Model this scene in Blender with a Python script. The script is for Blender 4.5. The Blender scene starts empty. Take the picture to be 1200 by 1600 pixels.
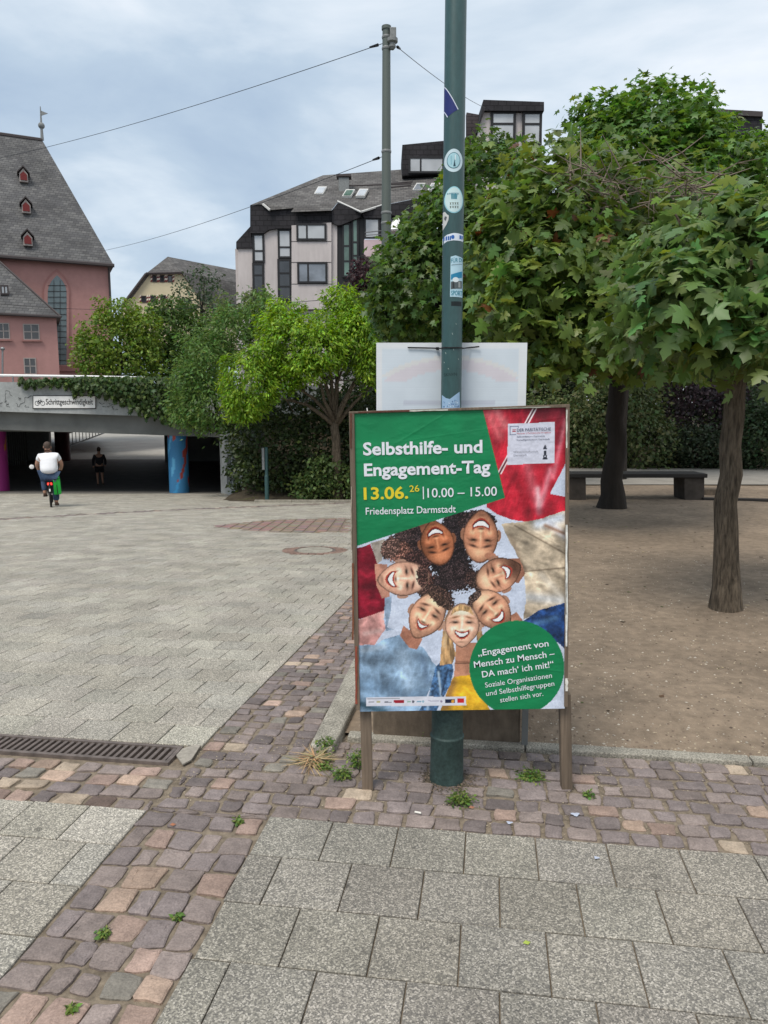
import bpy, bmesh, math, random
import numpy as np
from mathutils import Vector, Matrix
R = math.radians
random.seed(7)
rng = np.random.default_rng(7)
SC = bpy.context.scene
COL = SC.collection

# ------------------------------------------------------------------ camera
F, HOR, CAMH = 1155.0, 645.0, 1.55          # focal length in px of the 1200x1600 photo, horizon row, eye height
PITCH = math.atan((800 - HOR) / F)
cam = bpy.data.cameras.new('camera'); camo = bpy.data.objects.new('camera', cam); COL.objects.link(camo)
cam.sensor_fit = 'VERTICAL'; cam.sensor_height = 32.0; cam.lens = 32.0 * F / 1600
cam.clip_start = 0.05; cam.clip_end = 2000
camo.location = (0, 0, CAMH); camo.rotation_euler = (math.pi / 2 - PITCH, 0, 0)
SC.camera = camo

# ------------------------------------------------------------------ light
SUN_EL, SUN_AZ = R(58), R(215)              # azimuth clockwise from +Y
w = bpy.data.worlds.new('World'); SC.world = w; w.use_nodes = True
nt = w.node_tree; N = nt.nodes; L = nt.links; N.clear()
out = N.new('ShaderNodeOutputWorld'); bg = N.new('ShaderNodeBackground'); bg.inputs[1].default_value = 0.1
sky = N.new('ShaderNodeTexSky'); sky.sky_type = 'NISHITA'; sky.sun_disc = False
sky.sun_elevation = SUN_EL; sky.sun_rotation = SUN_AZ; sky.air_density = 1.2; sky.dust_density = 2.0
tc = N.new('ShaderNodeTexCoord'); sep = N.new('ShaderNodeSeparateXYZ'); L.new(tc.outputs['Generated'], sep.inputs[0])
add = N.new('ShaderNodeMath'); add.operation = 'ADD'; add.inputs[1].default_value = 0.22; L.new(sep.outputs['Z'], add.inputs[0])
mx = N.new('ShaderNodeMath'); mx.operation = 'MAXIMUM'; mx.inputs[1].default_value = 0.12; L.new(add.outputs[0], mx.inputs[0])
dv = N.new('ShaderNodeVectorMath'); dv.operation = 'DIVIDE'; cmb = N.new('ShaderNodeCombineXYZ')
L.new(tc.outputs['Generated'], dv.inputs[0]); L.new(mx.outputs[0], cmb.inputs[0]); L.new(mx.outputs[0], cmb.inputs[1]); cmb.inputs[2].default_value = 1
L.new(cmb.outputs[0], dv.inputs[1])
def wnoise(scale, detail, rough, off, sx=1.0):
    m = N.new('ShaderNodeMapping'); m.inputs['Location'].default_value = off; m.inputs['Scale'].default_value = (sx, 1, 0.6)
    n = N.new('ShaderNodeTexNoise'); n.inputs['Scale'].default_value = scale; n.inputs['Detail'].default_value = detail
    n.inputs['Roughness'].default_value = rough; n.inputs['Distortion'].default_value = 0.4
    L.new(dv.outputs[0], m.inputs[0]); L.new(m.outputs[0], n.inputs['Vector']); return n
n1 = wnoise(0.85, 7, 0.52, (3.1, 1.2, 0)); n2 = wnoise(2.6, 6, 0.55, (0.3, 5.2, 0), 0.8)
mixn = N.new('ShaderNodeMath'); mixn.operation = 'MULTIPLY_ADD'; mixn.inputs[1].default_value = 0.55
L.new(n2.outputs[0], mixn.inputs[0]); L.new(n1.outputs[0], mixn.inputs[2])
# the cloud deck is thinner and brighter towards the right, bluer low on the left
grad = N.new('ShaderNodeMath'); grad.operation = 'MULTIPLY_ADD'; grad.inputs[1].default_value = 0.30; L.new(sep.outputs['X'], grad.inputs[0]); L.new(mixn.outputs[0], grad.inputs[2])
grad2 = N.new('ShaderNodeMath'); grad2.operation = 'MULTIPLY_ADD'; grad2.inputs[1].default_value = 0.22; L.new(sep.outputs['Z'], grad2.inputs[0]); L.new(grad.outputs[0], grad2.inputs[2])
rp = N.new('ShaderNodeValToRGB'); L.new(grad2.outputs[0], rp.inputs[0])
cr = rp.color_ramp; cr.elements[0].position = 0.60; cr.elements[0].color = (0.37, 0.47, 0.60, 1)
cr.elements[1].position = 1.04 - .04; cr.elements[1].color = (0.80, 0.84, 0.89, 1)
e = cr.elements.new(0.75); e.color = (0.46, 0.56, 0.67, 1)
e = cr.elements.new(0.87); e.color = (0.62, 0.70, 0.78, 1)
sc10 = N.new('ShaderNodeVectorMath'); sc10.operation = 'SCALE'; sc10.inputs['Scale'].default_value = 9.3; L.new(rp.outputs[0], sc10.inputs[0])
mixc = N.new('ShaderNodeMix'); mixc.data_type = 'RGBA'; mixc.inputs[0].default_value = 0.88
L.new(sky.outputs[0], mixc.inputs[6]); L.new(sc10.outputs[0], mixc.inputs[7])
L.new(mixc.outputs[2], bg.inputs[0]); L.new(bg.outputs[0], out.inputs[0])

sun = bpy.data.lights.new('sun', 'SUN'); suno = bpy.data.objects.new('sun', sun); COL.objects.link(suno)
sun.energy = 2.1; sun.angle = R(24); sun.color = (1, 0.93, 0.83)
sd = Vector((math.sin(SUN_AZ) * math.cos(SUN_EL), math.cos(SUN_AZ) * math.cos(SUN_EL), math.sin(SUN_EL)))
suno.rotation_euler = sd.to_track_quat('Z', 'Y').to_euler(); suno.location = (-4, -6, 20)
SC.view_settings.view_transform = 'Standard'; SC.view_settings.look = 'None'
SC.view_settings.exposure = 0.42; SC.view_settings.gamma = 1.0; SC.view_settings.use_curve_mapping = False
SC.render.engine = 'CYCLES'

# ------------------------------------------------------------------ measuring helpers
cp, sp = math.cos(PITCH), math.sin(PITCH)
def ray(px, py):
    dx, dy = (px - 600) / F, (py - 800) / F
    return Vector((dx, cp - dy * sp, -sp - dy * cp))
def P(px, py, Y):
    r = ray(px, py); t = Y / r.y
    return Vector((r.x * t, Y, CAMH + r.z * t))
def G(px, py, z=0.0):
    r = ray(px, py); t = (z - CAMH) / r.z
    return Vector((r.x * t, r.y * t, z))
def onplane(px, py, p0, n):
    r = ray(px, py); o = Vector((0, 0, CAMH)); t = (Vector(p0) - o).dot(n) / r.dot(n)
    return o + r * t
TH = R(8.2); ct, st = math.cos(TH), math.sin(TH)
def ab(a, b, z=0.0): return (a * ct + b * st, -a * st + b * ct, z)
def inv_ab(x, y): return (x * ct - y * st, x * st + y * ct)
_py = np.array([-100, 2.9, 3.7, 33.5, 37, 43, 50, 75, 120, 400.]); _pz = np.array([0, 0, -.02, -1.75, -1.80, -1.6, -1.1, -.3, .6, .6])
def pz(y): return np.interp(y, _py, _pz)
def GP(px, py):                                     # where a pixel meets the sloping plaza
    y = 5.0
    for _ in range(60): y = 0.5 * y + 0.5 * G(px, py, float(pz(y))).y
    z = float(pz(y)); return G(px, py, z)
def srgb(r, g, b):
    f = lambda c: (c / 255) / 12.92 if c / 255 <= 0.04045 else ((c / 255 + 0.055) / 1.055) ** 2.4
    return (f(r), f(g), f(b))

# ------------------------------------------------------------------ object helpers
def tagit(o, label=None, cat=None, group=None, kind=None):
    if label: o['label'] = label
    if cat: o['category'] = cat
    if group: o['group'] = group
    if kind: o['kind'] = kind
    return o
def thing(name, label, cat, loc=(0, 0, 0), group=None):
    o = bpy.data.objects.new(name, None); COL.objects.link(o); o.location = loc; o.empty_display_size = .1
    return tagit(o, label, cat, group)
def wloc(o):
    v = Vector((0, 0, 0))
    while o is not None: v = v + Vector(o.location); o = o.parent
    return v
class MB:
    """collects shapes in world coordinates and links them as one mesh object"""
    def __init__(s): s.v = []; s.f = []; s.c = []; s.cur = (1, 1, 1)
    def add(s, vs, fs):
        k = len(s.v); s.v += [tuple(v) for v in vs]; s.f += [tuple(i + k for i in f) for f in fs]; s.c += [s.cur] * len(vs); return s
    def box(s, x0, y0, z0, x1, y1, z1):
        return s.add([(x0, y0, z0), (x1, y0, z0), (x1, y1, z0), (x0, y1, z0), (x0, y0, z1), (x1, y0, z1), (x1, y1, z1), (x0, y1, z1)],
                     [(0, 3, 2, 1), (4, 5, 6, 7), (0, 1, 5, 4), (1, 2, 6, 5), (2, 3, 7, 6), (3, 0, 4, 7)])
    def prism(s, pts, d):
        d = Vector(d); n = len(pts); pts = [Vector(p) for p in pts]
        return s.add(pts + [p + d for p in pts], [tuple(range(n)), tuple(range(2 * n - 1, n - 1, -1))] + [((i + 1) % n, i, n + i, n + (i + 1) % n) for i in range(n)])
    def poly(s, pts): return s.add(pts, [tuple(range(len(pts)))])
    def tube(s, path, rad, n=8, cap=True):
        path = [Vector(p) for p in path]; m = len(path)
        if not hasattr(rad, '__len__'): rad = [rad] * m
        vs = []; fs = []; ref = None
        for i, p in enumerate(path):
            t = (path[min(i + 1, m - 1)] - path[max(i - 1, 0)]).normalized()
            if ref is None: ref = Vector((1, 0, 0)) if abs(t.x) < .8 else Vector((0, 1, 0))
            u = t.cross(ref).normalized(); ref = u.cross(t).normalized(); v = ref
            for k in range(n):
                a = 2 * math.pi * k / n; vs.append(p + (u * math.cos(a) + v * math.sin(a)) * rad[i])
        for i in range(m - 1):
            for k in range(n):
                k2 = (k + 1) % n; fs.append((i * n + k, i * n + k2, (i + 1) * n + k2, (i + 1) * n + k))
        if cap: fs.append(tuple(range(n))); fs.append(tuple(range((m - 1) * n, m * n))[::-1])
        return s.add(vs, fs)
    def lathe(s, c, prof, n=24):
        c = Vector(c); vs = []; fs = []; m = len(prof)
        for (r, z) in prof:
            for k in range(n): a = 2 * math.pi * k / n; vs.append(c + Vector((r * math.cos(a), r * math.sin(a), z)))
        for i in range(m - 1):
            for k in range(n): k2 = (k + 1) % n; fs.append((i * n + k, i * n + k2, (i + 1) * n + k2, (i + 1) * n + k))
        fs.append(tuple(range((m - 1) * n, m * n))); fs.append(tuple(range(n))[::-1])
        return s.add(vs, fs)
    def torus(s, c, axis, Rr, r, n=28, m=8):
        c = Vector(c); ax = Vector(axis).normalized(); u = ax.orthogonal().normalized(); v = ax.cross(u); vs = []; fs = []
        for i in range(n):
            a = 2 * math.pi * i / n; d = u * math.cos(a) + v * math.sin(a)
            for k in range(m): b = 2 * math.pi * k / m; vs.append(c + d * (Rr + r * math.cos(b)) + ax * r * math.sin(b))
        for i in range(n):
            for k in range(m): fs.append((i * m + k, ((i + 1) % n) * m + k, ((i + 1) % n) * m + (k + 1) % m, i * m + (k + 1) % m))
        return s.add(vs, fs)
    def sphere(s, c, r, n=12, m=8):
        c = Vector(c); r = Vector(r) if hasattr(r, '__len__') else Vector((r, r, r)); vs = []; fs = []
        for i in range(1, m):
            t = math.pi * i / m
            for k in range(n): a = 2 * math.pi * k / n; vs.append((c.x + r.x * math.sin(t) * math.cos(a), c.y + r.y * math.sin(t) * math.sin(a), c.z + r.z * math.cos(t)))
        for i in range(m - 2):
            for k in range(n): k2 = (k + 1) % n; fs.append((i * n + k, (i + 1) * n + k, (i + 1) * n + k2, i * n + k2))
        vs.append((c.x, c.y, c.z + r.z)); vs.append((c.x, c.y, c.z - r.z)); t_ = len(vs) - 2
        for k in range(n): fs.append((t_, k, (k + 1) % n)); fs.append((t_ + 1, (m - 2) * n + (k + 1) % n, (m - 2) * n + k))
        return s.add(vs, fs)
    def mesh(s, name, off=(0, 0, 0)):
        me = bpy.data.meshes.new(name); o = Vector(off)
        me.from_pydata([(v[0] - o.x, v[1] - o.y, v[2] - o.z) for v in s.v], [], s.f)
        ca = me.color_attributes.new('col', 'FLOAT_COLOR', 'POINT'); ca.data.foreach_set('color', np.array([(c[0], c[1], c[2], 1) for c in s.c], dtype=np.float32).ravel())
        me.validate(); return me
    def build(s, name, mat, parent=None, smooth=False, loc=None, bevel=0, fix=True):
        base = wloc(parent) if parent is not None else Vector(loc or (0, 0, 0))
        if parent is not None and loc is not None: base = Vector(loc)
        me = s.mesh(name, base)
        if fix:
            bm = bmesh.new(); bm.from_mesh(me); bmesh.ops.recalc_face_normals(bm, faces=bm.faces); bm.to_mesh(me); bm.free()
        me.materials.append(mat)
        o = bpy.data.objects.new(name, me); COL.objects.link(o)
        if parent is not None:
            o.parent = parent
            if loc is not None: o.location = Vector(loc) - wloc(parent)
        elif loc is not None: o.location = loc
        if smooth:
            me.polygons.foreach_set('use_smooth', [True] * len(me.polygons))
            if smooth == 'auto': me.set_sharp_from_angle(angle=R(40))
        if bevel:
            b = o.modifiers.new('bevel', 'BEVEL'); b.width = bevel; b.segments = 2; b.limit_method = 'ANGLE'
        return o
def np_mesh(name, V, T, Cc, mat, smooth=False):
    me = bpy.data.meshes.new(name); nv, nf, k = len(V), len(T), T.shape[1]
    me.vertices.add(nv); me.vertices.foreach_set('co', V.astype(np.float32).ravel())
    me.loops.add(nf * k); me.loops.foreach_set('vertex_index', T.astype(np.int32).ravel())
    me.polygons.add(nf); me.polygons.foreach_set('loop_start', np.arange(0, nf * k, k, dtype=np.int32)); me.polygons.foreach_set('loop_total', np.full(nf, k, dtype=np.int32))
    if smooth: me.polygons.foreach_set('use_smooth', np.ones(nf, dtype=bool))
    me.update(calc_edges=True)
    if Cc is not None:
        ca = me.color_attributes.new('col', 'FLOAT_COLOR', 'POINT'); c4 = np.ones((nv, 4), dtype=np.float32); c4[:, :3] = Cc; ca.data.foreach_set('color', c4.ravel())
    me.materials.append(mat); return me
def link_me(name, me, parent=None, loc=None):
    o = bpy.data.objects.new(name, me); COL.objects.link(o)
    if parent is not None: o.parent = parent
    if loc is not None: o.location = loc
    return o

# ------------------------------------------------------------------ materials
MATS = {}
def mat(name, color=(.5, .5, .5), rough=.8, metal=0, spec=.3, attr=False, n1=None, n2=None, bump=None, alpha=None, emit=None):
    """n1/n2 = (scale, amount, detail[, stretch]) brightness mottling; bump = (scale, strength, distance[, stretch])"""
    m = bpy.data.materials.new(name); m.use_nodes = True; nt = m.node_tree; N = nt.nodes; L = nt.links
    b = N['Principled BSDF']; b.inputs['Roughness'].default_value = rough; b.inputs['Metallic'].default_value = metal; b.inputs['Specular IOR Level'].default_value = spec
    tc = N.new('ShaderNodeTexCoord'); vec = tc.outputs['Object']
    if attr:
        a = N.new('ShaderNodeAttribute'); a.attribute_name = 'col'; cur = a.outputs['Color']
        if attr == 'mul':
            mm = N.new('ShaderNodeMix'); mm.data_type = 'RGBA'; mm.blend_type = 'MULTIPLY'; mm.inputs[0].default_value = 1; L.new(cur, mm.inputs[6]); mm.inputs[7].default_value = (*color, 1); cur = mm.outputs[2]
    else:
        r = N.new('ShaderNodeRGB'); r.outputs[0].default_value = (*color, 1); cur = r.outputs[0]
    def tex(sc, det, stretch):
        v = vec
        if stretch:
            mp = N.new('ShaderNodeMapping'); mp.inputs['Scale'].default_value = stretch; L.new(vec, mp.inputs[0]); v = mp.outputs[0]
        n = N.new('ShaderNodeTexNoise'); n.inputs['Scale'].default_value = sc; n.inputs['Detail'].default_value = det; n.inputs['Roughness'].default_value = .6; L.new(v, n.inputs['Vector']); return n.outputs[0]
    for nn in (n1, n2):
        if not nn: continue
        t = tex(nn[0], nn[2], nn[3] if len(nn) > 3 else None)
        mr = N.new('ShaderNodeMapRange'); mr.inputs[1].default_value = .3; mr.inputs[2].default_value = .7; mr.inputs[3].default_value = 1 - nn[1]; mr.inputs[4].default_value = 1 + nn[1]; L.new(t, mr.inputs[0])
        s = N.new('ShaderNodeVectorMath'); s.operation = 'SCALE'; L.new(cur, s.inputs[0]); L.new(mr.outputs[0], s.inputs['Scale']); cur = s.outputs[0]
    if bump:
        t = tex(bump[0], 5, bump[3] if len(bump) > 3 else None)
        bp = N.new('ShaderNodeBump'); bp.inputs['Strength'].default_value = bump[1]; bp.inputs['Distance'].default_value = bump[2]; L.new(t, bp.inputs['Height']); L.new(bp.outputs[0], b.inputs['Normal'])
    L.new(cur, b.inputs['Base Color'])
    m['_c'] = 1; MATS[name] = m; return m
def leafmat(name, trans=.25, rough=.42, spec=.45):
    m = bpy.data.materials.new(name); m.use_nodes = True; nt = m.node_tree; N = nt.nodes; L = nt.links
    b = N['Principled BSDF']; b.inputs['Roughness'].default_value = rough; b.inputs['Specular IOR Level'].default_value = spec
    a = N.new('ShaderNodeAttribute'); a.attribute_name = 'col'
    tr = N.new('ShaderNodeBsdfTranslucent'); hs = N.new('ShaderNodeHueSaturation'); hs.inputs['Saturation'].default_value = 1.1; hs.inputs['Value'].default_value = 1.6; hs.inputs['Hue'].default_value = .485
    L.new(a.outputs[0], hs.inputs['Color']); L.new(hs.outputs[0], tr.inputs[0]); L.new(a.outputs[0], b.inputs['Base Color'])
    mx = N.new('ShaderNodeMixShader'); mx.inputs[0].default_value = trans; L.new(b.outputs[0], mx.inputs[1]); L.new(tr.outputs[0], mx.inputs[2]); L.new(mx.outputs[0], N['Material Output'].inputs[0]); return m
def slabmat(name, tint=(1, 1, 1)):
    m = bpy.data.materials.new(name); m.use_nodes = True; nt = m.node_tree; N = nt.nodes; L = nt.links
    b = N['Principled BSDF']; b.inputs['Roughness'].default_value = .85; b.inputs['Specular IOR Level'].default_value = .25
    geo = N.new('ShaderNodeNewGeometry')
    vo = N.new('ShaderNodeTexVoronoi'); vo.inputs['Scale'].default_value = 230; L.new(geo.outputs['Position'], vo.inputs['Vector'])
    sx = N.new('ShaderNodeSeparateColor'); L.new(vo.outputs['Color'], sx.inputs[0])
    rp = N.new('ShaderNodeValToRGB'); L.new(sx.outputs[0], rp.inputs[0]); c = rp.color_ramp
    c.elements[0].position = 0; c.elements[0].color = (.17 * tint[0], .17 * tint[1], .165 * tint[2], 1); c.elements[1].position = 1; c.elements[1].color = (.62 * tint[0], .61 * tint[1], .57 * tint[2], 1)
    e = c.elements.new(.3); e.color = (.23 * tint[0], .23 * tint[1], .215 * tint[2], 1); e = c.elements.new(.75); e.color = (.39 * tint[0], .385 * tint[1], .35 * tint[2], 1)
    no = N.new('ShaderNodeTexNoise'); no.inputs['Scale'].default_value = 2.2; no.inputs['Detail'].default_value = 5; L.new(geo.outputs['Position'], no.inputs['Vector'])
    mr = N.new('ShaderNodeMapRange'); mr.inputs[1].default_value = .3; mr.inputs[2].default_value = .7; mr.inputs[3].default_value = .8; mr.inputs[4].default_value = 1.15; L.new(no.outputs[0], mr.inputs[0])
    a = N.new('ShaderNodeAttribute'); a.attribute_name = 'col'
    mm = N.new('ShaderNodeMix'); mm.data_type = 'RGBA'; mm.blend_type = 'MULTIPLY'; mm.inputs[0].default_value = 1; L.new(rp.outputs[0], mm.inputs[6]); L.new(a.outputs[0], mm.inputs[7])
    s = N.new('ShaderNodeVectorMath'); s.operation = 'SCALE'; L.new(mm.outputs[2], s.inputs[0]); L.new(mr.outputs[0], s.inputs['Scale'])
    # dark chewing-gum and grime spots
    v2 = N.new('ShaderNodeTexVoronoi'); v2.inputs['Scale'].default_value = 5.5; L.new(geo.outputs['Position'], v2.inputs['Vector'])
    sr = N.new('ShaderNodeMapRange'); sr.inputs[1].default_value = .06; sr.inputs[2].default_value = .1; sr.inputs[3].default_value = .62; sr.inputs[4].default_value = 1; L.new(v2.outputs['Distance'], sr.inputs[0])
    s2 = N.new('ShaderNodeVectorMath'); s2.operation = 'SCALE'; L.new(s.outputs[0], s2.inputs[0]); L.new(sr.outputs[0], s2.inputs['Scale'])
    L.new(s2.outputs[0], b.inputs['Base Color'])
    bp = N.new('ShaderNodeBump'); bp.inputs['Strength'].default_value = .5; bp.inputs['Distance'].default_value = .002; L.new(sx.outputs[1], bp.inputs['Height']); L.new(bp.outputs[0], b.inputs['Normal'])
    return m
def tilemat(name, c1, c2, mortar, bw, bh, rough=.85, rot=(0, 0, 0), scale=1, objcoord=True, squash=None, n1=None):
    m = bpy.data.materials.new(name); m.use_nodes = True; nt = m.node_tree; N = nt.nodes; L = nt.links
    b = N['Principled BSDF']; b.inputs['Roughness'].default_value = rough; b.inputs['Specular IOR Level'].default_value = .25
    tc = N.new('ShaderNodeTexCoord'); br = N.new('ShaderNodeTexBrick'); br.inputs['Scale'].default_value = scale
    br.inputs['Color1'].default_value = (*c1, 1); br.inputs['Color2'].default_value = (*c2, 1); br.inputs['Mortar'].default_value = (*mortar, 1)
    br.inputs['Brick Width'].default_value = bw; br.inputs['Row Height'].default_value = bh; br.inputs['Mortar Size'].default_value = bh * .07; br.inputs['Bias'].default_value = -.1
    mp = N.new('ShaderNodeMapping'); mp.inputs['Rotation'].default_value = rot; L.new(tc.outputs['UV'] if not objcoord else tc.outputs['Object'], mp.inputs[0]); L.new(mp.outputs[0], br.inputs['Vector'])
    no = N.new('ShaderNodeTexNoise'); no.inputs['Scale'].default_value = .6; no.inputs['Detail'].default_value = 8; no.inputs['Roughness'].default_value = .7; L.new(tc.outputs['Object'], no.inputs['Vector'])
    mr = N.new('ShaderNodeMapRange'); mr.inputs[1].default_value = .3; mr.inputs[2].default_value = .7; mr.inputs[3].default_value = .65; mr.inputs[4].default_value = 1.35; L.new(no.outputs[0], mr.inputs[0])
    s = N.new('ShaderNodeVectorMath'); s.operation = 'SCALE'; L.new(br.outputs[0], s.inputs[0]); L.new(mr.outputs[0], s.inputs['Scale']); L.new(s.outputs[0], b.inputs['Base Color'])
    bp = N.new('ShaderNodeBump'); bp.inputs['Strength'].default_value = .6; bp.inputs['Distance'].default_value = .03; L.new(br.outputs[1], bp.inputs['Height']); bp.invert = True; L.new(bp.outputs[0], b.inputs['Normal'])
    return m
M_slabR = slabmat('pavement_slab', (.73, .69, .65)); M_slabL = slabmat('plaza_slab', (1.0, .95, .885))
M_cob = mat('porphyry_cobble', attr=True, rough=.75, n1=(16, .22, 5), n2=(150, .22, 4), bump=(45, .9, .008))
M_bed = mat('joint_sand', (.19, .155, .115), .95, n1=(30, .4, 5), bump=(140, .8, .004))
M_kerb = mat('kerb_concrete', (.28, .262, .22), .9, n1=(6, .3, 6), n2=(130, .55, 2), bump=(150, .6, .004))
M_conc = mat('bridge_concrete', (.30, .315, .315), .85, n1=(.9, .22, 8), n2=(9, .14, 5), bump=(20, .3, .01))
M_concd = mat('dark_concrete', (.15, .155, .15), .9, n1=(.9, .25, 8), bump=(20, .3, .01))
M_dirt = mat('park_dirt', (.215, .166, .120), .95, n1=(1.3, .24, 9), n2=(14, .24, 8), bump=(60, 1, .007))
M_path = mat('gravel_path', (.27, .25, .22), .95, n1=(2, .15, 6), n2=(70, .2, 3))
M_earth = mat('bank_earth', (.06, .048, .032), .95, n1=(3, .3, 6))
M_asph = mat('underpass_floor', (.13, .125, .115), .85, n1=(1.5, .2, 6), n2=(40, .15, 3))
M_pole = mat('green_pole_paint', (.030, .078, .080), .42, spec=.5, n1=(5, .16, 6, (1, 1, .25)), n2=(90, .12, 3, (1, 1, .3)), bump=(60, .15, .001))
M_polebase = mat('green_pole_base_paint', (.034, .060, .056), .6, n1=(12, .3, 6), n2=(80, .3, 4), bump=(70, .25, .0015))
M_mast = mat('mast_paint', (.10, .12, .11), .55, n1=(.9, .15, 5, (1, 1, .2)))
M_wood = mat('weathered_wood', (.15, .115, .085), .85, n1=(22, .35, 6, (1, 1, .08)), n2=(130, .2, 4, (1, 1, .05)), bump=(120, .5, .002, (1, 1, .06)))
M_frame = mat('old_painted_frame', attr=True, rough=.85, n1=(40, .3, 6), bump=(90, .5, .002))
M_bark = mat('maple_bark', (.125, .098, .070), .95, n1=(9, .3, 6, (1, 1, .3)), n2=(55, .62, 3, (1, 1, .13)), bump=(55, 1.0, .05, (1, 1, .13)))
M_bark_shade = mat('shaded_bark', (.026, .021, .017), .95, n1=(9, .3, 6, (1, 1, .2)), bump=(20, 1.0, .02, (1, 1, .2)))  # bark colour darkened to carry the shade on trunks and stems
M_leaf = leafmat('maple_leaf', .36); M_leafs = leafmat('small_leaf', .30, .5, .35); M_frond = leafmat('feathery_leaf', .34, .5, .3)
M_white = mat('white_paint', (.78, .78, .77), .5, n1=(8, .05, 4))
M_black = mat('black_plastic', (.012, .012, .013), .45)
M_rubber = mat('tyre_rubber', (.015, .015, .016), .8)
M_steel = mat('dull_steel', (.28, .28, .28), .4, metal=.8)
M_iron = mat('cast_iron', (.17, .14, .125), .6, metal=.4, n1=(20, .35, 5), bump=(80, .4, .002))
M_attr = mat('painted_colour', attr=True, rough=.55, n1=(30, .06, 3))
M_grey = mat('grey_box_metal', (.2, .21, .21), .5, n1=(12, .2, 4))

# ------------------------------------------------------------------ ground
def gridsheet(name, m, xs, ys, zf, fr=None, kind='structure'):
    """xs, ys 1-D arrays, fr maps (x,y)->world"""
    X, Y = np.meshgrid(xs, ys); 
    if fr: WX, WY = X * ct + Y * st, -X * st + Y * ct
    else: WX, WY = X, Y
    Z = zf(WX, WY); V = np.stack([WX, WY, Z], -1).reshape(-1, 3); nx, ny = len(xs), len(ys)
    i = (np.arange(ny - 1)[:, None] * nx + np.arange(nx - 1)[None]).ravel()
    T = np.stack([i, i + 1, i + nx + 1, i + nx], -1)
    o = link_me(name, np_mesh(name, V, T, None, m, True)); o['kind'] = kind; return o
def vnoise(x, y, s, seed=0):
    r = np.random.default_rng(seed).random((64, 64)); u, v = x * s, y * s
    i, j = np.floor(u).astype(int), np.floor(v).astype(int); fu, fv = u - i, v - j; fu = fu * fu * (3 - 2 * fu); fv = fv * fv * (3 - 2 * fv)
    g = lambda a, b: r[a % 64, b % 64]
    return (g(i, j) * (1 - fu) + g(i + 1, j) * fu) * (1 - fv) + (g(i, j + 1) * (1 - fu) + g(i + 1, j + 1) * fu) * fv
def fbm(x, y, s, oct=4, seed=0): return sum(vnoise(x, y, s * 2 ** k, seed + k) * .5 ** k for k in range(oct)) / sum(.5 ** k for k in range(oct)) - .5
M_far = mat('far_ground', (.11, .11, .09), .95, n1=(.2, .2, 5))
gridsheet('ground', M_far, np.array([-400, -120, -60, -30, -15, -5, 0, 5, 15, 30, 60, 120, 400.]), np.array(sorted(list(_py[1:-1]) + [-60, 0, 10, 20, 27, 60, 90, 400.])), lambda x, y: pz(y) - .09)
A_L, A_R = -1.315, -.825                     # the diagonal cobble strip
B0, B1 = 2.60, 3.315                         # the cross strip
# bedding sand under all paving
gridsheet('joint_sand', M_bed, np.array([-14, -6, -3, -1.3, -.8, 0, 2, 5.]), np.concatenate([np.arange(.8, 4.6, .2), [4.9]]), lambda x, y: pz(y) - .010, True)
gridsheet('joint_sand', M_bed, np.array([-34, -20, -10, -6, -3, -1.3, -.79]), np.concatenate([np.arange(4.9, 32, .8)]), lambda x, y: pz(y) - .010, True)
# underpass floor and the square beyond
M_beyond = mat('far_paving', (.34, .33, .30), .9, n1=(.5, .15, 6), n2=(6, .1, 4))
gridsheet('underpass_floor', M_asph, np.linspace(-34, -2, 20), np.linspace(26.6, 46.5, 14), lambda x, y: pz(y) + .002)
gridsheet('far_square', M_beyond, np.linspace(-60, 4, 20), np.linspace(46.5, 90, 24), lambda x, y: pz(y) + .002)

def stone_outline(a0, a1, b0, b1, j, ch):
    q = [(a0, b0), (a1, b0), (a1, b1), (a0, b1)]; q = [(x + random.uniform(-j, j), y + random.uniform(-j, j)) for x, y in q]; o = []
    for i in range(4):
        p, a, c = Vector(q[i]), Vector(q[i - 1]), Vector(q[(i + 1) % 4]); k = ch * random.uniform(.5, 1.5)
        o.append(p + (a - p).normalized() * k); o.append(p + (c - p).normalized() * k)
        if j > .002: m_ = (p + c) / 2; o.append(m_ + Vector((random.uniform(-j, j), random.uniform(-j, j))) * .7)
    return o
def stone(mb, ol, zt, depth, bev, dome=0):
    n = len(ol); cx = sum(p.x for p in ol) / n; cy = sum(p.y for p in ol) / n; c = Vector((cx, cy)); vs = []
    tx, ty = random.uniform(-1, 1) * dome, random.uniform(-1, 1) * dome
    def put(p, dz): x, y, _ = ab(p.x, p.y); d = p - c; return (x, y, float(pz(y)) + zt + dz + d.x * tx * 8 + d.y * ty * 8)
    for p in ol: vs.append(put(p, -depth))
    for p in ol: vs.append(put(p, -bev))
    for p in ol: d = p - c; vs.append(put(p - d.normalized() * bev * 1.3, -bev * .15))
    for p in ol: d = p - c; vs.append(put(c + d * .55, dome * .25 + (random.uniform(-.5, .5) * dome)))
    fs = []
    for r in range(3):
        for i in range(n): i2 = (i + 1) % n; fs.append((r * n + i, r * n + i2, (r + 1) * n + i2, (r + 1) * n + i))
    fs.append(tuple(range(3 * n, 4 * n))); mb.add(vs, fs)
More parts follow.
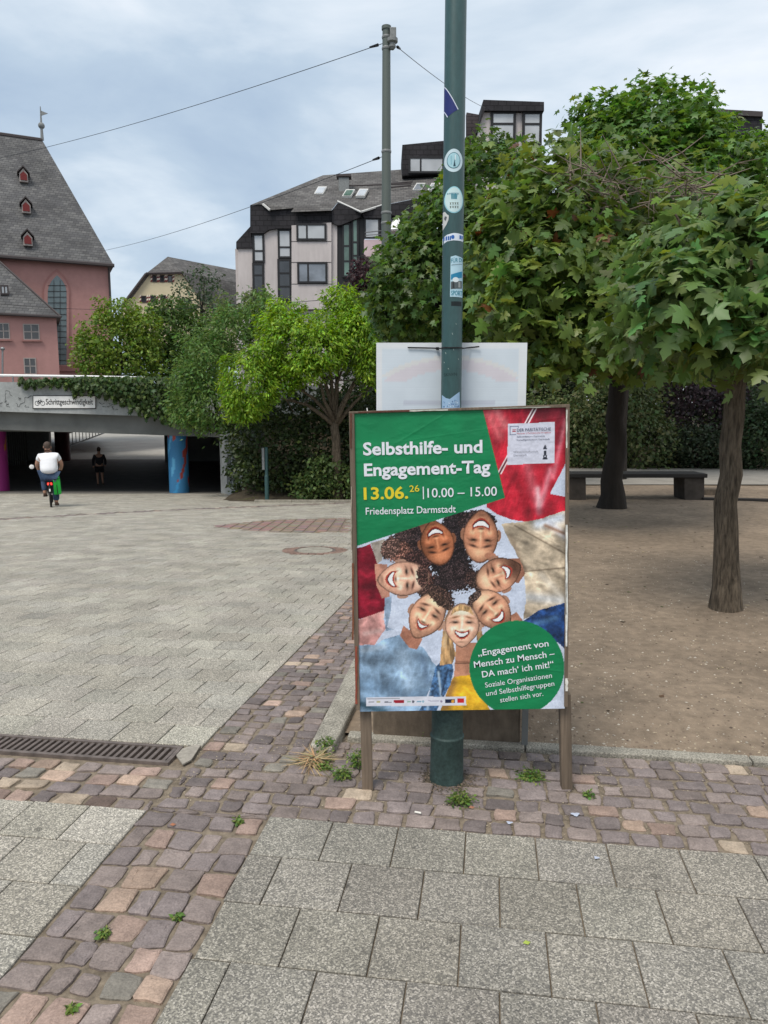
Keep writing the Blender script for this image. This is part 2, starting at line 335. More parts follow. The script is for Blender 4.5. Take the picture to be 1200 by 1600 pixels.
def slab(mb, a0, a1, b0, b1, zt, bev=.0025):
    ol = [Vector(p) for p in ((a0, b0), (a1, b0), (a1, b1), (a0, b1))]; c = Vector(((a0 + a1) / 2, (b0 + b1) / 2)); vs = []
    tx, ty = random.uniform(-1, 1) * .006, random.uniform(-1, 1) * .006
    def put(p, dz): x, y, _ = ab(p.x, p.y); return (x, y, float(pz(y)) + zt + dz + (p.x - c.x) * tx + (p.y - c.y) * ty)
    for p in ol: vs.append(put(p, -.03))
    for p in ol: vs.append(put(p, -bev))
    for p in ol: vs.append(put(Vector((p.x + (bev if p.x < c.x else -bev) * 1.2, p.y + (bev if p.y < c.y else -bev) * 1.2)), 0))
    fs = [(0, 1, 5, 4), (1, 2, 6, 5), (2, 3, 7, 6), (3, 0, 4, 7), (4, 5, 9, 8), (5, 6, 10, 9), (6, 7, 11, 10), (7, 4, 8, 11), (8, 9, 10, 11)]; mb.add(vs, fs)
def in_view(x, y, z, mg=30):
    d = y * cp - (z - CAMH) * sp
    if d < .3: return False
    u = 600 + F * x / d; v = 800 - F * ((z - CAMH) * cp + y * sp) / d
    return -mg < u < 1200 + mg and -mg < v < 1600 + mg
def lay(structname, name, items, mat_, maker, stuffname, rows):
    """items: (distance, args, colour). nearest 300 visible become parts, the others one joined part"""
    root = bpy.data.objects.new(structname, None); COL.objects.link(root); root['kind'] = 'structure'
    vis = sorted([i for i in items if i[3]], key=lambda i: i[0]); rest = [i for i in items if not i[3]] + vis[300:]
    for d, args, c, _ in vis[:300]:
        mb = MB(); mb.cur = c; maker(mb, *args); mb.build(name, mat_, root, fix=False, smooth=False)
    if rest:
        mb = MB()
        for d, args, c, _ in rest: mb.cur = c; maker(mb, *args)
        o = mb.build(stuffname, mat_, root, fix=False); o['kind'] = 'stuff'
    return root
def mk_slab(mb, a0, a1, b0, b1, z): slab(mb, a0, a1, b0, b1, z)
def mk_cob(mb, a0, a1, b0, b1, j, z): stone(mb, stone_outline(a0, a1, b0, b1, j, .0055), z, .03, .0045, .0035)
def slabs(a_lo, a_hi, b_lo, b_hi, S, g, from_low=True, b_bound=None, a_edge='hi', vmax=None, dz=0, skip=None, lim=None):
    items = []; nb = int(round((b_hi - b_lo) / S)) + 1
    for r in range(nb):
        b0 = b_lo + r * S if from_low else b_hi - (r + 1) * S; b1 = b0 + S
        b0c, b1c = max(b0, b_lo), min(b1, b_hi)
        if b1c - b0c < .03: continue
        off = (r % 2) * S * .5 + random.uniform(-.008, .008)
        k0 = int((a_hi - a_lo) / S) + 3
        for k in range(-2, k0):
            if a_edge == 'hi': a1 = a_hi - k * S + off; a0 = a1 - S
            else: a0 = a_lo + k * S - off; a1 = a0 + S
            a0c, a1c = max(a0, a_lo), min(a1, a_hi)
            if a1c - a0c < .04: continue
            ac, bc = (a0c + a1c) / 2, (b0c + b1c) / 2; x, y, _ = ab(ac, bc); z = float(pz(y))
            if skip and skip(x, y, ac, bc): continue
            v = in_view(x, y, z)
            if lim and not v and y > lim: continue
            t = random.gauss(1, .06); c = (t * random.uniform(.99, 1.02), t, t * random.uniform(.97, 1.01))
            items.append((math.hypot(x, y), (a0c + g / 2, a1c - g / 2, b0c + g / 2, b1c - g / 2, random.uniform(-.0012, .0012) + dz), c, v))
    return items
# manhole and brown brick patches lie in the plaza: leave slabs out there
MH = GP(492, 860)
p1 = [GP(315, 822), GP(430, 812), GP(545, 809), GP(545, 832), GP(420, 831)]
def inpoly(x, y, poly):
    c = False
    for i in range(len(poly)):
        a, b = poly[i], poly[i - 1]
        if (a.y > y) != (b.y > y) and x < (b.x - a.x) * (y - a.y) / (b.y - a.y) + a.x: c = not c
    return c
rowline = [(GP(0, 810), GP(430, 790))]
LA, LB = rowline[0]
def near_line(x, y, wd=.28):
    if x > LB.x + 3: return False
    t = (x - LA.x) / (LB.x - LA.x); yy = LA.y + (LB.y - LA.y) * t + .2 * math.sin(x * .9); return abs(y - yy) < wd
skipf = lambda x, y, a, b: math.hypot(x - MH.x, y - MH.y) < .42 or inpoly(x, y, p1) or near_line(x, y) 
ptf = lay('footpath', 'slab', slabs(A_R, 3.0, 1.0, B0 - .005, .2525, .005, False, a_edge='lo'), M_slabR, mk_slab, 'slab_field', 0)
ptl = lay('side_pavement', 'slab', slabs(-4.2, A_L, .9, B0 - .03, .24, .005, False), M_slabL, mk_slab, 'slab_field', 0)
plz = lay('plaza', 'slab', slabs(-30, A_L, 3.155, 27.6, .236, .005, True, skip=lambda x, y, a, b: skipf(x, y, a, b) or y > 26.9 or x < -22), M_slabL, mk_slab, 'slab_field', 0)

def ccol(tan=.12):
    r = random.random()
    if r < tan: c = random.choice([(.30, .22, .17), (.25, .18, .15), (.27, .195, .16), (.31, .25, .19)])
    elif r < tan + .08: c = (.185, .17, .145)
    elif r < tan + .42: c = (.192, .157, .143)
    else: c = (.164, .137, .131)
    t = random.gauss(1.12, .17); return tuple(x * t for x in c)
def cobrows(a0, a1, b0, b1, along, S, W, tan, jit=.008):
    """rows across the strip; along='b' means the strip runs away from the camera"""
    items = []
    if along == 'b':
        b = b0
        while b < b1 - .03:
            h = S * random.uniform(.86, 1.14); h = min(h, b1 - b); n = max(2, int(round((a1 - a0) / W + random.uniform(-.4, .4)))); ws = np.array([random.uniform(.75, 1.25) for _ in range(n)]); ws = ws / ws.sum() * (a1 - a0); a = a0
            for q in ws:
                sl = random.uniform(-.006, .006); items.append((a, a + q, b + sl, b + h + sl)); a += q
            b += h
    else:
        b = b0; nr = int(round((b1 - b0) / S))
        for r in range(nr):
            h = (b1 - b0) / nr; a = a0 - random.uniform(0, .05)
            while a < a1 - .02:
                q = W * random.uniform(.8, 1.3); sl = random.uniform(-.006, .006); items.append((max(a, a0), min(a + q, a1), b + sl, b + h + sl)); a += q
            b += h
    o = []
    for (x0, x1, y0, y1) in items:
        if x1 - x0 < .025 or y1 - y0 < .02: continue
        g = random.uniform(.004, .0105); x, y, _ = ab((x0 + x1) / 2, (y0 + y1) / 2); z = float(pz(y))
        o.append((math.hypot(x, y), (x0 + g, x1 - g, y0 + g, y1 - g, jit, random.uniform(-.003, .003)), ccol(tan(x, y) if callable(tan) else tan), in_view(x, y, z)))
    return o
lay('diagonal_cobble_strip', 'cobble', cobrows(A_L, A_R, 1.0, B0, 'b', .112, .106, lambda x, y: .42 if y < 1.9 else .3 if y < 2.35 else .15, .009) + cobrows(A_L, A_R, 3.13, 21, 'b', .088, .1, .1), M_cob, mk_cob, 'cobble_field', 0)
lay('cross_cobble_strip', 'cobble', cobrows(A_L + .02, 4.2, B0, 3.13, 'a', .088, .105, lambda x, y: .12 if x < 0 else .05) + cobrows(A_R, 4.2, 3.13, B1, 'a', .088, .105, .04), M_cob, mk_cob, 'cobble_field', 0)
lay('gutter_cobble_strip', 'cobble', cobrows(-5.0, A_L + .01, 2.565, 2.925, 'a', .09, .115, .3), M_cob, mk_cob, 'cobble_field', 0)
# brown clay brick patches and the cobble line across the plaza
its = []
def wave_items(poly):
    xs = [p.x for p in poly]; ys = [p.y for p in poly]; o = []
    y = min(ys)
    while y < max(ys):
        x = min(xs)
        while x < max(xs):
            if inpoly(x + .1, y + .05, poly):
                a, b = inv_ab(x + .1, y + .05); o.append((math.hypot(x, y), (a - .088, a + .088, b - .038, b + .038, .004, 0), tuple(c * random.uniform(.8, 1.2) for c in (.225, .165, .140)), True))
            x += .21
        y += .11
    return o
lay('brick_patch', 'brick', wave_items(p1), M_cob, mk_cob, 'brick_field', 0)
x = -21.0; it = []
while x < LB.x + 3:
    t = (x - LA.x) / (LB.x - LA.x); yy = LA.y + (LB.y - LA.y) * t + .2 * math.sin(x * .9)
    for k in range(-2, 3):
        a, b = inv_ab(x + random.uniform(-.03, .03), yy + k * .11); it.append((math.hypot(x, yy), (a - .06, a + .06, b - .05, b + .05, .012, -.004), ccol(.1), True))
    x += .13
lay('cobble_line', 'cobble', it, M_cob, mk_cob, 'cobble_field', 0)
# thin mortar patch at the end of the drain
mb = MB(); c0 = inv_ab(*G(318, 1168).xy); q = [(-1.395, 3.03), (-1.33, 2.95), (-1.31, 3.0), (-1.325, 3.145), (-1.35, 3.148), (-1.395, 3.1)]
mb.prism([Vector(ab(a, b, -.006)) for a, b in q], (0, 0, .007)); mb.cur = (.45, .42, .36)
MB_m = mat('mortar', (.30, .275, .235), .9, n1=(25, .3, 5), bump=(80, .5, .003)); o = mb.build('mortar_patch', MB_m); o['kind'] = 'structure'

# drain grate
gz = -.002
dr = thing('drain_grate', 'long slotted iron drain grate set between grey slabs and cobbles', 'drain grate', Vector(ab(-2.6, 3.03, 0)))
ga0, ga1, gb0, gb1 = -4.2, -1.40, 2.955, 3.125
mb = MB()
for (b0, b1) in ((gb0, gb0 + .02), (gb1 - .02, gb1)): mb.prism([Vector(ab(a, b, gz - .05)) for a, b in ((ga0, b0), (ga1, b0), (ga1, b1), (ga0, b1))], (0, 0, .052))
mb.prism([Vector(ab(a, b, gz - .05)) for a, b in ((ga1 - .02, gb0 + .021), (ga1, gb0 + .021), (ga1, gb1 - .021), (ga1 - .02, gb1 - .021))], (0, 0, .052))
mb.build('frame', M_iron, dr)
mb = MB(); mb.prism([Vector(ab(a, b, gz - .06)) for a, b in ((ga0, gb0), (ga1, gb0), (ga1, gb1), (ga0, gb1))], (0, 0, .004)); mb.build('channel', M_rubber, dr)
mb = MB(); bar = None; a = ga1 - .035; k = 0
while a > ga0:
    if bar is None:
        mb.prism([Vector((x_, y_, gz - .02)) for x_, y_ in [(ab(q_[0], q_[1])[0] - ab(0, 0)[0], ab(q_[0], q_[1])[1]) for q_ in ((-.008, 0), (.008, 0), (.012, .125), (-.004, .125))]], (0, 0, .02))
        bar = mb.mesh('bar'); bar.materials.append(M_iron)
    o = link_me('bar', bar, dr, Vector(ab(a, gb0 + .021, 0)) - wloc(dr)); a -= .034; k += 1
# manhole
mh = thing('manhole_cover', 'round manhole cover in a ring of brown setts on the plaza', 'manhole cover', (MH.x, MH.y, MH.z))
mb = MB(); mb.lathe((MH.x, MH.y, MH.z), [(.30, -.03), (.30, .001), (.285, .003), (.285, -.001), (.0, .0)], 32); o = mb.build('iron_ring', M_iron, mh)
mb = MB(); mb.lathe((MH.x, MH.y, MH.z), [(.255, -.02), (.255, .004), (.24, .006), (.0, .006)], 32); mb.build('lid', M_kerb, mh)
for ring, (r0, r1, n) in enumerate(((.305, .40, 22), (.405, .47, 26))):
    for k in range(n):
        a0, a1 = 2 * math.pi * k / n + .02, 2 * math.pi * (k + 1) / n - .02; mb = MB(); t = random.uniform(.8, 1.2); mb.cur = (.23 * t, .15 * t, .12 * t)
        mb.prism([(MH.x + r * math.cos(a), MH.y + r * math.sin(a), MH.z - .03 - .058 * r * math.sin(a)) for r, a in ((r0, a0), (r1, a0), (r1, a1), (r0, a1))], (0, 0, .032)); mb.build('sett', M_cob, mh)

# kerbs
mb = MB(); a = A_R + .01
o = None
for k in range(9):
    a1 = a + 1.0; mb = MB(); z1 = .006; mb.prism([Vector(ab(p_, q_, -.08)) for p_, q_ in ((max(a, -.66) + .003, B1 + .004), (a1 - .003, B1 + .004), (a1 - .003, B1 + .075), (max(a, -.66) + .003, B1 + .075))], (0, 0, .08 + z1 + random.uniform(-.003, .003)))
    mb.build('kerb_stone', M_kerb, bpy.data.objects.get('edging_kerb') or (lambda e: (COL.objects.link(e), e.__setitem__('kind', 'structure'), e)[2])(bpy.data.objects.new('edging_kerb', None)), bevel=.006); a = a1
kr = bpy.data.objects.new('retaining_kerb', None); COL.objects.link(kr); kr['kind'] = 'structure'
b = 3.16
for k in range(19):
    b1 = b + 1.0; mb = MB(); zt = .055 if k else .05; zb = float(pz(ab(-.75, b1)[1])) - .06
    pts = [(-.822, b + .004), (-.655, b + .004), (-.655, b1 - .004), (-.822, b1 - .004)]
    if k == 0: pts = [(-.815, b), (-.68, b - .015), (-.655, b1 - .004), (-.822, b1 - .004)]
    bot = [Vector(ab(p_, q_, zb)) for p_, q_ in pts]; sl = .02 if k == 0 else 0
    top = [Vector(ab(p_ + (.012 if p_ < -.75 else -.012), q_, zt - (sl if q_ < b + .1 else 0))) for p_, q_ in pts]
    mb.add(bot + top, [(0, 3, 2, 1), (4, 5, 6, 7), (0, 1, 5, 4), (1, 2, 6, 5), (2, 3, 7, 6), (3, 0, 4, 7)])
    mb.build('kerb_stone', M_kerb, kr, bevel=.012); b = b1

# park ground of trodden dirt
aa = np.concatenate([np.arange(-.70, 3.2, .05), np.arange(3.2, 16, .4)]); bb = np.concatenate([np.arange(B1 + .07, 7, .05), np.arange(7, 36, .4)])
def dz(x, y):
    a = x * ct - y * st; b = x * st + y * ct
    f = np.clip((b - B1 - .07) / .35, 0, 1) * np.clip((a + .70) / .2, .15, 1)
    z = f * (fbm(x, y, .55, 4, 3) * .06 + fbm(x, y, 5, 3, 9) * .012) - .004 + .028 * f
    for tx, ty in ((TX1, TY1), (TX2, TY2)): z = z + .045 * np.exp(-((x - tx) ** 2 + (y - ty) ** 2) / .12)
    return z
TB1, TB2 = G(1133, 962), G(955, 798); TX1, TY1, TX2, TY2 = TB1.x, TB1.y, TB2.x, TB2.y
gridsheet('dirt_ground', M_dirt, aa, bb, dz, True)
# paler path behind the bench
pa = [G(880, 768), G(1700, 790), G(1700, 742), G(880, 738)]
mb = MB(); xs = np.linspace(3.0, 26, 24)
V = []
for x_ in xs: V += [(x_, 15.6 - .0 * x_, .045), (x_, 20.2, .045)]
mb.add(V, [(2 * i, 2 * i + 2, 2 * i + 3, 2 * i + 1) for i in range(len(xs) - 1)]); o = mb.build('gravel_path', M_path); o['kind'] = 'structure'
# bank under the shrubs
def bank(x, y):
    zb = pz(y); t = np.clip((y - 21.7) / 5.5, 0, 1); e_ = np.clip((x + 5.2) / 1.2, 0, 1)
    return zb - .08 + e_ * (np.minimum(t * 6, 1) * .13 + t * t * (2.3 - zb))
gridsheet('earth_bank', M_earth, np.linspace(-5.2, 40, 60), np.linspace(21.6, 60, 40), lambda x, y: np.where(x < 3.0, bank(x, y), np.clip((y - 21.5) * .12, 0, 1.8) + .0))
# grit lying in the joints and pebbles on the dirt (uncountable)
def scatter(name, n, gen, size, mat_, cols, flat=.6, kind='stuff'):
    t = np.array([(1, 0, 0), (0, 1, 0), (-1, 0, 0), (0, -1, 0), (0, 0, 1)], float); f = np.array([(0, 1, 4), (1, 2, 4), (2, 3, 4), (3, 0, 4)])
    pos = gen(n); m_ = len(pos); s = size[0] + (size[1] - size[0]) * rng.random(m_) ** 3; an = rng.random(m_) * 6.28
    V = np.repeat(t[None], m_, 0) * (s[:, None, None] * (.6 + .8 * rng.random((m_, 5, 1)))); V[:, :, 2] *= flat
    c, s_ = np.cos(an)[:, None], np.sin(an)[:, None]; X = V[:, :, 0] * c - V[:, :, 1] * s_; Y = V[:, :, 0] * s_ + V[:, :, 1] * c; V[:, :, 0] = X; V[:, :, 1] = Y
    V += pos[:, None]; T = (f[None] + 5 * np.arange(m_)[:, None, None]).reshape(-1, 3)
    cc = np.array(cols)[rng.integers(0, len(cols), m_)] * (.7 + .6 * rng.random((m_, 1))); o = link_me(name, np_mesh(name, V.reshape(-1, 3), T, np.repeat(cc, 5, 0), mat_)); o['kind'] = kind; return o
def g1(n):
    a = rng.uniform(-.66, 3.4, n); b = B1 + .08 + rng.random(n) ** 1.6 * 5; x = a * ct + b * st; y = -a * st + b * ct; return np.stack([x, y, dz(x, y)], -1)
M_peb = mat('pebble', attr=True, rough=.9)
scatter('pebbles', 18000, g1, (.0015, .009), M_peb, [(.34, .28, .2), (.2, .15, .11), (.4, .36, .3), (.12, .09, .07)])
def g2(n):
    a = rng.uniform(A_L, 3.4, n); b = rng.uniform(B0, B1, n); x = a * ct + b * st; y = -a * st + b * ct; return np.stack([x, y, np.full(n, -.006)], -1)
scatter('joint_grit', 9000, g2, (.0015, .004), M_peb, [(.4, .34, .25), (.3, .24, .17)])
def g4(n):
    a = rng.random(n) * 6.28; r = .074 + abs(rng.normal(size=n)) * .03; return np.stack([.268 + r * np.cos(a), 2.985 + r * np.sin(a), np.full(n, .001)], -1)
scatter('contact_shade_grit', 700, g4, (.002, .006), M_peb, [(.10, .08, .06), (.16, .12, .09), (.06, .05, .035)])  # dark grit ring, its tone also standing in for contact shade
def g3(n):
    a = rng.uniform(-.3, 9, n); b = B1 + .1 + rng.random(n) ** .8 * 12; x = a * ct + b * st; y = -a * st + b * ct; return np.stack([x, y, dz(x, y) + .003], -1)
scatter('leaf_litter', 1500, g3, (.006, .024), M_peb, [(.10, .06, .035), (.05, .035, .022), (.3, .24, .15), (.07, .08, .03)], flat=.2)

# ------------------------------------------------------------------ bridge and underpass
YB = 26.5
br = thing('underpass_bridge', 'wide grey concrete bridge over the dark underpass', 'bridge', (-14, YB, -1.3))
xl, xr = -30.0, -2.2
ft = lambda x: 2.56 - (x + 7) * .0107; fb = lambda x: 1.392 - (x + 7.05) * .031; gb = lambda x: .713 - (x + 7.08) * .034
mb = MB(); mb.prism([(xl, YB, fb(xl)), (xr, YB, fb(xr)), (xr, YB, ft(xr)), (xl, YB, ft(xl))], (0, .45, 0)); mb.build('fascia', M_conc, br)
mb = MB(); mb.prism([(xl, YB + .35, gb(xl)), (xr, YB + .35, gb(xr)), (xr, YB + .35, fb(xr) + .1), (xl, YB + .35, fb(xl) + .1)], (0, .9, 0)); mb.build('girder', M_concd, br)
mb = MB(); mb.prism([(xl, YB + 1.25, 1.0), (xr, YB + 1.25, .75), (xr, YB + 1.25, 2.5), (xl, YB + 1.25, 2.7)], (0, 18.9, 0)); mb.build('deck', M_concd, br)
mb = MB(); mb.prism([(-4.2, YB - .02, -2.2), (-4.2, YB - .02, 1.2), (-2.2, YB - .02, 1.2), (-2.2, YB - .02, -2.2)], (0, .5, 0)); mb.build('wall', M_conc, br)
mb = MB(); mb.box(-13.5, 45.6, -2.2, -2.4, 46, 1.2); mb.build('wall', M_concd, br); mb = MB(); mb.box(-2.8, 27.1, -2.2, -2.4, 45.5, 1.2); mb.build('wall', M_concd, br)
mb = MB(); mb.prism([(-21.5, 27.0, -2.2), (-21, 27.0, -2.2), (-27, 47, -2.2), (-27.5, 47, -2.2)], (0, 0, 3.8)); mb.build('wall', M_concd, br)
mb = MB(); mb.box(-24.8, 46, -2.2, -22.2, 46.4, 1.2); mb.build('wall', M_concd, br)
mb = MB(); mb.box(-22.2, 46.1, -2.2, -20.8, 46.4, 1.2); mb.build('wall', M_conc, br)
# wing wall with faded writing beside the bank
wg = thing('wing_wall', 'grey concrete wing wall with dark graffiti beside the underpass mouth', 'wall', (-5.3, 26.3, -1.3))
w0, w1, w2 = P(343, 690, 26.9), P(380, 690, 24.6), P(300, 690, 26.9)
q = [(w0.x, 26.9), (w1.x, 24.4), (w1.x + .35, 24.5), (w0.x + .35, 27.0)]
mb = MB(); mb.prism([Vector((x, y, -2.0)) for x, y in q], (0, 0, 2.9)); mb.build('wall', M_conc, wg)
def text_mesh(s, size=1.0, bold=0.0, shear=0.0, align='LEFT', sx=1.0):
    cu = bpy.data.curves.new('lettering', 'FONT'); cu.body = s; cu.size = size; cu.offset = bold; cu.shear = shear; cu.align_x = align; cu.resolution_u = 3; cu.space_character = sx
    o = bpy.data.objects.new('lettering', cu); COL.objects.link(o); bpy.context.view_layer.update()
    me = bpy.data.meshes.new_from_object(o.evaluated_get(bpy.context.evaluated_depsgraph_get()))
    bpy.data.objects.remove(o); return me
def place_text(s, M, mat_, parent, bold=0.0, fit=None, height=None, name='lettering'):
    """fit = (start, end) world points of the baseline; up = third; the text is scaled to span start-end"""
    me = text_mesh(s, 1.0, bold); n = len(me.vertices); co = np.empty(n * 3, np.float32); me.vertices.foreach_get('co', co); co = co.reshape(-1, 3)
    x0, x1 = co[:, 0].min(), co[:, 0].max(); A, B, U, Nn = fit; A, B, U, Nn = map(Vector, (A, B, U, Nn)); X = (B - A) / (x1 - x0); h = height if height else X.length
    base = wloc(parent); nc = np.array(A - base)[None] + (co[:, :1] - x0) * np.array(X)[None] + co[:, 1:2] * np.array(U.normalized() * h)[None] + np.array(Nn)[None]
    me.vertices.foreach_set('co', nc.astype(np.float32).ravel()); me.materials.clear(); me.materials.append(mat_); me.update(); me.name = name
    return link_me(name, me, parent)
M_ink = mat('black_ink', (.02, .02, .022), .7); M_graf = mat('faded_spray', (.09, .095, .095), .9)
A_ = onplane(352, 735, (w1.x, 24.4, 0), Vector((w1.y - w0.y, -(w1.x - w0.x), 0)).normalized()) 
dirv = (Vector((w1.x, 24.4, 0)) - Vector((w0.x, 26.9, 0))).normalized(); nv = Vector((dirv.y, -dirv.x, 0))
for s_, z_ in (('AOD', -.35), ('HEH', -1.0)):
    a_ = Vector((w0.x, 26.9, z_)) + dirv * .9; place_text(s_, None, M_graf, wg, .02, (a_, a_ + dirv * 1.3, (0, 0, 1), nv * .012), .75, 'graffiti')
# columns
def column(px, pyb, Y, r, cols, label, seed):
    x = (px - 600) / F * (Y * cp + (CAMH - float(pz(Y))) * sp); z0 = float(pz(Y)) - .05; t = thing('concrete_column', label, 'column', (x, Y, z0))
    n, m = 40, 60; V = []; Cc = []; rr = np.random.default_rng(seed); H = 3.0
    sp_ = [(rr.uniform(0, 2 * math.pi), rr.uniform(.3, H - .3), rr.uniform(.08, .3), rr.uniform(.06, .3), cols[rr.integers(1, len(cols))]) for _ in range(16)]
    for j in range(m + 1):
        for i in range(n):
            a = 2 * math.pi * i / n; z = H * j / m; c = np.array(cols[0]) * (1 - .25 * z / H * 0)
            for (sa, sz, sw, sh, sc_) in sp_:
                da = (a - sa + math.pi) % (2 * math.pi) - math.pi; d = (da * r / sw) ** 2 + ((z - sz - .4 * math.sin(3 * da)) / sh) ** 2
                if d < 1 + .5 * math.sin(9 * a + 5 * z): c = np.array(sc_)
            V.append((r * math.cos(a), r * math.sin(a), z)); Cc.append(c)
    T = [(j * n + i, j * n + (i + 1) % n, (j + 1) * n + (i + 1) % n, (j + 1) * n + i) for j in range(m) for i in range(n)]
    link_me('shaft', np_mesh('shaft', np.array(V), np.array(T), np.array(Cc), M_attr, True), t)
column(280.5, 768, 27.3, .36, [srgb(58, 120, 165), srgb(150, 60, 50), srgb(60, 140, 190), srgb(30, 60, 110), srgb(170, 75, 60), srgb(90, 160, 200)], 'bright blue painted column with red mural marks at the underpass mouth', 3)
column(-3, 765, 28.7, .42, [srgb(150, 50, 120), srgb(110, 40, 90), srgb(190, 120, 40), srgb(140, 40, 110), srgb(170, 60, 130)], 'pink painted column at the left edge of the underpass mouth', 5)
column(99, 712, 46, .44, [srgb(70, 25, 35), srgb(80, 30, 40), srgb(60, 20, 30)], 'dark red column deep inside the underpass', 6)
# bicycle speed sign on the fascia
sg = thing('speed_sign', 'white sign with bicycle and the word Schrittgeschwindigkeit on the bridge', 'sign', P(100, 628, YB - .03))
def fasc(px, py, d=.03): return P(px, py, YB - d)
mb = MB(); mb.prism([fasc(52, 637.5), fasc(149, 637.5), fasc(149, 619), fasc(52, 619)], (0, .025, 0)); mb.build('panel', M_white, sg)
mb = MB()
for q in (((51, 637.8), (150, 639)), ((51, 617.8), (150, 619))): mb.prism([fasc(q[0][0], q[0][1] + .9, .036), fasc(q[1][0], q[0][1] + .9, .036), fasc(q[1][0], q[0][1], .036), fasc(q[0][0], q[0][1], .036)], (0, .01, 0))
for x0 in (51, 148.8): mb.prism([fasc(x0, 638, .036), fasc(x0 + 1, 638, .036), fasc(x0 + 1, 618.7, .036), fasc(x0, 618.7, .036)], (0, .01, 0))
mb.build('border', M_ink, sg)
place_text('Schrittgeschwindigkeit', None, M_ink, sg, .012, (fasc(72, 632), fasc(145.5, 632), (0, 0, 1), (0, -.006, 0)), (P(0, 622, YB) - P(0, 632, YB)).z * 1.25)
mb = MB(); c1, c2 = fasc(58, 630, .036), fasc(66.5, 630, .036)
for c in (c1, c2): mb.torus(c, (0, 1, 0), .075, .008, 20, 4)
k1, k2, k3 = fasc(60.5, 626, .036), fasc(64.5, 626, .036), fasc(61.5, 630, .036)
for a_, b_ in ((c1, k1), (k1, k2), (k2, c2), (k1, k3), (k2, k3), (c1, k3), (k2, fasc(63.5, 624, .036)), (k1, fasc(60, 624.5, .036))): mb.tube([a_, b_], .008, 4)
mb.build('bicycle_symbol', M_ink, sg)
mb = MB(); r_ = np.random.default_rng(12)
for k in range(11):
    x_, y_ = r_.uniform(4, 46), r_.uniform(607, 632); pts = []; d_ = r_.uniform(0, 6.28)
    for q in range(9): d_ += r_.normal() * 1.1; x_ += math.cos(d_) * 2.2; y_ = min(636, max(603, y_ + math.sin(d_) * 2.0)); pts.append(P(x_, y_, YB - .004))
    mb.tube(pts, .007, 4)
for k in range(10):
    x_, y_ = r_.uniform(155, 200), r_.uniform(630, 645); mb.tube([P(x_, y_, YB - .004), P(x_ + r_.uniform(-4, 4), y_ + r_.uniform(-3, 3), YB - .004), P(x_ + r_.uniform(-6, 6), y_ + r_.uniform(-3, 3), YB - .004)], .008, 4)
o = mb.build('graffiti_scribble', M_graf, br); o['kind'] = 'stuff'
# railing on the bridge
rl = thing('bridge_railing', 'white pipe railing along the top of the bridge', 'railing', (-14, YB + .2, 2.5))
r0, r1, r2 = P(-60, 585.5, YB + .25), P(140, 588.5, YB + .25), P(228, 590.5, YB + .25)
mb = MB(); mb.tube([r0, r1, r2], .045, 8); mb.build('rail', M_white, rl)
for px in (-40, 20, 80, 140, 200): q = P(px, 588, YB + .25); mb = MB(); mb.tube([(q.x, q.y, 2.4), q], .025, 6); mb.build('post', M_steel, rl)
r0, r1 = P(62, 590.5, YB + .8), P(150, 592, YB + .8)
# railing rising on the far side of the underpass
fr = thing('ramp_railing', 'dark bar railing climbing the ramp seen through the underpass', 'railing', (-25, 56, -.6))
A0, A1 = P(108, 697, 52), P(172, 673, 60)
mb = MB(); mb.tube([A0, A1], .05, 6); mb.build('rail', M_grey, fr); mb = MB(); mb.tube([A0 + Vector((0, 0, .9)), A1 + Vector((0, 0, .9))], .05, 6); mb.build('rail', M_grey, fr)
for k in range(14): q = A0.lerp(A1, k / 13); mb = MB(); mb.tube([q, q + Vector((0, 0, .9))], .03, 5); mb.build('bar', M_grey, fr)
gt = thing('underpass_gate', 'grey vertical bar gate inside the left of the underpass', 'gate', (-23, 44, -1.6))
for k in range(9): q = P(13 + k * 3.4, 712, 44); mb = MB(); mb.tube([(q.x, q.y, -1.7), (q.x, q.y, .8)], .025, 5); mb.build('bar', M_grey, gt)

# ------------------------------------------------------------------ buildings
M_pink = mat('pink_render', (.40, .218, .20), .9, n1=(.35, .12, 8), n2=(3, .06, 5), bump=(8, .2, .02))
M_pinkd = mat('pink_stone_trim', (.33, .165, .15), .9, n1=(1, .15, 6))
M_slate = tilemat('church_slate', (.085, .085, .088), (.135, .134, .132), (.055, .055, .057), .30, .17, rot=(R(90), 0, R(0)))
M_slate2 = tilemat('flat_slate', (.085, .080, .078), (.135, .13, .125), (.055, .055, .055), .35, .2, rot=(R(90), 0, 0))
M_slatedark = tilemat('black_slate_cladding', (.026, .025, .028), (.034, .032, .036), (.016, .015, .017), .5, .32, rot=(R(90), 0, 0))
M_panel = mat('pinkish_concrete_panel', (.50, .455, .445), .85, n1=(.5, .07, 8), n2=(5, .07, 6, (1, 1, .15)))
M_cream = mat('cream_render', (.62, .55, .38), .9, n1=(.5, .06, 6))
M_bframe = mat('black_window_frame', (.018, .018, .02), .5)
M_wframe = mat('white_window_frame', (.55, .55, .53), .6)
M_aframe = mat('grey_window_frame', (.34, .30, .28), .7)
M_glass = mat('window_glass', (.16, .18, .21), .06, spec=.8, n1=(.8, .5, 3)); M_glassd = mat('dark_window_glass', (.03, .033, .038), .05, spec=.8, n1=(.9, .5, 3))
M_glassl = mat('curtained_glass', (.42, .44, .46), .12, spec=.6, n1=(.6, .2, 2)); M_glassg = mat('green_glass', (.10, .17, .14), .08, spec=.7, n1=(.7, .4, 3))
M_lead = mat('leaded_glass', (.11, .15, .16), .25, spec=.6, n1=(1.2, .35, 5)); M_red = mat('red_shutter', (.16, .025, .025), .7); M_gutter = mat('gutter', (.06, .05, .05), .6)
ny_ = Vector((0, -1, 0))
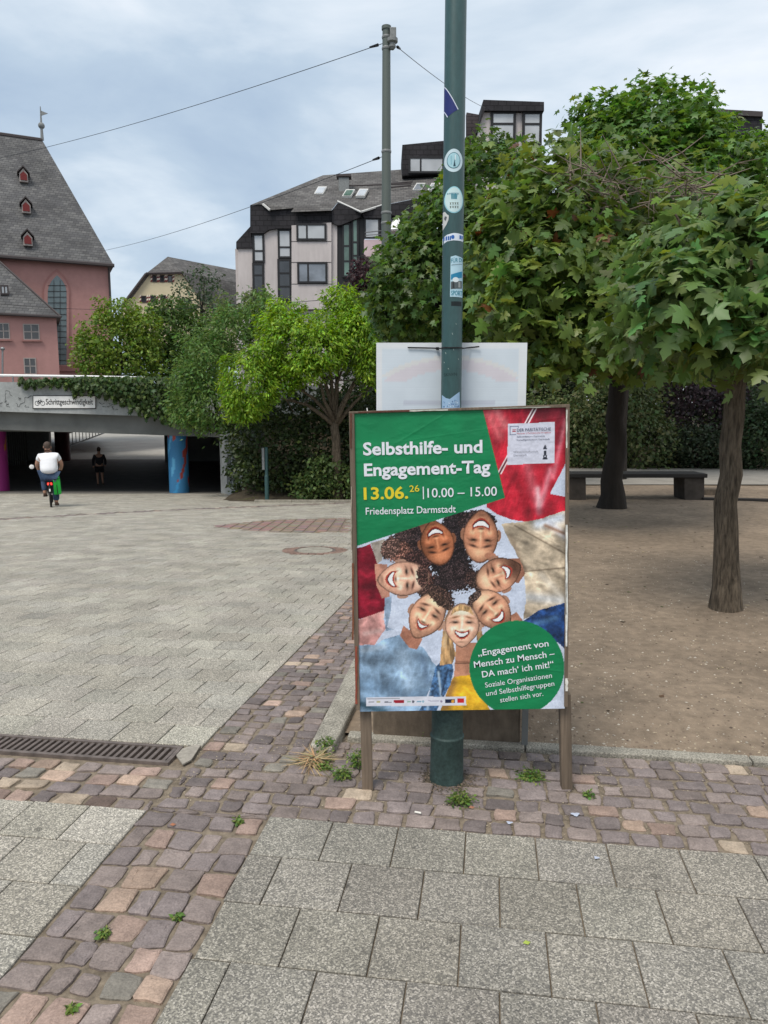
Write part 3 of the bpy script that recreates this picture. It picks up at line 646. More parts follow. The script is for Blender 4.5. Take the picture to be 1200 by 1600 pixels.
def pp(pl, px, py, out=0.0): p0, n = pl; return onplane(px, py, Vector(p0) + n * out, n)
def panel(mb, pl, pts, depth, out=0.0): return mb.prism([pp(pl, x, y, out) for x, y in pts], -pl[1] * depth)
def rectp(x0, y0, x1, y1): return [(x0, y1), (x1, y1), (x1, y0), (x0, y0)]
def window(par, pl, x0, y0, x1, y1, fm, gm, fw=.09, nv=0, nh=(), out=.05, sill=None):
    """frame bars proud of the wall, glass behind them, mullions at fractions"""
    n = pl[1]; a, b = pp(pl, x0, y1, out), pp(pl, x1, y1, out); h = pp(pl, x0, y0, out).z - a.z; u = (b - a); wd = u.length; u.normalize(); mb = MB()
    def bar(s0, z0, s1, z1): mb.prism([a + u * s + Vector((0, 0, z)) for s, z in ((s0, z0), (s1, z0), (s1, z1), (s0, z1))], -n * .12)
    bar(0, 0, fw, h); bar(wd - fw, 0, wd, h); bar(fw, 0, wd - fw, fw); bar(fw, h - fw, wd - fw, h)
    vs = nv if hasattr(nv, '__len__') else [(k + 1) / (nv + 1) for k in range(nv)]
    for f in vs: bar(wd * f - fw * .4, fw, wd * f + fw * .4, h - fw)
    for f in nh: bar(fw, h * (1 - f) - fw * .4, wd - fw, h * (1 - f) + fw * .4)
    fo = mb.build('window', fm, par); mb = MB(); q = a - n * .03
    mb.prism([q + u * s + Vector((0, 0, z)) for s, z in ((.02, .02), (wd - .02, .02), (wd - .02, h - .02), (.02, h - .02))], -n * .02); g = mb.build('pane', gm, fo)
    if sill: mb = MB(); mb.prism([a - u * .1 + Vector((0, 0, -.1)), b + u * .1 + Vector((0, 0, -.1)), b + u * .1, a - u * .1], n * .1); mb.build('sill', sill, fo)
    return fo
# --- church
cdir = Vector((-.905, -.425, 0)).normalized(); cn = Vector((.425, -.905, 0)).normalized(); C0 = Vector((-18.05, 50, 0)); CP = (C0, cn)
ch = thing('church', 'pink church with a huge steep grey slate roof', 'church', (-20, 50, 1.5))
ze = onplane(181, 414, C0, cn).z
L_ = 34; W_ = 13; b0 = C0 + cdir * L_
mb = MB(); q = [C0, b0, b0 - cn * W_, C0 - cn * W_]; mb.prism([p + Vector((0, 0, .5)) for p in q], (0, 0, ze - .6)); mb.build('wall', M_pink, ch)
rz = ze + 10.6; e0 = C0 + cn * .5 - cdir * .35 + Vector((0, 0, ze - .15)); e1 = b0 + cn * .5 + Vector((0, 0, ze - .15)); e3 = C0 - cn * (W_ + .5) - cdir * .35 + Vector((0, 0, ze - .15)); e2 = b0 - cn * (W_ + .5) + Vector((0, 0, ze - .15))
k0 = onplane(66, 219, C0 - cn * 6.5, cn); rz = k0.z; k1_ = b0 - cn * 6.5; k1_.z = rz
mb = MB(); mb.add([e0, e1, e2, e3, k0, k1_], [(0, 1, 5, 4), (3, 4, 5, 2), (0, 4, 3), (1, 2, 5), (0, 3, 2, 1)]); roof = mb.build('roof', M_slate, ch)
RP = (e0, (e1 - e0).cross(k0 - e0).normalized());  RP = (RP[0], RP[1] if RP[1].y < 0 else -RP[1])
mb = MB(); mb.tube([e0 + cn * .08, e1 + cn * .08], .12, 6); mb.build('gutter', M_gutter, ch)
mb = MB(); mb.tube([C0 + cn * .15 - cdir * .05 + Vector((0, 0, ze - .3)), C0 + cn * .15 - cdir * .05 + Vector((0, 0, 1))], .07, 6); mb.build('downpipe', M_gutter, ch)
mb = MB(); mb.tube([k0, k1_], .14, 6); mb.build('ridge_cap', M_gutter, ch)
fn = k0 + Vector((0, 0, .0)); mb = MB(); mb.tube([fn, fn + Vector((0, 0, 2.2))], [.12, .03], 8); mb.sphere(fn + Vector((0, 0, .95)), .22); o = mb.build('finial', M_grey, ch)
mb = MB(); mb.prism([fn + Vector((0, 0, 1.6)), fn + Vector((.5, 0, 1.75)), fn + Vector((0, 0, 1.95))], (0, .03, 0)); mb.build('weather_vane', M_grey, ch)
for (px, py) in ((37, 279), (41, 327), (43.5, 377.5)):
    c = pp(RP, px, py); mb = MB(); s_ = .26
    fa = [c + cdir * -s_ + Vector((0, 0, -.35)) + cn * .55, c + cdir * s_ + Vector((0, 0, -.35)) + cn * .55, c + cdir * s_ + Vector((0, 0, .15)) + cn * .55, c + cn * .55 + Vector((0, 0, .5)), c - cdir * s_ + Vector((0, 0, .15)) + cn * .55]
    mb.prism(fa, -cn * 1.0); d_ = mb.build('dormer', M_aframe, roof)
    mb = MB(); up = Vector((0, 0, 1))
    mb.prism([fa[3] + up * .08, fa[4] + up * .02 - cdir * -.0 - cdir * .12, fa[4] + up * .1 - cdir * .12, fa[3] + up * .18], -cn * 1.3); mb.prism([fa[3] + up * .08, fa[2] + up * .02 + cdir * .12, fa[2] + up * .1 + cdir * .12, fa[3] + up * .18], -cn * 1.3); mb.v = [tuple(Vector(v) + cn * .1) for v in mb.v]; mb.build('dormer_roof', M_gutter, roof)
    mb = MB(); mb.prism([c - cdir * .2 + up * -.25 + cn * .6, c + cdir * .2 + up * -.25 + cn * .6, c + cdir * .2 + up * .1 + cn * .6, c + up * .3 + cn * .6, c - cdir * .2 + up * .1 + cn * .6], -cn * .06); mb.build('hatch', M_red, roof)
def gothic(x0, x1, yt, ys, yb, out, sc=1.0, n=8):
    c = (x0 + x1) / 2; pts = [(x0, yb), (x1, yb), (x1, ys)]
    for k in range(1, n): t = k / n; pts.append((x1 + (c - x1) * (t ** 1.9 * .95 + .05 * t), ys + (yt - ys) * t ** .85))
    pts.append((c, yt))
    for k in range(n - 1, 0, -1): t = k / n; pts.append((x0 + (c - x0) * (t ** 1.9 * .95 + .05 * t), ys + (yt - ys) * t ** .85))
    pts.append((x0, ys)); return pts
def arch(x0, x1, yt, ys, yb): return gothic(x0, x1, yt, ys, yb, 0)
mb = MB(); panel(mb, CP, arch(66.5, 110, 420, 455, 578), .1, .05); mb.build('window_surround', M_pinkd, ch)
mb = MB(); panel(mb, CP, arch(69, 107.5, 425, 456, 574), .1, .085); mb.build('window_surround', M_pink, ch)
mb = MB(); panel(mb, CP, arch(74.5, 104, 430, 458, 570), .1, .10); wn = mb.build('window', M_lead, ch)
mb = MB()
for fx in (.33, .66): x = 74.5 + 29.5 * fx; mb.prism([pp(CP, x - .35, 570, .13), pp(CP, x + .35, 570, .13), pp(CP, x + .35, 438, .13), pp(CP, x - .35, 438, .13)], -cn * .03)
for y in range(446, 570, 9): mb.prism([pp(CP, 74.8, y + .5, .13), pp(CP, 103.7, y + .5, .13), pp(CP, 103.7, y - .3, .13), pp(CP, 74.8, y - .3, .13)], -cn * .03)
mb.build('glazing_bars', M_bframe, wn)
mb = MB(); panel(mb, CP, rectp(64, 572, 142, 580), .25, .2); mb.build('sill', M_pinkd, ch)
# --- annex in front of the church
AP_ = (Vector((-19.9, 45, 0)), cn)
an = thing('church_annex', 'low pink annex with a hipped slate roof in front of the church', 'house', (-21, 45, 1.5)); a0_ = pp(AP_, 88, 496); a1_ = a0_ + cdir * 16
mb = MB(); q = [a0_, a1_, a1_ - cn * 5.0, a0_ - cn * 5.0]; mb.prism([Vector((p.x, p.y, 1.0)) for p in q], (0, 0, a0_.z - 1.0)); mb.build('wall', M_pink, an)
h0 = a0_ + cn * .3 - cdir * .25; h1 = a1_ + cn * .3; pk = onplane(-6, 404, a0_ - cn * 2.6, cn); pk2 = pk + cdir * 11; h3 = a0_ - cn * 5.3 - cdir * .25; h2 = a1_ - cn * 5.3; 
mb = MB(); mb.add([h0, h1, h2, h3, pk, pk2], [(0, 1, 5, 4), (3, 4, 5, 2), (0, 4, 3), (1, 2, 5), (0, 3, 2, 1)]); arf = mb.build('roof', M_slate, an)
mb = MB(); mb.tube([h0 + cn * .05, h1 + cn * .05], .08, 6); mb.build('gutter', M_gutter, an); mb = MB(); mb.tube([h0, pk], .07, 6); mb.build('hip_cap', M_gutter, an)
for (x0, y0, x1, y1, nn_) in ((-4, 504.5, 16, 530, 1), (37, 506, 62.5, 531, 1), (38, 559, 57.5, 585, 1)):
    window(an, AP_, x0, y0, x1, y1, M_pinkd if False else M_aframe, M_glassd, .055, nn_, (.5,), .04, M_pinkd)
ARP = (h0, (h1 - h0).cross(pk - h0).normalized()); ARP = (ARP[0], ARP[1] if ARP[1].y < 0 else -ARP[1])
window(an, ARP, 1, 447, 14, 460, M_gutter, M_glassl, .08, 1, (), .1)
# --- cream house with half-hipped gable
HP = (Vector((-24, 70, 0)), Vector((.10, -.995, 0)).normalized()); ho = thing('cream_house', 'cream gabled house with half-hipped slate roof and small square windows', 'house', (-22, 70, 2))
def hp(px, py, o=0.0): return pp(HP, px, py, o)
back = Vector((-.995 * 0 + .62, .78, 0)).normalized() * 17
g = [(192, 540), (192, 474), (230, 429), (283, 427), (312, 468), (318, 540)]
mb = MB(); mb.prism([hp(x, y) for x, y in g], back); mb.build('wall', M_cream, ho)
ap = hp(262, 401, -3.0); up = Vector((0, 0, .2))
L0, L1, R1, R0 = hp(190, 478, .3), hp(228, 427.5, .3), hp(284, 426, .3), hp(318, 474, .3)
mb = MB(); bk = back; apb = ap + bk
mb.add([L0, L1, ap, apb, L0 + bk, L1 + bk], [(0, 1, 5, 4), (1, 2, 3, 5)]); mb.add([R0, R1, ap, apb, R0 + bk, R1 + bk], [(0, 4, 5, 1), (1, 5, 3, 2)]); mb.add([L1, R1, ap], [(0, 1, 2)]); hr = mb.build('roof', M_slate2, ho)
mb = MB(); mb.tube([L0, L1], .12, 5); mb.tube([L1, R1], .12, 5); mb.build('barge_board', M_gutter, ho)
for (x, y, w_) in ((238, 430, 7), (250, 430, 7), (262, 430, 7.5), (220.5, 462, 8.5), (235, 461.5, 9), (250.5, 461, 9)):
    window(ho, HP, x, y, x + w_, y + 11, M_gutter, M_glassd, .08, 0, (), .05)
    for xs_ in (x - 2.6, x + w_ + .2):
        mb = MB(); 
        for k in range(4): mb.cur = srgb(225, 215, 200) if k % 2 else srgb(110, 40, 45); mb.prism([hp(xs_, y + 11 - k * 2.75, .06), hp(xs_ + 2.4, y + 9.2 - k * 2.75, .06), hp(xs_ + 2.4, y + 6.45 - k * 2.75, .06), hp(xs_, y + 8.25 - k * 2.75, .06)], (0, .05, 0))
        mb.build('shutter', M_attr, ho)
# long side roof seen to the right of the gable, with dormers, and white wall below
S0, S1 = P(282, 426, 72), P(385, 436, 84); T0, T1 = P(268, 402, 76), P(385, 434, 90)
mb = MB(); mb.add([P(284, 470, 71), P(392, 510, 84), P(392, 436, 90), P(263, 401, 76)], [(0, 1, 2, 3)]); mb.add([P(263, 401, 76), P(392, 436, 90), P(392, 470, 97), P(263, 440, 83)], [(0, 1, 2, 3)]); mb.build('roof', M_slate2, ho)
mb = MB(); mb.prism([P(286, 560, 71.5), P(392, 560, 84.5), P(392, 508, 84.5), P(286, 468, 71.5)], (0, 5, 0)); mb.build('wall', M_wframe, ho)
rpn = ((P(392, 510, 84) - P(284, 470, 71)).cross(P(263, 401, 76) - P(284, 470, 71))).normalized(); rpn = rpn if rpn.y < 0 else -rpn; RRP = (P(284, 470, 71), rpn)
for (x, y, w_, h_) in ((346, 441, 10, 14), (364, 447, 9, 13), (353, 464, 8, 13), (366, 470, 6, 12)):
    c = pp(RRP, x + w_ / 2, y + h_, .0); s_ = w_ / F * c.y / 2; hh = h_ / F * c.y; mb = MB()
    mb.prism([c + Vector((-s_, -.9, 0)), c + Vector((s_, -.9, 0)), c + Vector((s_, -.9, hh * .7)), c + Vector((0, -.9, hh)), c + Vector((-s_, -.9, hh * .7))], (0, 2.2, 0)); d_ = mb.build('dormer', M_slate2, ho)
    mb = MB(); mb.box(c.x - s_ * .6, c.y - 1.0, c.z + hh * .1, c.x + s_ * .6, c.y - .9, c.z + hh * .65); wf = mb.build('window', M_wframe, d_); 
mb = MB(); q = P(366, 428, 86); mb.box(q.x - .9, q.y, q.z - 1.2, q.x + .6, q.y + .8, q.z + .3); mb.build('chimney', M_gutter, ho)
for (x, y) in ((334, 505), (352, 506), (336, 486)): 
    q = P(x, y, 71.5 + (x - 286) / 106 * 13 - .1); mb = MB(); mb.box(q.x - .5, q.y - .05, q.z - .8, q.x + .5, q.y + .02, q.z + .7); mb.build('window', M_glassd, ho)

# --- modern apartment building
MP = (Vector((0, 50, 0)), ny_); ab_ = thing('apartment_building', 'angular modern building with pinkish concrete panels and black slate cladding', 'building', (-5, 51, 1))
c3 = lambda x, y: (350 + x / 3.4286, 130 + y / 3.4286)
def cpan(name, mt, pts, depth, out, conv=c3, pl=MP, par=None): mb = MB(); panel(mb, pl, [conv(*p) for p in pts], depth, out); return mb.build(name, mt, par or ab_)
# bodies behind
mb = MB(); a_, b_ = P(374, 560, 51), P(900, 560, 51); zt = P(374, 352, 51).z; mb.box(a_.x, 50.5, .5, b_.x, 68, zt - 1.6); mb.build('wall', M_panel, ab_)
cpan('wall', M_panel, [(75, 1500), (152, 1500), (152, 870), (75, 870)], 1, .0)
cpan('cladding', M_slatedark, [(65, 850), (140, 768), (152, 885), (65, 885)], 1.6, .12)
cpan('cladding', M_slatedark, [(140, 655), (208, 650), (246, 680), (375, 670), (358, 690), (577, 680), (580, 748), (360, 762), (360, 778), (288, 778), (240, 785), (215, 803), (140, 803)], 1.2, .35)
cpan('cladding', M_slatedark, [(577, 682), (610, 640), (735, 690), (735, 715), (625, 760), (608, 762), (580, 748)], 1.2, .5)
cpan('wall', M_panel, [(216, 1500), (291, 1500), (291, 778), (240, 784), (216, 800)], .6, .12)
cpan('wall', M_panel, [(362, 1210), (575, 1210), (575, 746), (362, 762)], .8, .45)
cpan('wall', M_panel, [(575, 1210), (606, 1210), (606, 756), (575, 742)], .5, .25)
cpan('wall', M_panel, [(362, 1500), (606, 1500), (606, 1218), (362, 1218)], .3, .05)
for (yy) in (846, 958, 1074): 
    cpan('joint', M_gutter, [(362, yy + 3), (576, yy + 3), (576, yy), (362, yy)], .03, .465)
def win(x0, y0, x1, y1, gm, nv=0, nh=(), out=.1, fw=.13, pl=MP, conv=c3, fm=None):
    a_, b_ = conv(x0, y0), conv(x1, y1); return window(ab_, pl, a_[0], a_[1], b_[0], b_[1], fm or M_bframe, gm, fw, nv, nh, out)
win(155, 805, 218, 960, M_glassl, 0, (.6,), .2); win(155, 963, 218, 1180, M_glassd, 0, (.3,), .2)
win(289, 780, 363, 938, M_glassl, 0, (.62,), .2); win(289, 941, 363, 1165, M_glassd, 0, (.34, .66), .2)
win(388, 750, 549, 842, M_glassl, (.35,), (), .55); win(393, 957, 554, 1072, M_glass, (.36,), (), .55)
# dark glazed bay: two faces
BP = (Vector(P(608 / 3.4286 + 350, 500, 50.2)), Vector((.35, -.94, 0)).normalized())
cpan('cladding', M_bframe, [(606, 1500), (752, 1500), (752, 690), (606, 756)], .6, .15)
win(634, 748, 680, 1040, M_glassg, 0, (.42, .7), .3, .12); win(684, 720, 722, 1010, M_glassg, 0, (.45, .7), .3, .12)
cpan('cladding', M_slatedark, [(735, 690), (848, 655), (1130, 598), (1178, 590), (1178, 700), (985, 745), (890, 700), (845, 722), (752, 722)], 1.0, .4)
win(752, 722, 834, 832, M_glassl, 0, (), .3, .1)
win(834, 722, 1000, 832, M_glassd, (.3, .6), (), .2, .1)
M_balc = mat('pink_balcony_panel', (.52, .40, .42), .85, n1=(1, .12, 5)); cpan('balcony', M_balc, [(750, 928), (1130, 928), (1130, 832), (750, 838)], .3, 1.4)
cpan('wall', M_gutter, [(752, 1500), (1130, 1500), (1130, 934), (752, 934)], .5, .3)
mb = MB(); mb.tube([P(*c3(755, 800), 48.5), P(*c3(1000, 775), 48.5)], .03, 5); mb.tube([P(*c3(755, 815), 48.5), P(*c3(1000, 800), 48.5)], .025, 5); mb.build('balcony_rail', M_steel, ab_)
pr = thing('parasol', 'folded white parasol standing on the pink balcony', 'parasol', P(*c3(920, 800), 49)); q = P(*c3(925, 775), 49.3); mb = MB(); mb.lathe((q.x, q.y, q.z), [(.75, -.3), (.7, -.25), (.02, .75)], 8); mb.build('canopy', M_white, pr); mb = MB(); mb.tube([q - Vector((0, 0, 2)), q + Vector((0, 0, .3))], .03, 6); mb.build('pole', M_steel, pr)
# roofs
def rp3(x, y, Y): return P(*c3(x, y), Y)
E0, E1, E2, E3, E4, E5, E6 = rp3(140, 653, 49.6), rp3(208, 648, 49.6), rp3(246, 680, 49.4), rp3(375, 668, 49.5), rp3(358, 690, 49.2), rp3(575, 682, 49.2), rp3(610, 638, 50.5)
K0, K1 = rp3(530, 493, 57), rp3(1250, 440, 57)
mb = MB(); mb.add([E0, E1, E2, E3, E5, E6, K0], [(0, 1, 6), (1, 2, 3, 6), (3, 4, 5, 6)]); mb.add([E3, E4, E5], [(0, 1, 2)])
mb.add([E6, rp3(735, 690, 49.2), rp3(848, 654, 50.0), rp3(1130, 597, 50.6), rp3(1250, 580, 50.6), K1, K0], [(0, 1, 2, 6), (2, 3, 4, 5, 6)]); rf = mb.build('roof', M_slate2, ab_)
mb = MB(); mb.tube([E6 + Vector((0, -.05, .05)), rp3(735, 690, 49.1)], .07, 5); mb.tube([rp3(735, 690, 49.1), rp3(848, 654, 49.9)], .07, 5); mb.build('flashing', M_wframe, ab_); mb = MB(); mb.tube([E1, E2], .08, 5); mb.build('flashing', M_wframe, ab_)
mb = MB(); mb.add([K0, K1, rp3(1250, 560, 70), rp3(140, 700, 70), E0], [(0, 1, 2, 3), (0, 3, 4)]); mb.build('roof', M_slate2, ab_)
rn = ((K1 - K0).cross(rp3(848, 654, 50) - K0)).normalized(); rn = rn if rn.y < 0 else -rn; RO = (K0, rn)
for (x0, x1, y0, y1, gm) in ((482, 552, 553, 592, M_glassl), (632, 702, 568, 604, M_glassg), (704, 774, 565, 604, M_glassl), (1010, 1080, 534, 570, M_glass), (1090, 1158, 534, 572, M_glassl), (1094, 1146, 632, 664, M_glassl)):
    mb = MB(); pts = [(x0, y1), (x1 - 22, y1), (x1, y0), (x0 + 22, y0)]; panel(mb, RO, [c3(*p) for p in pts], .15, .25); s_ = mb.build('skylight', M_wframe, ab_)
    cx = sum(p[0] for p in pts) / 4; cy = sum(p[1] for p in pts) / 4; mb = MB(); panel(mb, RO, [c3(cx + (p[0] - cx) * .8, cy + (p[1] - cy) * .78) for p in pts], .05, .28); mb.build('pane', gm, s_)
q = rp3(642, 580, 53); q2 = rp3(642, 505, 53); mb = MB(); mb.box(q.x - .35, q.y, q.z - .5, q.x + .35, q.y + .6, q2.z); ck = mb.build('chimney', M_grey, ab_); mb = MB(); mb.box(q.x - .5, q.y - .1, q2.z + .05, q.x + .5, q.y + .7, q2.z + .2); mb.build('chimney_cap', M_gutter, ck)
for (y, xa, xb) in ((550, 665, 1005), (540, 870, 1010), (560, 880, 1000)):
    mb = MB(); mb.tube([pp(RO, *c3(xa, y), .3), pp(RO, *c3(xb, y - 12), .3)], .05, 5); mb.build('snow_guard', M_gutter, ab_)
# top dormer
DP = (Vector((0, 54, 0)), ny_)
cpan('dormer', M_slatedark, [(955, 495), (1260, 478), (1260, 300), (955, 330)], 4, 0, pl=DP)
win(988, 392, 1180, 482, M_glassl, (.34,), (), .1, .14, pl=DP)
# tower on the right
c5 = lambda x, y: (560 + x / 3.5294, 60 + y / 3.5294); TP = (Vector((0, 48.5, 0)), ny_)
cpan('cladding', M_slatedark, [(596, 1000), (672, 1000), (672, 470), (590, 545)], 3, .0, c5, (Vector((0, 51, 0)), ny_))
cpan('cladding', tilemat('diagonal_slate', (.06, .05, .052), (.075, .062, .066), (.028, .025, .026), .6, .22, rot=(R(90), R(52), 0)), [(597, 1000), (664, 1000), (664, 420), (597, 408)], .5, .0, c5, (Vector((0, 50.3, 0)), ny_))
cpan('wall', M_panel, [(664, 1000), (728, 1000), (728, 398), (696, 398), (664, 490)], 4, .0, c5, TP)
cpan('wall', M_panel, [(728, 1000), (1012, 1000), (1012, 398), (728, 398)], 4, -.05, c5, TP)
cpan('cladding', M_slatedark, [(689, 338), (1024, 350), (1024, 400), (725, 398), (696, 398), (664, 492), (660, 490), (683, 392)], 4.2, .3, c5, TP)
win(728, 400, 866, 585, M_glassl, 0, (.38,), .12, .16, TP, c5); win(902, 402, 1010, 585, M_glassl, 0, (.38,), .12, .16, TP, c5)
cpan('cladding', M_slatedark, [(728, 700), (866, 700), (866, 590), (728, 590)], .1, .08, c5, TP)
ab2 = thing('flat_roof_block', 'dark flat roofed block showing above the maple crown at the right', 'building', P(1155, 300, 55))
mb = MB(); panel(mb, (Vector((0, 55, 0)), ny_), [(1110, 400), (1191, 400), (1191, 175), (1110, 170)], 6); mb.build('wall', M_slatedark, ab2)
mb = MB(); panel(mb, (Vector((0, 54.8, 0)), ny_), [(1108, 178), (1192, 182), (1192, 174), (1108, 169.5)], 6.4); mb.build('roof', M_gutter, ab2)

# ------------------------------------------------------------------ trees and shrubs
def norm(a): return a / np.maximum(np.linalg.norm(a, axis=-1, keepdims=True), 1e-9)
def maple_template():
    half = [(.0, .0), (.20, -.06), (.44, .02), (.36, .13), (.24, .20), (.42, .30), (.60, .55), (.42, .50), (.19, .50), (.26, .68), (.15, .78), (.0, 1.0)]
    pts = half + [(-x, y) for x, y in half[-2:0:-1]]; c = (0, .34)
    V = [(c[0], c[1], .03)] + [(x, y, -.16 * (x * x + (y - .3) ** 2) + (.03 if abs(x) < .05 else 0)) for x, y in pts]
    n = len(pts); return np.array(V, float), np.array([(0, 1 + i, 1 + (i + 1) % n) for i in range(n)])
MT = maple_template()
MT2 = (np.array([(0, 0, 0), (.42, .1, -.03), (.2, .35, .02), (.5, .6, -.05), (.15, .6, 0), (0, 1, -.08), (-.15, .6, 0), (-.5, .6, -.05), (-.2, .35, .02), (-.42, .1, -.03)], float), np.array([(0, 1, 2), (2, 3, 4), (4, 5, 6), (6, 7, 8), (8, 9, 0), (0, 2, 4), (0, 4, 6), (0, 6, 8)]))
DT = (np.array([(0, 0, 0), (.30, .45, .04), (0, 1, -.05), (-.30, .45, .04)], float), np.array([(0, 1, 3), (1, 2, 3)]))
def frond_t(n=6, w=.34, l=1.0):
    V = []; T = []
    for i in range(n):
        y = l * (.12 + .8 * i / n); s = .55 + .45 * math.sin(math.pi * (i + .6) / n)
        for sg_ in (-1, 1):
            k = len(V); a = (sg_ * w * s, y + .12, -.05 - .12 * (y ** 2)); V += [(0, y, -.12 * y * y), (sg_ * w * s * .5, y - .055, -.12 * y * y), a, (sg_ * w * s * .5, y + .13, -.12 * y * y)]; T += [(k, k + 1, k + 2), (k, k + 2, k + 3)]
    return np.array(V, float), np.array(T)
NT = (np.array([(0, 0, 0), (.17, .45, .03), (0, 1, -.06), (-.17, .45, .03)], float), np.array([(0, 1, 3), (1, 2, 3)]))
FT = frond_t(9, .2); FT2 = frond_t(4, .4)
def blob_points(blobs, n, r, lo=.7, noise=.22):
    B = np.array(blobs, float); area = (B[:, 3] * B[:, 4] + B[:, 4] * B[:, 5] + B[:, 3] * B[:, 5]); idx = r.choice(len(B), n * 3, p=area / area.sum()); d = norm(r.normal(size=(n * 3, 3)))
    f = lo + (1 - lo) * r.random(n * 3) ** .6 + noise * (r.random(n * 3) - .5) * .5
    bump = 1 + noise * np.sin(d[:, 0] * 7 + idx) * np.sin(d[:, 1] * 6 + 2 * idx) * np.sin(d[:, 2] * 8 + idx * .7)
    p = B[idx, :3] + d * B[idx, 3:6] * (f * bump)[:, None]; keep = np.ones(n * 3, bool)
    for k in range(len(B)):
        q = (p - B[k, :3]) / B[k, 3:6]; keep &= ~((np.linalg.norm(q, axis=1) < lo * .75) & (idx != k))
    nn_ = norm(d / B[idx, 3:6]); return p[keep][:n], nn_[keep][:n]
def leaves(tmpl, pos, outw, size, r, up=.7, rnd=.6, droop=.5, spread=None):
    n = len(pos); V0, T0 = tmpl; nrm = norm(outw * .7 + np.array([0, 0, up]) + r.normal(size=(n, 3)) * rnd)
    h = outw.copy(); h[:, 2] = 0; t = norm(h) + np.array([0, 0, -droop]) + r.normal(size=(n, 3)) * .55; t = norm(t - nrm * (t * nrm).sum(1, keepdims=True)); s = np.cross(t, nrm)
    sz = size * (.5 + .75 * r.random(n)); V = (V0[None, :, 0:1] * s[:, None] + V0[None, :, 1:2] * t[:, None] + V0[None, :, 2:3] * nrm[:, None]) * sz[:, None, None] + pos[:, None]
    T = (T0[None] + len(V0) * np.arange(n)[:, None, None]).reshape(-1, 3); return V, T, (s, t, nrm, sz)
def twiggy(blobs, n, per, sc, r, lo=.7, noise=.22):
    p, o = blob_points(blobs, max(1, n // per), r, lo, noise); P_ = np.repeat(p, per, 0) + r.normal(size=(len(p) * per, 3)) * sc; return P_, np.repeat(o, per, 0)
def leafcol(n, base, r, var=.22, alt=None, altp=.08, per=1):
    c = np.array(base)[None] * (1 + var * r.normal(size=(n, 1))).clip(.4, 1.8); c[:, 0] *= (1 + .15 * r.normal(size=n)).clip(.5, 1.6)
    if per > 1: g_ = np.repeat((1 + var * .8 * r.normal(size=(n // per + 1, 1))).clip(.45, 1.7), per, 0)[:n]; c *= g_
    if alt is not None: m_ = r.random(n) < altp; c[m_] = np.array(alt)[r.integers(0, len(alt), m_.sum())]
    return c
def limbs(root, base, fork, tips, r0, mat_, r, name='limb', flare=1.5, n=14, wob=.05):
    mb = MB(); base, fork = Vector(base), Vector(fork); path = [base + Vector((0, 0, -.15))]; rad = [r0 * flare]
    steps = 9
    for k in range(steps + 1):
        t = k / steps; p = base.lerp(fork, t) + Vector((r.normal() * wob * .3, r.normal() * wob * .3, 0)) * (0 if k == 0 else 1); path.append(p); rad.append(r0 * (1 + (flare - 1) * math.exp(-t * 9)) * (1 - .22 * t))
    mb.tube(path, rad, n); tr = mb.build('trunk', mat_, root, smooth=True)
    for tp in tips:
        mb = MB(); tp = Vector(tp); s_ = base.lerp(fork, r.uniform(.9, 1.0)); mid = s_.lerp(tp, .5) + Vector((r.normal() * .12, r.normal() * .12, r.uniform(.0, .35))) * (tp - s_).length * .35
        pts = [s_, s_.lerp(mid, .5) + Vector((0, 0, .03)), mid, mid.lerp(tp, .5), tp]; mb.tube(pts, [r0 * .55, r0 * .42, r0 * .3, r0 * .2, r0 * .08], 7)
        for q in range(3):
            a_ = mid.lerp(tp, r.uniform(0, .7)); e_ = a_ + Vector((r.normal(), r.normal(), r.normal() * .6 + .3)).normalized() * (tp - mid).length * .6; mb.tube([a_, a_.lerp(e_, .5) + Vector((0, 0, .04)), e_], [r0 * .18, r0 * .1, r0 * .04], 5)
        mb.build(name, mat_, root, smooth=True)
def part_np(name, V, T, C, m, parent, kind='stuff'):
    V = V.reshape(-1, 3) - np.array(wloc(parent)); o = link_me(name, np_mesh(name, V, T, C, m), parent)
    if kind: o['kind'] = kind
    return o
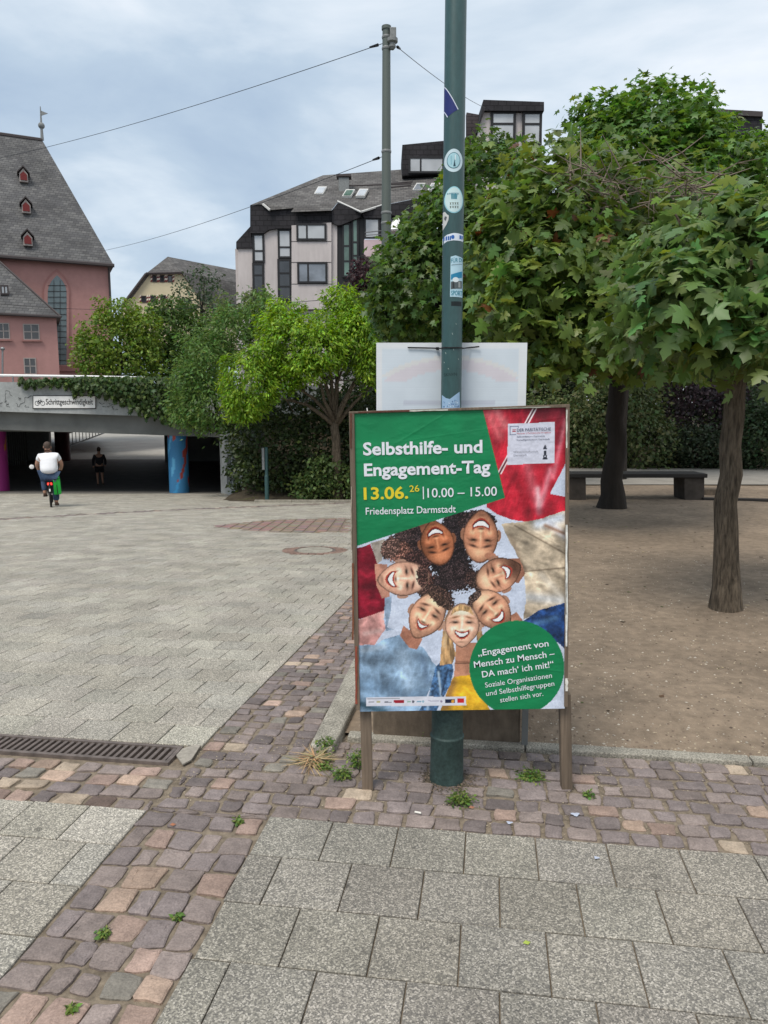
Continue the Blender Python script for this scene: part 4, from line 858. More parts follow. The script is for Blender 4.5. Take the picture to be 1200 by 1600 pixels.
def crown(root, tmpl, blobs, n, per, sc, size, m, base, seed, up=.7, rnd=.6, droop=.5, lo=.7, var=.2, alt=None, altp=.05, name='foliage', single=0, noise=.22, carve=None):
    r = np.random.default_rng(seed); pos, ow = twiggy(blobs, n, per, sc, r, lo, noise)
    if carve is not None: k_ = carve(pos); pos, ow = pos[k_], ow[k_]
    V, T, fr_ = leaves(tmpl, pos, ow, size, r, up, rnd, droop); n = len(pos); col = leafcol(n, base, r, var, alt, altp, per)
    if single:
        dist = np.linalg.norm(pos - np.array([0, 0, CAMH]), axis=1); face = dist - (ow * norm(np.array([0, 0, CAMH]) - pos)).sum(1) * 1.2
        u_ = pos[:, 0] / pos[:, 1] * F + 600; order = np.argsort(face + 50 * ((u_ < 0) | (u_ > 1215))); sel = order[:single]; rest = order[single:]
        s, t, nr, sz = fr_; var_me = []
        for q in range(6):
            c = leafcol(1, base, r, var)[0] * (1.5 if q == 5 else 1.0); var_me.append(np_mesh('leaf', tmpl[0], tmpl[1], np.repeat(c[None], len(tmpl[0]), 0), m))
        bl = wloc(root)
        for i in sel:
            M = Matrix(((s[i][0], t[i][0], nr[i][0], 0), (s[i][1], t[i][1], nr[i][1], 0), (s[i][2], t[i][2], nr[i][2], 0), (0, 0, 0, 1)))
            o = link_me('leaf', var_me[int(r.integers(0, 6))], root); o.matrix_local = Matrix.Translation(Vector(pos[i]) - bl) @ M @ Matrix.Scale(float(sz[i]), 4)
        k = len(tmpl[0]); V = V[rest]; col = col[rest]; T = (tmpl[1][None] + k * np.arange(len(rest))[:, None, None]).reshape(-1, 3)
    part_np(name, V, T, np.repeat(col, len(tmpl[0]), 0), m, root)
GREEN = (.062, .105, .030); YG = [(.17, .22, .03), (.13, .19, .03)]
def PX(px, py, Y, dx=0): p = P(px, py, Y); return (p.x + dx, p.y, p.z)
def bl(px, py, Y, rx, rz, ry=None): p = P(px, py, Y); k = Y / F; return (p.x, p.y, p.z, rx * k, (ry if ry else (rx + rz) / 2 * k), rz * k)
# T1: near maple at the right
t1 = thing('maple_tree', 'nearest maple tree with a furrowed trunk at the right edge of the dirt', 'tree', (TX1, TY1, 0), 'maples in the dirt park')
fk = P(1150, 560, 5.55); limbs(t1, (TX1, TY1, .02), fk, [(2.0, 5.3, 2.9), (3.6, 5.2, 3.0), (2.9, 6.4, 3.1), (3.9, 6.2, 2.7), (2.3, 4.8, 2.5)], .092, M_bark, rng, flare=1.45)
b1_ = [bl(1130, 440, 5.5, 130, 105, .8), bl(1060, 480, 5.1, 95, 70, .5), bl(1205, 400, 5.4, 150, 95, .9), bl(1180, 520, 5.0, 110, 60, .5), bl(1300, 440, 5.6, 150, 130, .9), bl(1085, 400, 5.8, 80, 75, .6)]
crown(t1, MT, b1_, 5200, 5, .06, .135, M_leaf, (.118, .190, .055), 11, droop=.6, lo=.62, single=300, alt=YG + [(.14, .16, .09)], altp=.07)
# T2: second maple with its crown reaching left to the pole
t2 = thing('maple_tree', 'shaded dark trunked maple in front of the bench with a broad drooping crown', 'tree', (TX2, TY2, 0), 'maples in the dirt park')
fk = P(968, 585, 11.6); limbs(t2, (TX2, TY2, .02), fk, [PX(840, 330, 10), PX(950, 300, 11), PX(1060, 350, 11), PX(800, 470, 9.5), PX(1050, 480, 10), PX(900, 270, 12)], .165, M_bark_shade, rng, flare=1.5)
b2_ = [bl(870, 420, 9.6, 95, 130, 1.2), bl(960, 500, 9.0, 110, 75, .8), bl(850, 540, 9.2, 75, 60, .6), bl(800, 400, 9.6, 65, 100, .8), bl(930, 350, 10.2, 100, 85, 1.2), bl(850, 285, 10.2, 60, 62, .8), bl(1040, 380, 11, 90, 100, 1.2), bl(1020, 540, 10, 110, 45, 1.2), bl(815, 470, 8.8, 50, 55, .5)]
crown(t2, MT, b2_, 10500, 5, .09, .16, M_leaf, (.112, .178, .038), 12, droop=.65, lo=.66, single=300, alt=YG + [(.12, .05, .02)], altp=.06, noise=.38)
# bare twig tangle on top of it
r_ = np.random.default_rng(5); mb = MB()
for k in range(80):
    a_ = Vector(PX(r_.uniform(880, 1130), r_.uniform(255, 345), 9.0)); d_ = Vector((r_.normal(), r_.normal() * .6, abs(r_.normal()) * .5)).normalized() * r_.uniform(.25, .7); m_ = a_ + d_ * .5 + Vector((0, 0, r_.uniform(-.08, .08))); mb.tube([a_, m_, a_ + d_], [.010, .007, .003], 4)
    for q in range(2): e_ = m_ + Vector((r_.normal(), r_.normal(), r_.normal())).normalized() * .18; mb.tube([m_, e_], [.005, .002], 4)
o = mb.build('bare_twigs', mat('dead_twigs', (.20, .16, .13), .9), t2); o['kind'] = 'stuff'
# T3: tall bright maple behind
t3 = thing('maple_tree', 'tall bright green maple rising highest above the other crowns', 'tree', (5.4, 17, 0), 'maples in the dirt park')
limbs(t3, (5.35, 17, 0), PX(985, 400, 17), [PX(930, 200, 17), PX(1040, 170, 17), PX(1120, 250, 17.5), PX(900, 300, 16.5)], .16, M_bark_shade, rng)
b3_ = [bl(1018, 222, 17, 100, 72, 1.6), bl(965, 260, 16.6, 80, 80, 1.5), bl(1070, 275, 17, 100, 85, 1.8), bl(1010, 320, 16.5, 130, 90, 1.8), bl(935, 186, 17.2, 40, 28, .6), bl(1028, 170, 17.4, 62, 28, .7), bl(1075, 200, 17.4, 40, 26, .6), bl(1185, 272, 18, 76, 46, 1.6), bl(1190, 300, 17, 90, 80, 1.5), bl(1080, 400, 18, 110, 80, 1.5)]
crown(t3, MT2, b3_, 21000, 6, .11, .18, M_leaf, (.088, .180, .030), 13, droop=.35, up=.9, lo=.66, noise=.16, alt=YG, altp=.05)
# T4: dark maple left of the lamp post
t4 = thing('maple_tree', 'dense dark maple crown just left of and behind the green lamp post', 'tree', (1.4, 15.5, 0), 'maples in the dirt park')
limbs(t4, (1.4, 15.5, 0), PX(700, 500, 15.5), [PX(640, 420, 15.5), PX(740, 380, 15.5), PX(700, 330, 15.8)], .15, M_bark_shade, rng)
b4_ = [bl(660, 450, 15.2, 78, 88, 1.3), bl(720, 380, 15.2, 75, 85, 1.3), bl(760, 300, 15.8, 62, 75, 1.2), bl(690, 370, 15.5, 55, 60, .9), bl(780, 450, 15, 90, 95, 1.4), bl(640, 400, 15.3, 35, 35, .5), bl(620, 470, 15, 36, 50, .7), bl(760, 240, 16, 30, 25, .5)]
crown(t4, MT2, b4_, 11500, 6, .11, .17, M_leaf, (.075, .140, .028), 14, droop=.6, lo=.7, alt=YG, altp=.02, noise=.25)
# hedges and shrubs at the back of the park
def shrub(label, cat, blobs, n, size, base, seed, tmpl=None, mat_=None, name='shrub', group=None, per=5, sc=.12, lo=.66, core=True, alt=None, altp=.03, up=.5, droop=.3, trunk=None, noise=.25):
    b_ = np.array(blobs); c = b_[:, :3].mean(0); zb = (b_[:, 2] - b_[:, 5]).min(); t = thing(name, label, cat, (float(c[0]), float(c[1]), float(zb)), group)
    crown(t, tmpl or DT, blobs, n, per, sc, size, mat_ or M_leafs, base, seed, up=up, rnd=.8, droop=droop, lo=lo, alt=alt, altp=altp, noise=noise)
    mb = MB()
    if trunk: limbs(t, trunk[0], trunk[1], [Vector(b[:3]) for b in blobs[:6]], trunk[2], M_bark_shade, rng)
    else:
        for b in blobs[:5]: mb.tube([(c[0] + (b[0] - c[0]) * .4, b[1], zb - .1), b[:3]], [.05, .015], 5)
        mb.build('stem', M_bark_shade, t)
    return t
shrub('light olive green rounded shrub behind the bench and dark trunk', 'shrub', [bl(955, 650, 21, 75, 70, 1.2), bl(900, 690, 21, 60, 60, 1), bl(1000, 690, 20.6, 55, 55, 1), bl(985, 610, 21.5, 50, 45, .9), bl(850, 680, 21.5, 70, 75, 1)], 15000, .13, (.085, .115, .040), 21, alt=[(.2, .2, .09)], altp=.08)
shrub('dark purple leaved shrub between the two maple trunks', 'shrub', [bl(1075, 600, 22, 60, 50, 1), bl(1110, 640, 21.5, 65, 55, 1), bl(1060, 560, 22.5, 60, 45, 1), bl(1140, 590, 22.5, 60, 55, 1)], 9000, .12, (.055, .038, .045), 22)
shrub('low dark ivy shrub at the foot of the purple shrub', 'shrub', [bl(1090, 700, 20.5, 45, 32, .8), bl(1140, 705, 20.5, 50, 32, .8), bl(1050, 715, 20.8, 25, 16, .5)], 6000, .11, (.042, .060, .030), 23)
shrub('mid green shrub at the right edge beside the near maple trunk', 'shrub', [bl(1200, 680, 20, 50, 58, 1), bl(1260, 660, 20, 60, 75, 1), bl(1200, 640, 21, 45, 40, 1)], 8000, .12, (.052, .085, .035), 24)
for k, (px, Y) in enumerate(((1000, 26), (1150, 26), (860, 25), (1290, 25), (1400, 23), (740, 25))):
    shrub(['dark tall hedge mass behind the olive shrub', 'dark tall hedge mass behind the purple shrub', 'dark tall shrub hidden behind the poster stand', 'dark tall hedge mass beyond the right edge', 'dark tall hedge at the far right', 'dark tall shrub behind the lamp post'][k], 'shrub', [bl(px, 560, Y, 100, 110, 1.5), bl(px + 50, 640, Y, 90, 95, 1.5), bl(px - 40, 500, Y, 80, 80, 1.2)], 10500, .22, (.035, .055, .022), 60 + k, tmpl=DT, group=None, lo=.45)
# robinia with feathery lime green crown
RBx = GP(528, 778); RB = Vector((P(528, 778, 22.3).x, 22.3, -.95))
t5 = thing('robinia_tree', 'lime green feathery robinia with a vase of bare branches', 'tree', RB)
fk = P(524, 655, 22.3); limbs(t5, RB, fk, [PX(455, 600, 22.0), PX(480, 560, 22.3), PX(510, 545, 22.3), PX(545, 550, 22.3), PX(570, 565, 22.2), PX(585, 600, 22), PX(430, 620, 21.8), PX(535, 480, 22.5), PX(500, 590, 21.6), PX(555, 600, 21.6)], .155, M_bark, rng, flare=1.3)
b5_ = [bl(392, 598, 21.6, 42, 48, .8), bl(378, 632, 21.6, 26, 26, .5), bl(415, 560, 21.8, 34, 26, .6), bl(455, 540, 22, 46, 44, .8), bl(438, 506, 22.5, 32, 20, .5), bl(450, 482, 22.6, 24, 14, .4), bl(500, 545, 21.6, 42, 36, .7), bl(512, 512, 22.6, 40, 26, .6), bl(555, 530, 22.2, 40, 36, .8), bl(578, 565, 22, 22, 36, .6), bl(532, 466, 22.5, 27, 18, .4), bl(545, 485, 22.3, 18, 13, .35), bl(572, 505, 22.4, 24, 20, .5), bl(440, 590, 21.9, 32, 22, .5), bl(480, 575, 21.3, 30, 20, .4)]
crown(t5, NT, b5_, 38000, 20, .085, .15, M_frond, (.19, .32, .030), 31, up=.8, rnd=.6, droop=.8, lo=.70, var=.26, noise=.34)
# wild shrubs between bridge and robinia
shrub('pale airy wild shrub with long drooping fronds over the bridge end', 'shrub', [bl(325, 565, 24.5, 42, 48, 1), bl(300, 605, 24.3, 34, 36, .8), bl(362, 525, 24.6, 32, 36, .8), bl(330, 640, 24, 55, 32, .9), bl(395, 500, 24.6, 25, 26, .5), bl(300, 650, 24, 34, 18, .6), bl(420, 480, 24.8, 16, 22, .4)], 12500, .17, (.105, .185, .045), 32, tmpl=NT, mat_=M_frond, per=16, sc=.13, noise=.45, up=.6, droop=.5)
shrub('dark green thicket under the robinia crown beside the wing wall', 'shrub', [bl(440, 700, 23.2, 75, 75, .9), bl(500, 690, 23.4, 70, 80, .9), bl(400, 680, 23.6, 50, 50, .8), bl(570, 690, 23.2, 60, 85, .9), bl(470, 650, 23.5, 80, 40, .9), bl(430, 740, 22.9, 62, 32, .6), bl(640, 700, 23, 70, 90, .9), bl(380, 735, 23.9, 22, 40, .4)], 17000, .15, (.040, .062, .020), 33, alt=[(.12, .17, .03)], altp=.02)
shrub('small light green bush at the foot of the robinia trunk', 'shrub', [bl(505, 740, 22.2, 26, 28, .4), bl(490, 760, 22.1, 30, 20, .4), bl(550, 755, 22.2, 26, 24, .4)], 2600, .13, (.075, .12, .035), 34)
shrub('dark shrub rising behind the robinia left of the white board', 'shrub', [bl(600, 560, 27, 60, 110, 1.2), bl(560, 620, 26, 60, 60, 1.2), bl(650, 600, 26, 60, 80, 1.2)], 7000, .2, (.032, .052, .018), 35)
# grass on the verge
def grassf(n):
    x = rng.uniform(-4.6, 2.5, n); y = 21.65 + rng.random(n) ** 1.6 * .8; return x, y
n_ = 3500; gx, gy = grassf(n_); V0 = np.array([(-.008, 0, 0), (.008, 0, 0), (0, .03, 1)]); an = rng.random(n_) * 6.28; h_ = rng.uniform(.05, .24, n_) * (.4 + .6 * (np.sin(gx * 2.1) > -.3)) * (gx > -1.6) + .03
V = np.stack([V0[None, :, 0] * np.cos(an)[:, None] * 1.5 + rng.normal(size=(n_, 1)) * .0 + V0[None, :, 2] * rng.normal(size=(n_, 1)) * .06, V0[None, :, 0] * np.sin(an)[:, None] * 1.5 + V0[None, :, 2] * rng.normal(size=(n_, 1)) * .06, V0[None, :, 2] * h_[:, None]], -1) + np.stack([gx, gy, bank(gx, gy)], -1)[:, None]
o = link_me('verge_grass', np_mesh('verge_grass', V.reshape(-1, 3), np.arange(n_ * 3).reshape(-1, 3), np.repeat(leafcol(n_, (.12, .17, .04), rng), 3, 0), M_leafs)); tagit(o, 'strip of long grass along the foot of the thicket', 'grass', kind='stuff')
mb = MB()
for k in range(6): x0 = -3.8 + k * 1.1; mb = MB(); mb.box(x0, 21.5, float(pz(21.5)) - .1, x0 + 1.09, 21.62, float(pz(21.5)) + .07); mb.build('kerb_stone', M_kerb, bpy.data.objects.get('verge_kerb') or (lambda e: (COL.objects.link(e), e.__setitem__('kind', 'structure'), e)[2])(bpy.data.objects.new('verge_kerb', None)), bevel=.01)
# trees beyond the bridge
def far_tree(label, blobs, n, size, base, seed, trunk, tmpl=None, m=None, name='broadleaf_tree', **kw):
    return shrub(label, 'tree', blobs, n, size, base, seed, tmpl=tmpl, mat_=m, name=name, trunk=trunk, **kw)
far_tree('bright green hornbeam left of the cream house above the bridge', [bl(180, 530, 33, 50, 38, 1.2), bl(205, 560, 33, 55, 32, 1.2), bl(150, 560, 33, 32, 28, .8), bl(185, 492, 33, 34, 22, .8), bl(225, 520, 33, 26, 35, .8), bl(140, 540, 33, 22, 18, .5)], 11000, .17, (.135, .21, .028), 41, ((-12, 33, 1.5), PX(190, 560, 33), .14), name='hornbeam_tree', noise=.35)
far_tree('darker green tree between the hornbeam and the pale wild shrub', [bl(265, 520, 35, 45, 45, 1.2), bl(300, 540, 35, 40, 45, 1.2), bl(240, 560, 34, 40, 30, 1), bl(270, 488, 35, 35, 22, .8), bl(310, 575, 34, 40, 30, 1), bl(330, 520, 35, 22, 28, .6)], 11000, .18, (.065, .12, .024), 42, ((-10, 35, 1.5), PX(270, 540, 35), .14))
far_tree('thin airy birch in front of the cream house roof', [bl(310, 455, 40, 34, 32, 1), bl(335, 480, 40, 30, 25, 1), bl(290, 475, 40, 24, 22, .8), bl(320, 435, 40, 22, 16, .6)], 1300, .2, (.065, .10, .05), 43, ((-9.8, 40, 2), PX(315, 480, 40), .1), name='birch_tree', lo=.3, noise=.5)
far_tree('dark red leaved tree in front of the dark glass bay', [bl(570, 430, 36, 25, 25, .8), bl(585, 455, 36, 22, 28, .8), bl(560, 465, 36, 18, 25, .6)], 2600, .2, (.05, .025, .028), 44, ((-1, 36, 1), PX(570, 460, 36), .1), name='plum_tree', lo=.4)
far_tree('light green sapling in front of the apartment building base', [bl(395, 475, 29, 22, 20, .6), bl(405, 462, 29, 22, 9, .4), bl(370, 492, 29, 26, 14, .6), bl(350, 480, 29, 10, 25, .4)], 1000, .22, (.13, .19, .06), 45, ((-5.5, 29, 1), PX(395, 480, 29), .05), tmpl=FT, m=M_frond, lo=.2, noise=.4)
# ivy trailing over the bridge fascia
iv = thing('ivy', 'dark green ivy hanging over the bridge parapet', 'ivy', (-9, YB - .1, 2.4)); r_ = np.random.default_rng(8)
px_ = []; n_ = 9000
U = r_.uniform(30, 305, n_ * 4); lowr = np.interp(U, [30, 45, 70, 100, 108, 118, 130, 160, 190, 205, 225, 245, 262, 280, 305], [595, 600, 598, 598, 600, 612, 606, 612, 626, 634, 645, 648, 660, 655, 660]) + 6 * np.sin(U * .5) + 4 * np.sin(U * 1.3); top = np.interp(U, [30, 100, 130, 305], [595, 591, 588, 588])
Vv = top + (lowr - top) * r_.random(n_ * 4) ** .9; ok = r_.random(n_ * 4) < np.interp(U, [30, 100, 130], [.10, .18, .45]); U, Vv = U[ok][:n_], Vv[ok][:n_]; pos = np.array([P(u, v, YB - .06 - .22 * abs(r_.normal()) * (1 if u > 120 else .3)) for u, v in zip(U, Vv)])
V, T, _ = leaves(MT2, pos, np.tile([0, -1.0, .2], (len(pos), 1)), .15, r_, up=.3, rnd=.5, droop=1.6); part_np('foliage', V, T, np.repeat(leafcol(len(pos), (.048, .088, .024), r_, .3, [(.14, .2, .05)], .07), len(MT2[0]), 0), M_leafs, iv)
# small weeds in the cobble joints
def weed(px, py, rad, label, n=26, h=.06, dry=False):
    p = G(px, py, 0); t = thing('weed', label, 'weed', p, 'weeds growing in the cobble joints'); r = np.random.default_rng(int(px)); nb = n * (6 if not dry else 4)
    off = r.normal(size=(nb, 2)) * rad * .36; h *= .7; z = r.random(nb) * h; pos = np.stack([p.x + off[:, 0], p.y + off[:, 1], z], -1); ow = norm(np.stack([off[:, 0], off[:, 1], np.full(nb, rad * .8)], -1))
    if dry: V, T, _ = leaves((np.array([(-.03, 0, 0), (.03, 0, 0), (0, 1, 0)]), np.array([(0, 1, 2)])), pos, ow, .12, r, up=1.2, rnd=.3, droop=-.6); c = leafcol(nb, (.42, .33, .18), r); k = 3
    else: V, T, _ = leaves(DT, pos, ow, .017, r, up=.8, rnd=.5, droop=-.3); c = leafcol(nb, (.10, .17, .03), r, .35, [(.2, .24, .06)], .15); k = 4
    part_np('leaves', V, T, np.repeat(c, k, 0), M_leafs, t); mb = MB(); mb.cur = (.1, .15, .04)
    for i in range(5): mb.tube([p, (p.x + r.normal() * rad * .5, p.y + r.normal() * rad * .5, h * .8)], .0015, 4)
    mb.build('stem', M_leafs, t)
weed(510, 1172, .055, 'bright green weed at the foot of the concrete kerb end', 40, .08); weed(507, 1200, .035, 'small green weed just below the dry grass by the kerb', 20, .03)
weed(535, 1214, .05, 'green weed left of the left stand leg', 34, .05); weed(558, 1196, .045, 'tall green weed touching the left stand leg', 34, .09)
weed(830, 1214, .07, 'yellow green moss like weed near the right stand leg', 46, .02); weed(720, 1252, .065, 'green weed in front of the lamp post base', 46, .04)
weed(920, 1244, .03, 'tiny green weed right of the right stand leg', 12, .02); weed(664, 1150, .03, 'small dark green weed behind the lamp post base', 18, .06)
weed(490, 1190, .05, 'dry straw coloured grass tuft at the kerb end', 30, .04, True); weed(372, 1285, .017, 'small grass sprig on the right side of the diagonal cobbles', 12, .015)
weed(163, 1460, .016, 'small grass sprig in the middle of the diagonal cobbles', 14, .015); weed(112, 1578, .014, 'tiny grass sprig at the bottom of the diagonal cobbles', 10, .015)
weed(278, 1433, .012, 'tiny moss sprig on the right of the diagonal cobbles', 10, .01); weed(1125, 968, .09, 'little grass at the foot of the near maple trunk', 30, .03); weed(975, 825, .12, 'flat green weed on the dirt in front of the dark trunk', 20, .02)

# ------------------------------------------------------------------ the poster stand
YP = 2.868
stn = thing('poster_stand', 'wooden poster stand in front of the green lamp post carrying a green and photo poster', 'poster stand', (.33, YP, 0))
def strip(name, pts, y0, y1, m, par, cur=(1, 1, 1), bevel=0): mb = MB(); mb.cur = cur; mb.prism([P(x, y, YP + y0) for x, y in pts], (0, y1 - y0, 0)); return mb.build(name, m, par, bevel=bevel)
strip('board', [(556, 1108), (885, 1105), (888, 636), (548, 646)], .004, .016, M_wood, stn)
strip('frame', [(556, 1110), (562.5, 1110), (553.5, 646), (545, 645)], -.010, .022, M_wood, stn, bevel=.002)
strip('frame', [(882, 1105), (887.5, 1105), (890.5, 634), (884.5, 636)], -.010, .022, M_wood, stn, bevel=.002)
strip('frame', [(545, 646.5), (891, 636.5), (890.5, 631.5), (545, 643)], -.0105, .0225, M_wood, stn, bevel=.002)
strip('leg', [(566, 1240), (583, 1239), (579, 1090), (562, 1090)], .024, .060, M_wood, stn, bevel=.002)
strip('leg', [(878, 1235), (895, 1235), (892, 1085), (875, 1085)], .024, .060, M_wood, stn, bevel=.002)
for px, py in ((879, 1240),): pass
# torn old paper on the frame
r_ = np.random.default_rng(4); k_ = 0
for (x0, y0, x1, y1, c) in ((884.5, 640, 886.5, 700, (205, 205, 195)), (886, 700, 888, 770, (120, 100, 85)), (883.8, 820, 887, 1010, (215, 215, 210)), (883.3, 1060, 887.5, 1080, (225, 222, 215)), (883, 900, 885, 960, (190, 185, 175)), (547, 646, 550, 700, (90, 60, 48)), (550, 880, 553, 1000, (120, 75, 55)), (555, 1010, 558.5, 1100, (135, 70, 55)), (548, 760, 550, 860, (150, 140, 125)), (640, 640.8, 700, 643, (190, 190, 180)), (560, 643.2, 640, 645, (100, 60, 50)), (770, 637.5, 860, 639.2, (150, 150, 140))):
    sk = 0 if y1 - y0 < 5 else (x0 - 884) * 0; pts = []; n = 9
    vert = (y1 - y0) > 5
    if vert:
        for i in range(n): t = i / (n - 1); yy = y0 + (y1 - y0) * t; pts.append((x0 + (553.5 - 545) * 0 + r_.uniform(-.4, .4) + 0, yy))
        for i in range(n - 1, -1, -1): t = i / (n - 1); yy = y0 + (y1 - y0) * t; pts.append((x1 + r_.uniform(-.9, .5), yy))
    else:
        for i in range(n): t = i / (n - 1); xx = x0 + (x1 - x0) * t; pts.append((xx, y0 - (xx - x0) * .029 + r_.uniform(-.3, .3)))
        for i in range(n - 1, -1, -1): t = i / (n - 1); xx = x0 + (x1 - x0) * t; pts.append((xx, y1 - (xx - x0) * .029 + r_.uniform(-.5, .3)))
    strip('torn_paper', pts, -.0125, -.0115, M_frame, stn, tuple(srgb(*c)))
strip('cable_tie', [(574, 646), (575.5, 646), (574, 637), (572.5, 638)], -.003, -.001, M_white, stn)
# --- the print, computed as a colour per small patch of the paper
GW, GH = 336, 476
cT = [(553.2, 645.6), (885.0, 636.4), (882.2, 1106.8), (562.4, 1111.6)]
uu, vv = np.meshgrid(np.linspace(0, 1, GW), np.linspace(0, 1, GH))
def bil(k): return (cT[0][k] * (1 - uu) + cT[1][k] * uu) * (1 - vv) + (cT[3][k] * (1 - uu) + cT[2][k] * uu) * vv
PXX, PYY = bil(0), bil(1); IM = np.ones((GH, GW, 3)) * np.array([212, 222, 242])
nf = lambda s, sd, o=4: fbm(PXX, PYY, s, o, sd)
IM += (nf(.05, 1) * 46)[..., None] + (nf(.5, 2, 2) * 22)[..., None]
def mpoly(pts, wob=0, sd=0):
    x, y = PXX.copy(), PYY.copy()
    if wob: x = x + fbm(PXX, PYY, .12, 3, sd) * wob; y = y + fbm(PXX, PYY, .12, 3, sd + 7) * wob
    m = np.zeros(x.shape, bool)
    for i in range(len(pts)):
        (x1, y1), (x2, y2) = pts[i], pts[i - 1]
        if y1 == y2: continue
        m ^= ((y1 > y) != (y2 > y)) & (x < (x2 - x1) * (y - y1) / (y2 - y1) + x1)
    return m
q2 = lambda pts: [(540 + x / 3.333, 800 + y / 3.333) for x, y in pts]
q1 = lambda pts: [(540 + x / 3.333, 620 + y / 3.333) for x, y in pts]
def fill(m, c, var=0, s=.1, sd=0, a=1.0, stretch=None):
    c = np.array(c, float)[None] * np.ones((m.sum(), 1))
    if var: n = (fbm(PXX, PYY, s, 4, sd) if stretch is None else fbm(PXX * stretch[0] + PYY * stretch[2], PYY * stretch[1] + PXX * stretch[3], s, 4, sd))[m]; c = c * (1 + var * 2.6 * n[:, None])
    IM[m] = IM[m] * (1 - a) + c * a
def glow(x0, y0, x1, y1, wd, c, a=.8):
    dx, dy = x1 - x0, y1 - y0; t = np.clip(((PXX - x0) * dx + (PYY - y0) * dy) / (dx * dx + dy * dy), 0, 1); d = np.hypot(PXX - x0 - t * dx, PYY - y0 - t * dy); w_ = (np.exp(-(d / wd) ** 2) * a)[..., None]; return w_, np.array(c, float)
def streak(mask, *ar, **k): w_, c = glow(*ar, **k); w_ = w_ * mask[..., None]; IM[:] = IM * (1 - w_) + c * w_
# red shirt, top right
red = mpoly(q1([(700, 60), (1160, 50), (1155, 330), (1075, 480), (1055, 530), (1065, 505), (1150, 520), (1150, 588), (1060, 630), (960, 652), (860, 640), (790, 612), (735, 575)]), 1.5, 3)
fill(red, (192, 34, 54), .24, .05, 5, stretch=(1.6, .4, .4, .2)); 
for a_ in ((985, 60, 1150, 60, 28, (105, 22, 40), .8), (1150, 60, 1100, 250, 12, (120, 25, 45), .5), (740, 90, 800, 200, 9, (215, 130, 130), .6), (780, 60, 830, 150, 8, (228, 170, 165), .55), (940, 340, 1000, 560, 8, (225, 120, 130), .6), (1000, 480, 1008, 600, 5, (240, 205, 210), .75), (1065, 380, 1015, 570, 5, (238, 190, 198), .6), (1145, 120, 1080, 420, 4, (240, 160, 170), .6), (880, 420, 960, 600, 7, (150, 20, 38), .5), (1110, 520, 1010, 600, 6, (150, 20, 40), .5), (800, 560, 900, 620, 5, (205, 40, 60), .5)):
    x0, y0 = q1([(a_[0], a_[1])])[0]; x1, y1 = q1([(a_[2], a_[3])])[0]; streak(red, x0, y0, x1, y1, a_[4], c=a_[5], a=a_[6])
for d_, c in ((-2.2, (235, 225, 225)), (0, (60, 55, 60)), (2.2, (235, 225, 225))):
    (x0, y0), (x1, y1) = q1([(985 + d_ * 4, 60), (800 + d_ * 4, 400)]); w_, _ = glow(x0, y0, x1, y1, .9, c); w_ = np.clip(w_ * 1.8, 0, 1) * (red | True)[..., None]; IM[:] = IM * (1 - w_) + np.array(c, float) * w_
# clothes
beige = mpoly(q2([(810, 62), (980, 45), (1150, -10), (1150, 478), (990, 525), (925, 560), (940, 450), (930, 340), (905, 240), (850, 150)]), 3, 11); fill(beige, (184, 168, 146), .28, .06, 12, stretch=(.6, 1.8, .6, -.6))
for a_ in ((1000, 60, 1120, 30, 9, (215, 225, 240), .9), (1060, 60, 1150, 130, 6, (225, 228, 240), .8), (880, 70, 1140, 215, 1.2, (110, 96, 80), .8), (930, 310, 1140, 290, 1.2, (110, 96, 80), .8), (1020, 330, 1120, 430, 6, (205, 195, 180), .7), (940, 440, 1130, 460, 8, (205, 215, 228), .55), (860, 130, 910, 250, 5, (120, 104, 88), .6), (890, 250, 935, 300, 4, (80, 66, 55), .7), (1040, 70, 1135, 110, 3, (120, 80, 55), .7)):
    (x0, y0), (x1, y1) = q2([(a_[0], a_[1]), (a_[2], a_[3])]); streak(beige, x0, y0, x1, y1, a_[4], c=a_[5], a=a_[6])
den = mpoly(q2([(915, 575), (1000, 512), (1150, 470), (1150, 720), (1080, 660), (1000, 610)]), 2, 4); fill(den, (38, 72, 128), .5, .12, 6)
streak(den, 835, 975, 868, 965, 5, c=(100, 150, 205), a=.7)
mar = mpoly(q2([(50, 190), (130, 168), (170, 270), (215, 425), (205, 515), (60, 562)]), 2, 8); fill(mar, (128, 20, 42), .35, .06, 9); streak(mar, 565, 900, 590, 900, 8, c=(175, 38, 60), a=.6)
fill(mpoly(q2([(130, 160), (205, 140), (190, 250), (165, 270)]), 1, 1), (170, 160, 150), .2)
pk_ = mpoly(q2([(60, 562), (205, 512), (212, 600), (150, 692), (60, 692)]), 2, 5); fill(pk_, (205, 150, 145), .18, .08, 4); streak(pk_, 570, 990, 595, 985, 4, c=(235, 200, 195), a=.7)
tee = mpoly(q2([(60, 692), (150, 692), (205, 660), (285, 638), (330, 690), (400, 700), (470, 800), (450, 900), (380, 1045), (60, 1045)]), 2, 2); fill(tee, (148, 178, 208), .22, .05, 3, stretch=(.5, 1.6, .5, -.4))
for a_ in ((100, 900, 420, 960, 14, (95, 125, 155), .5), (300, 740, 330, 900, 12, (178, 202, 226), .6), (80, 1000, 200, 1040, 6, (40, 70, 85), .8), (400, 760, 430, 880, 6, (105, 130, 160), .6), (90, 720, 200, 700, 5, (200, 215, 232), .6)):
    (x0, y0), (x1, y1) = q2([(a_[0], a_[1]), (a_[2], a_[3])]); streak(tee, x0, y0, x1, y1, a_[4], c=a_[5], a=a_[6])
sh = mpoly(q2([(205, 425), (240, 440), (235, 520), (215, 600), (250, 610), (210, 620), (200, 560)])); fill(sh, (150, 170, 195), .3)
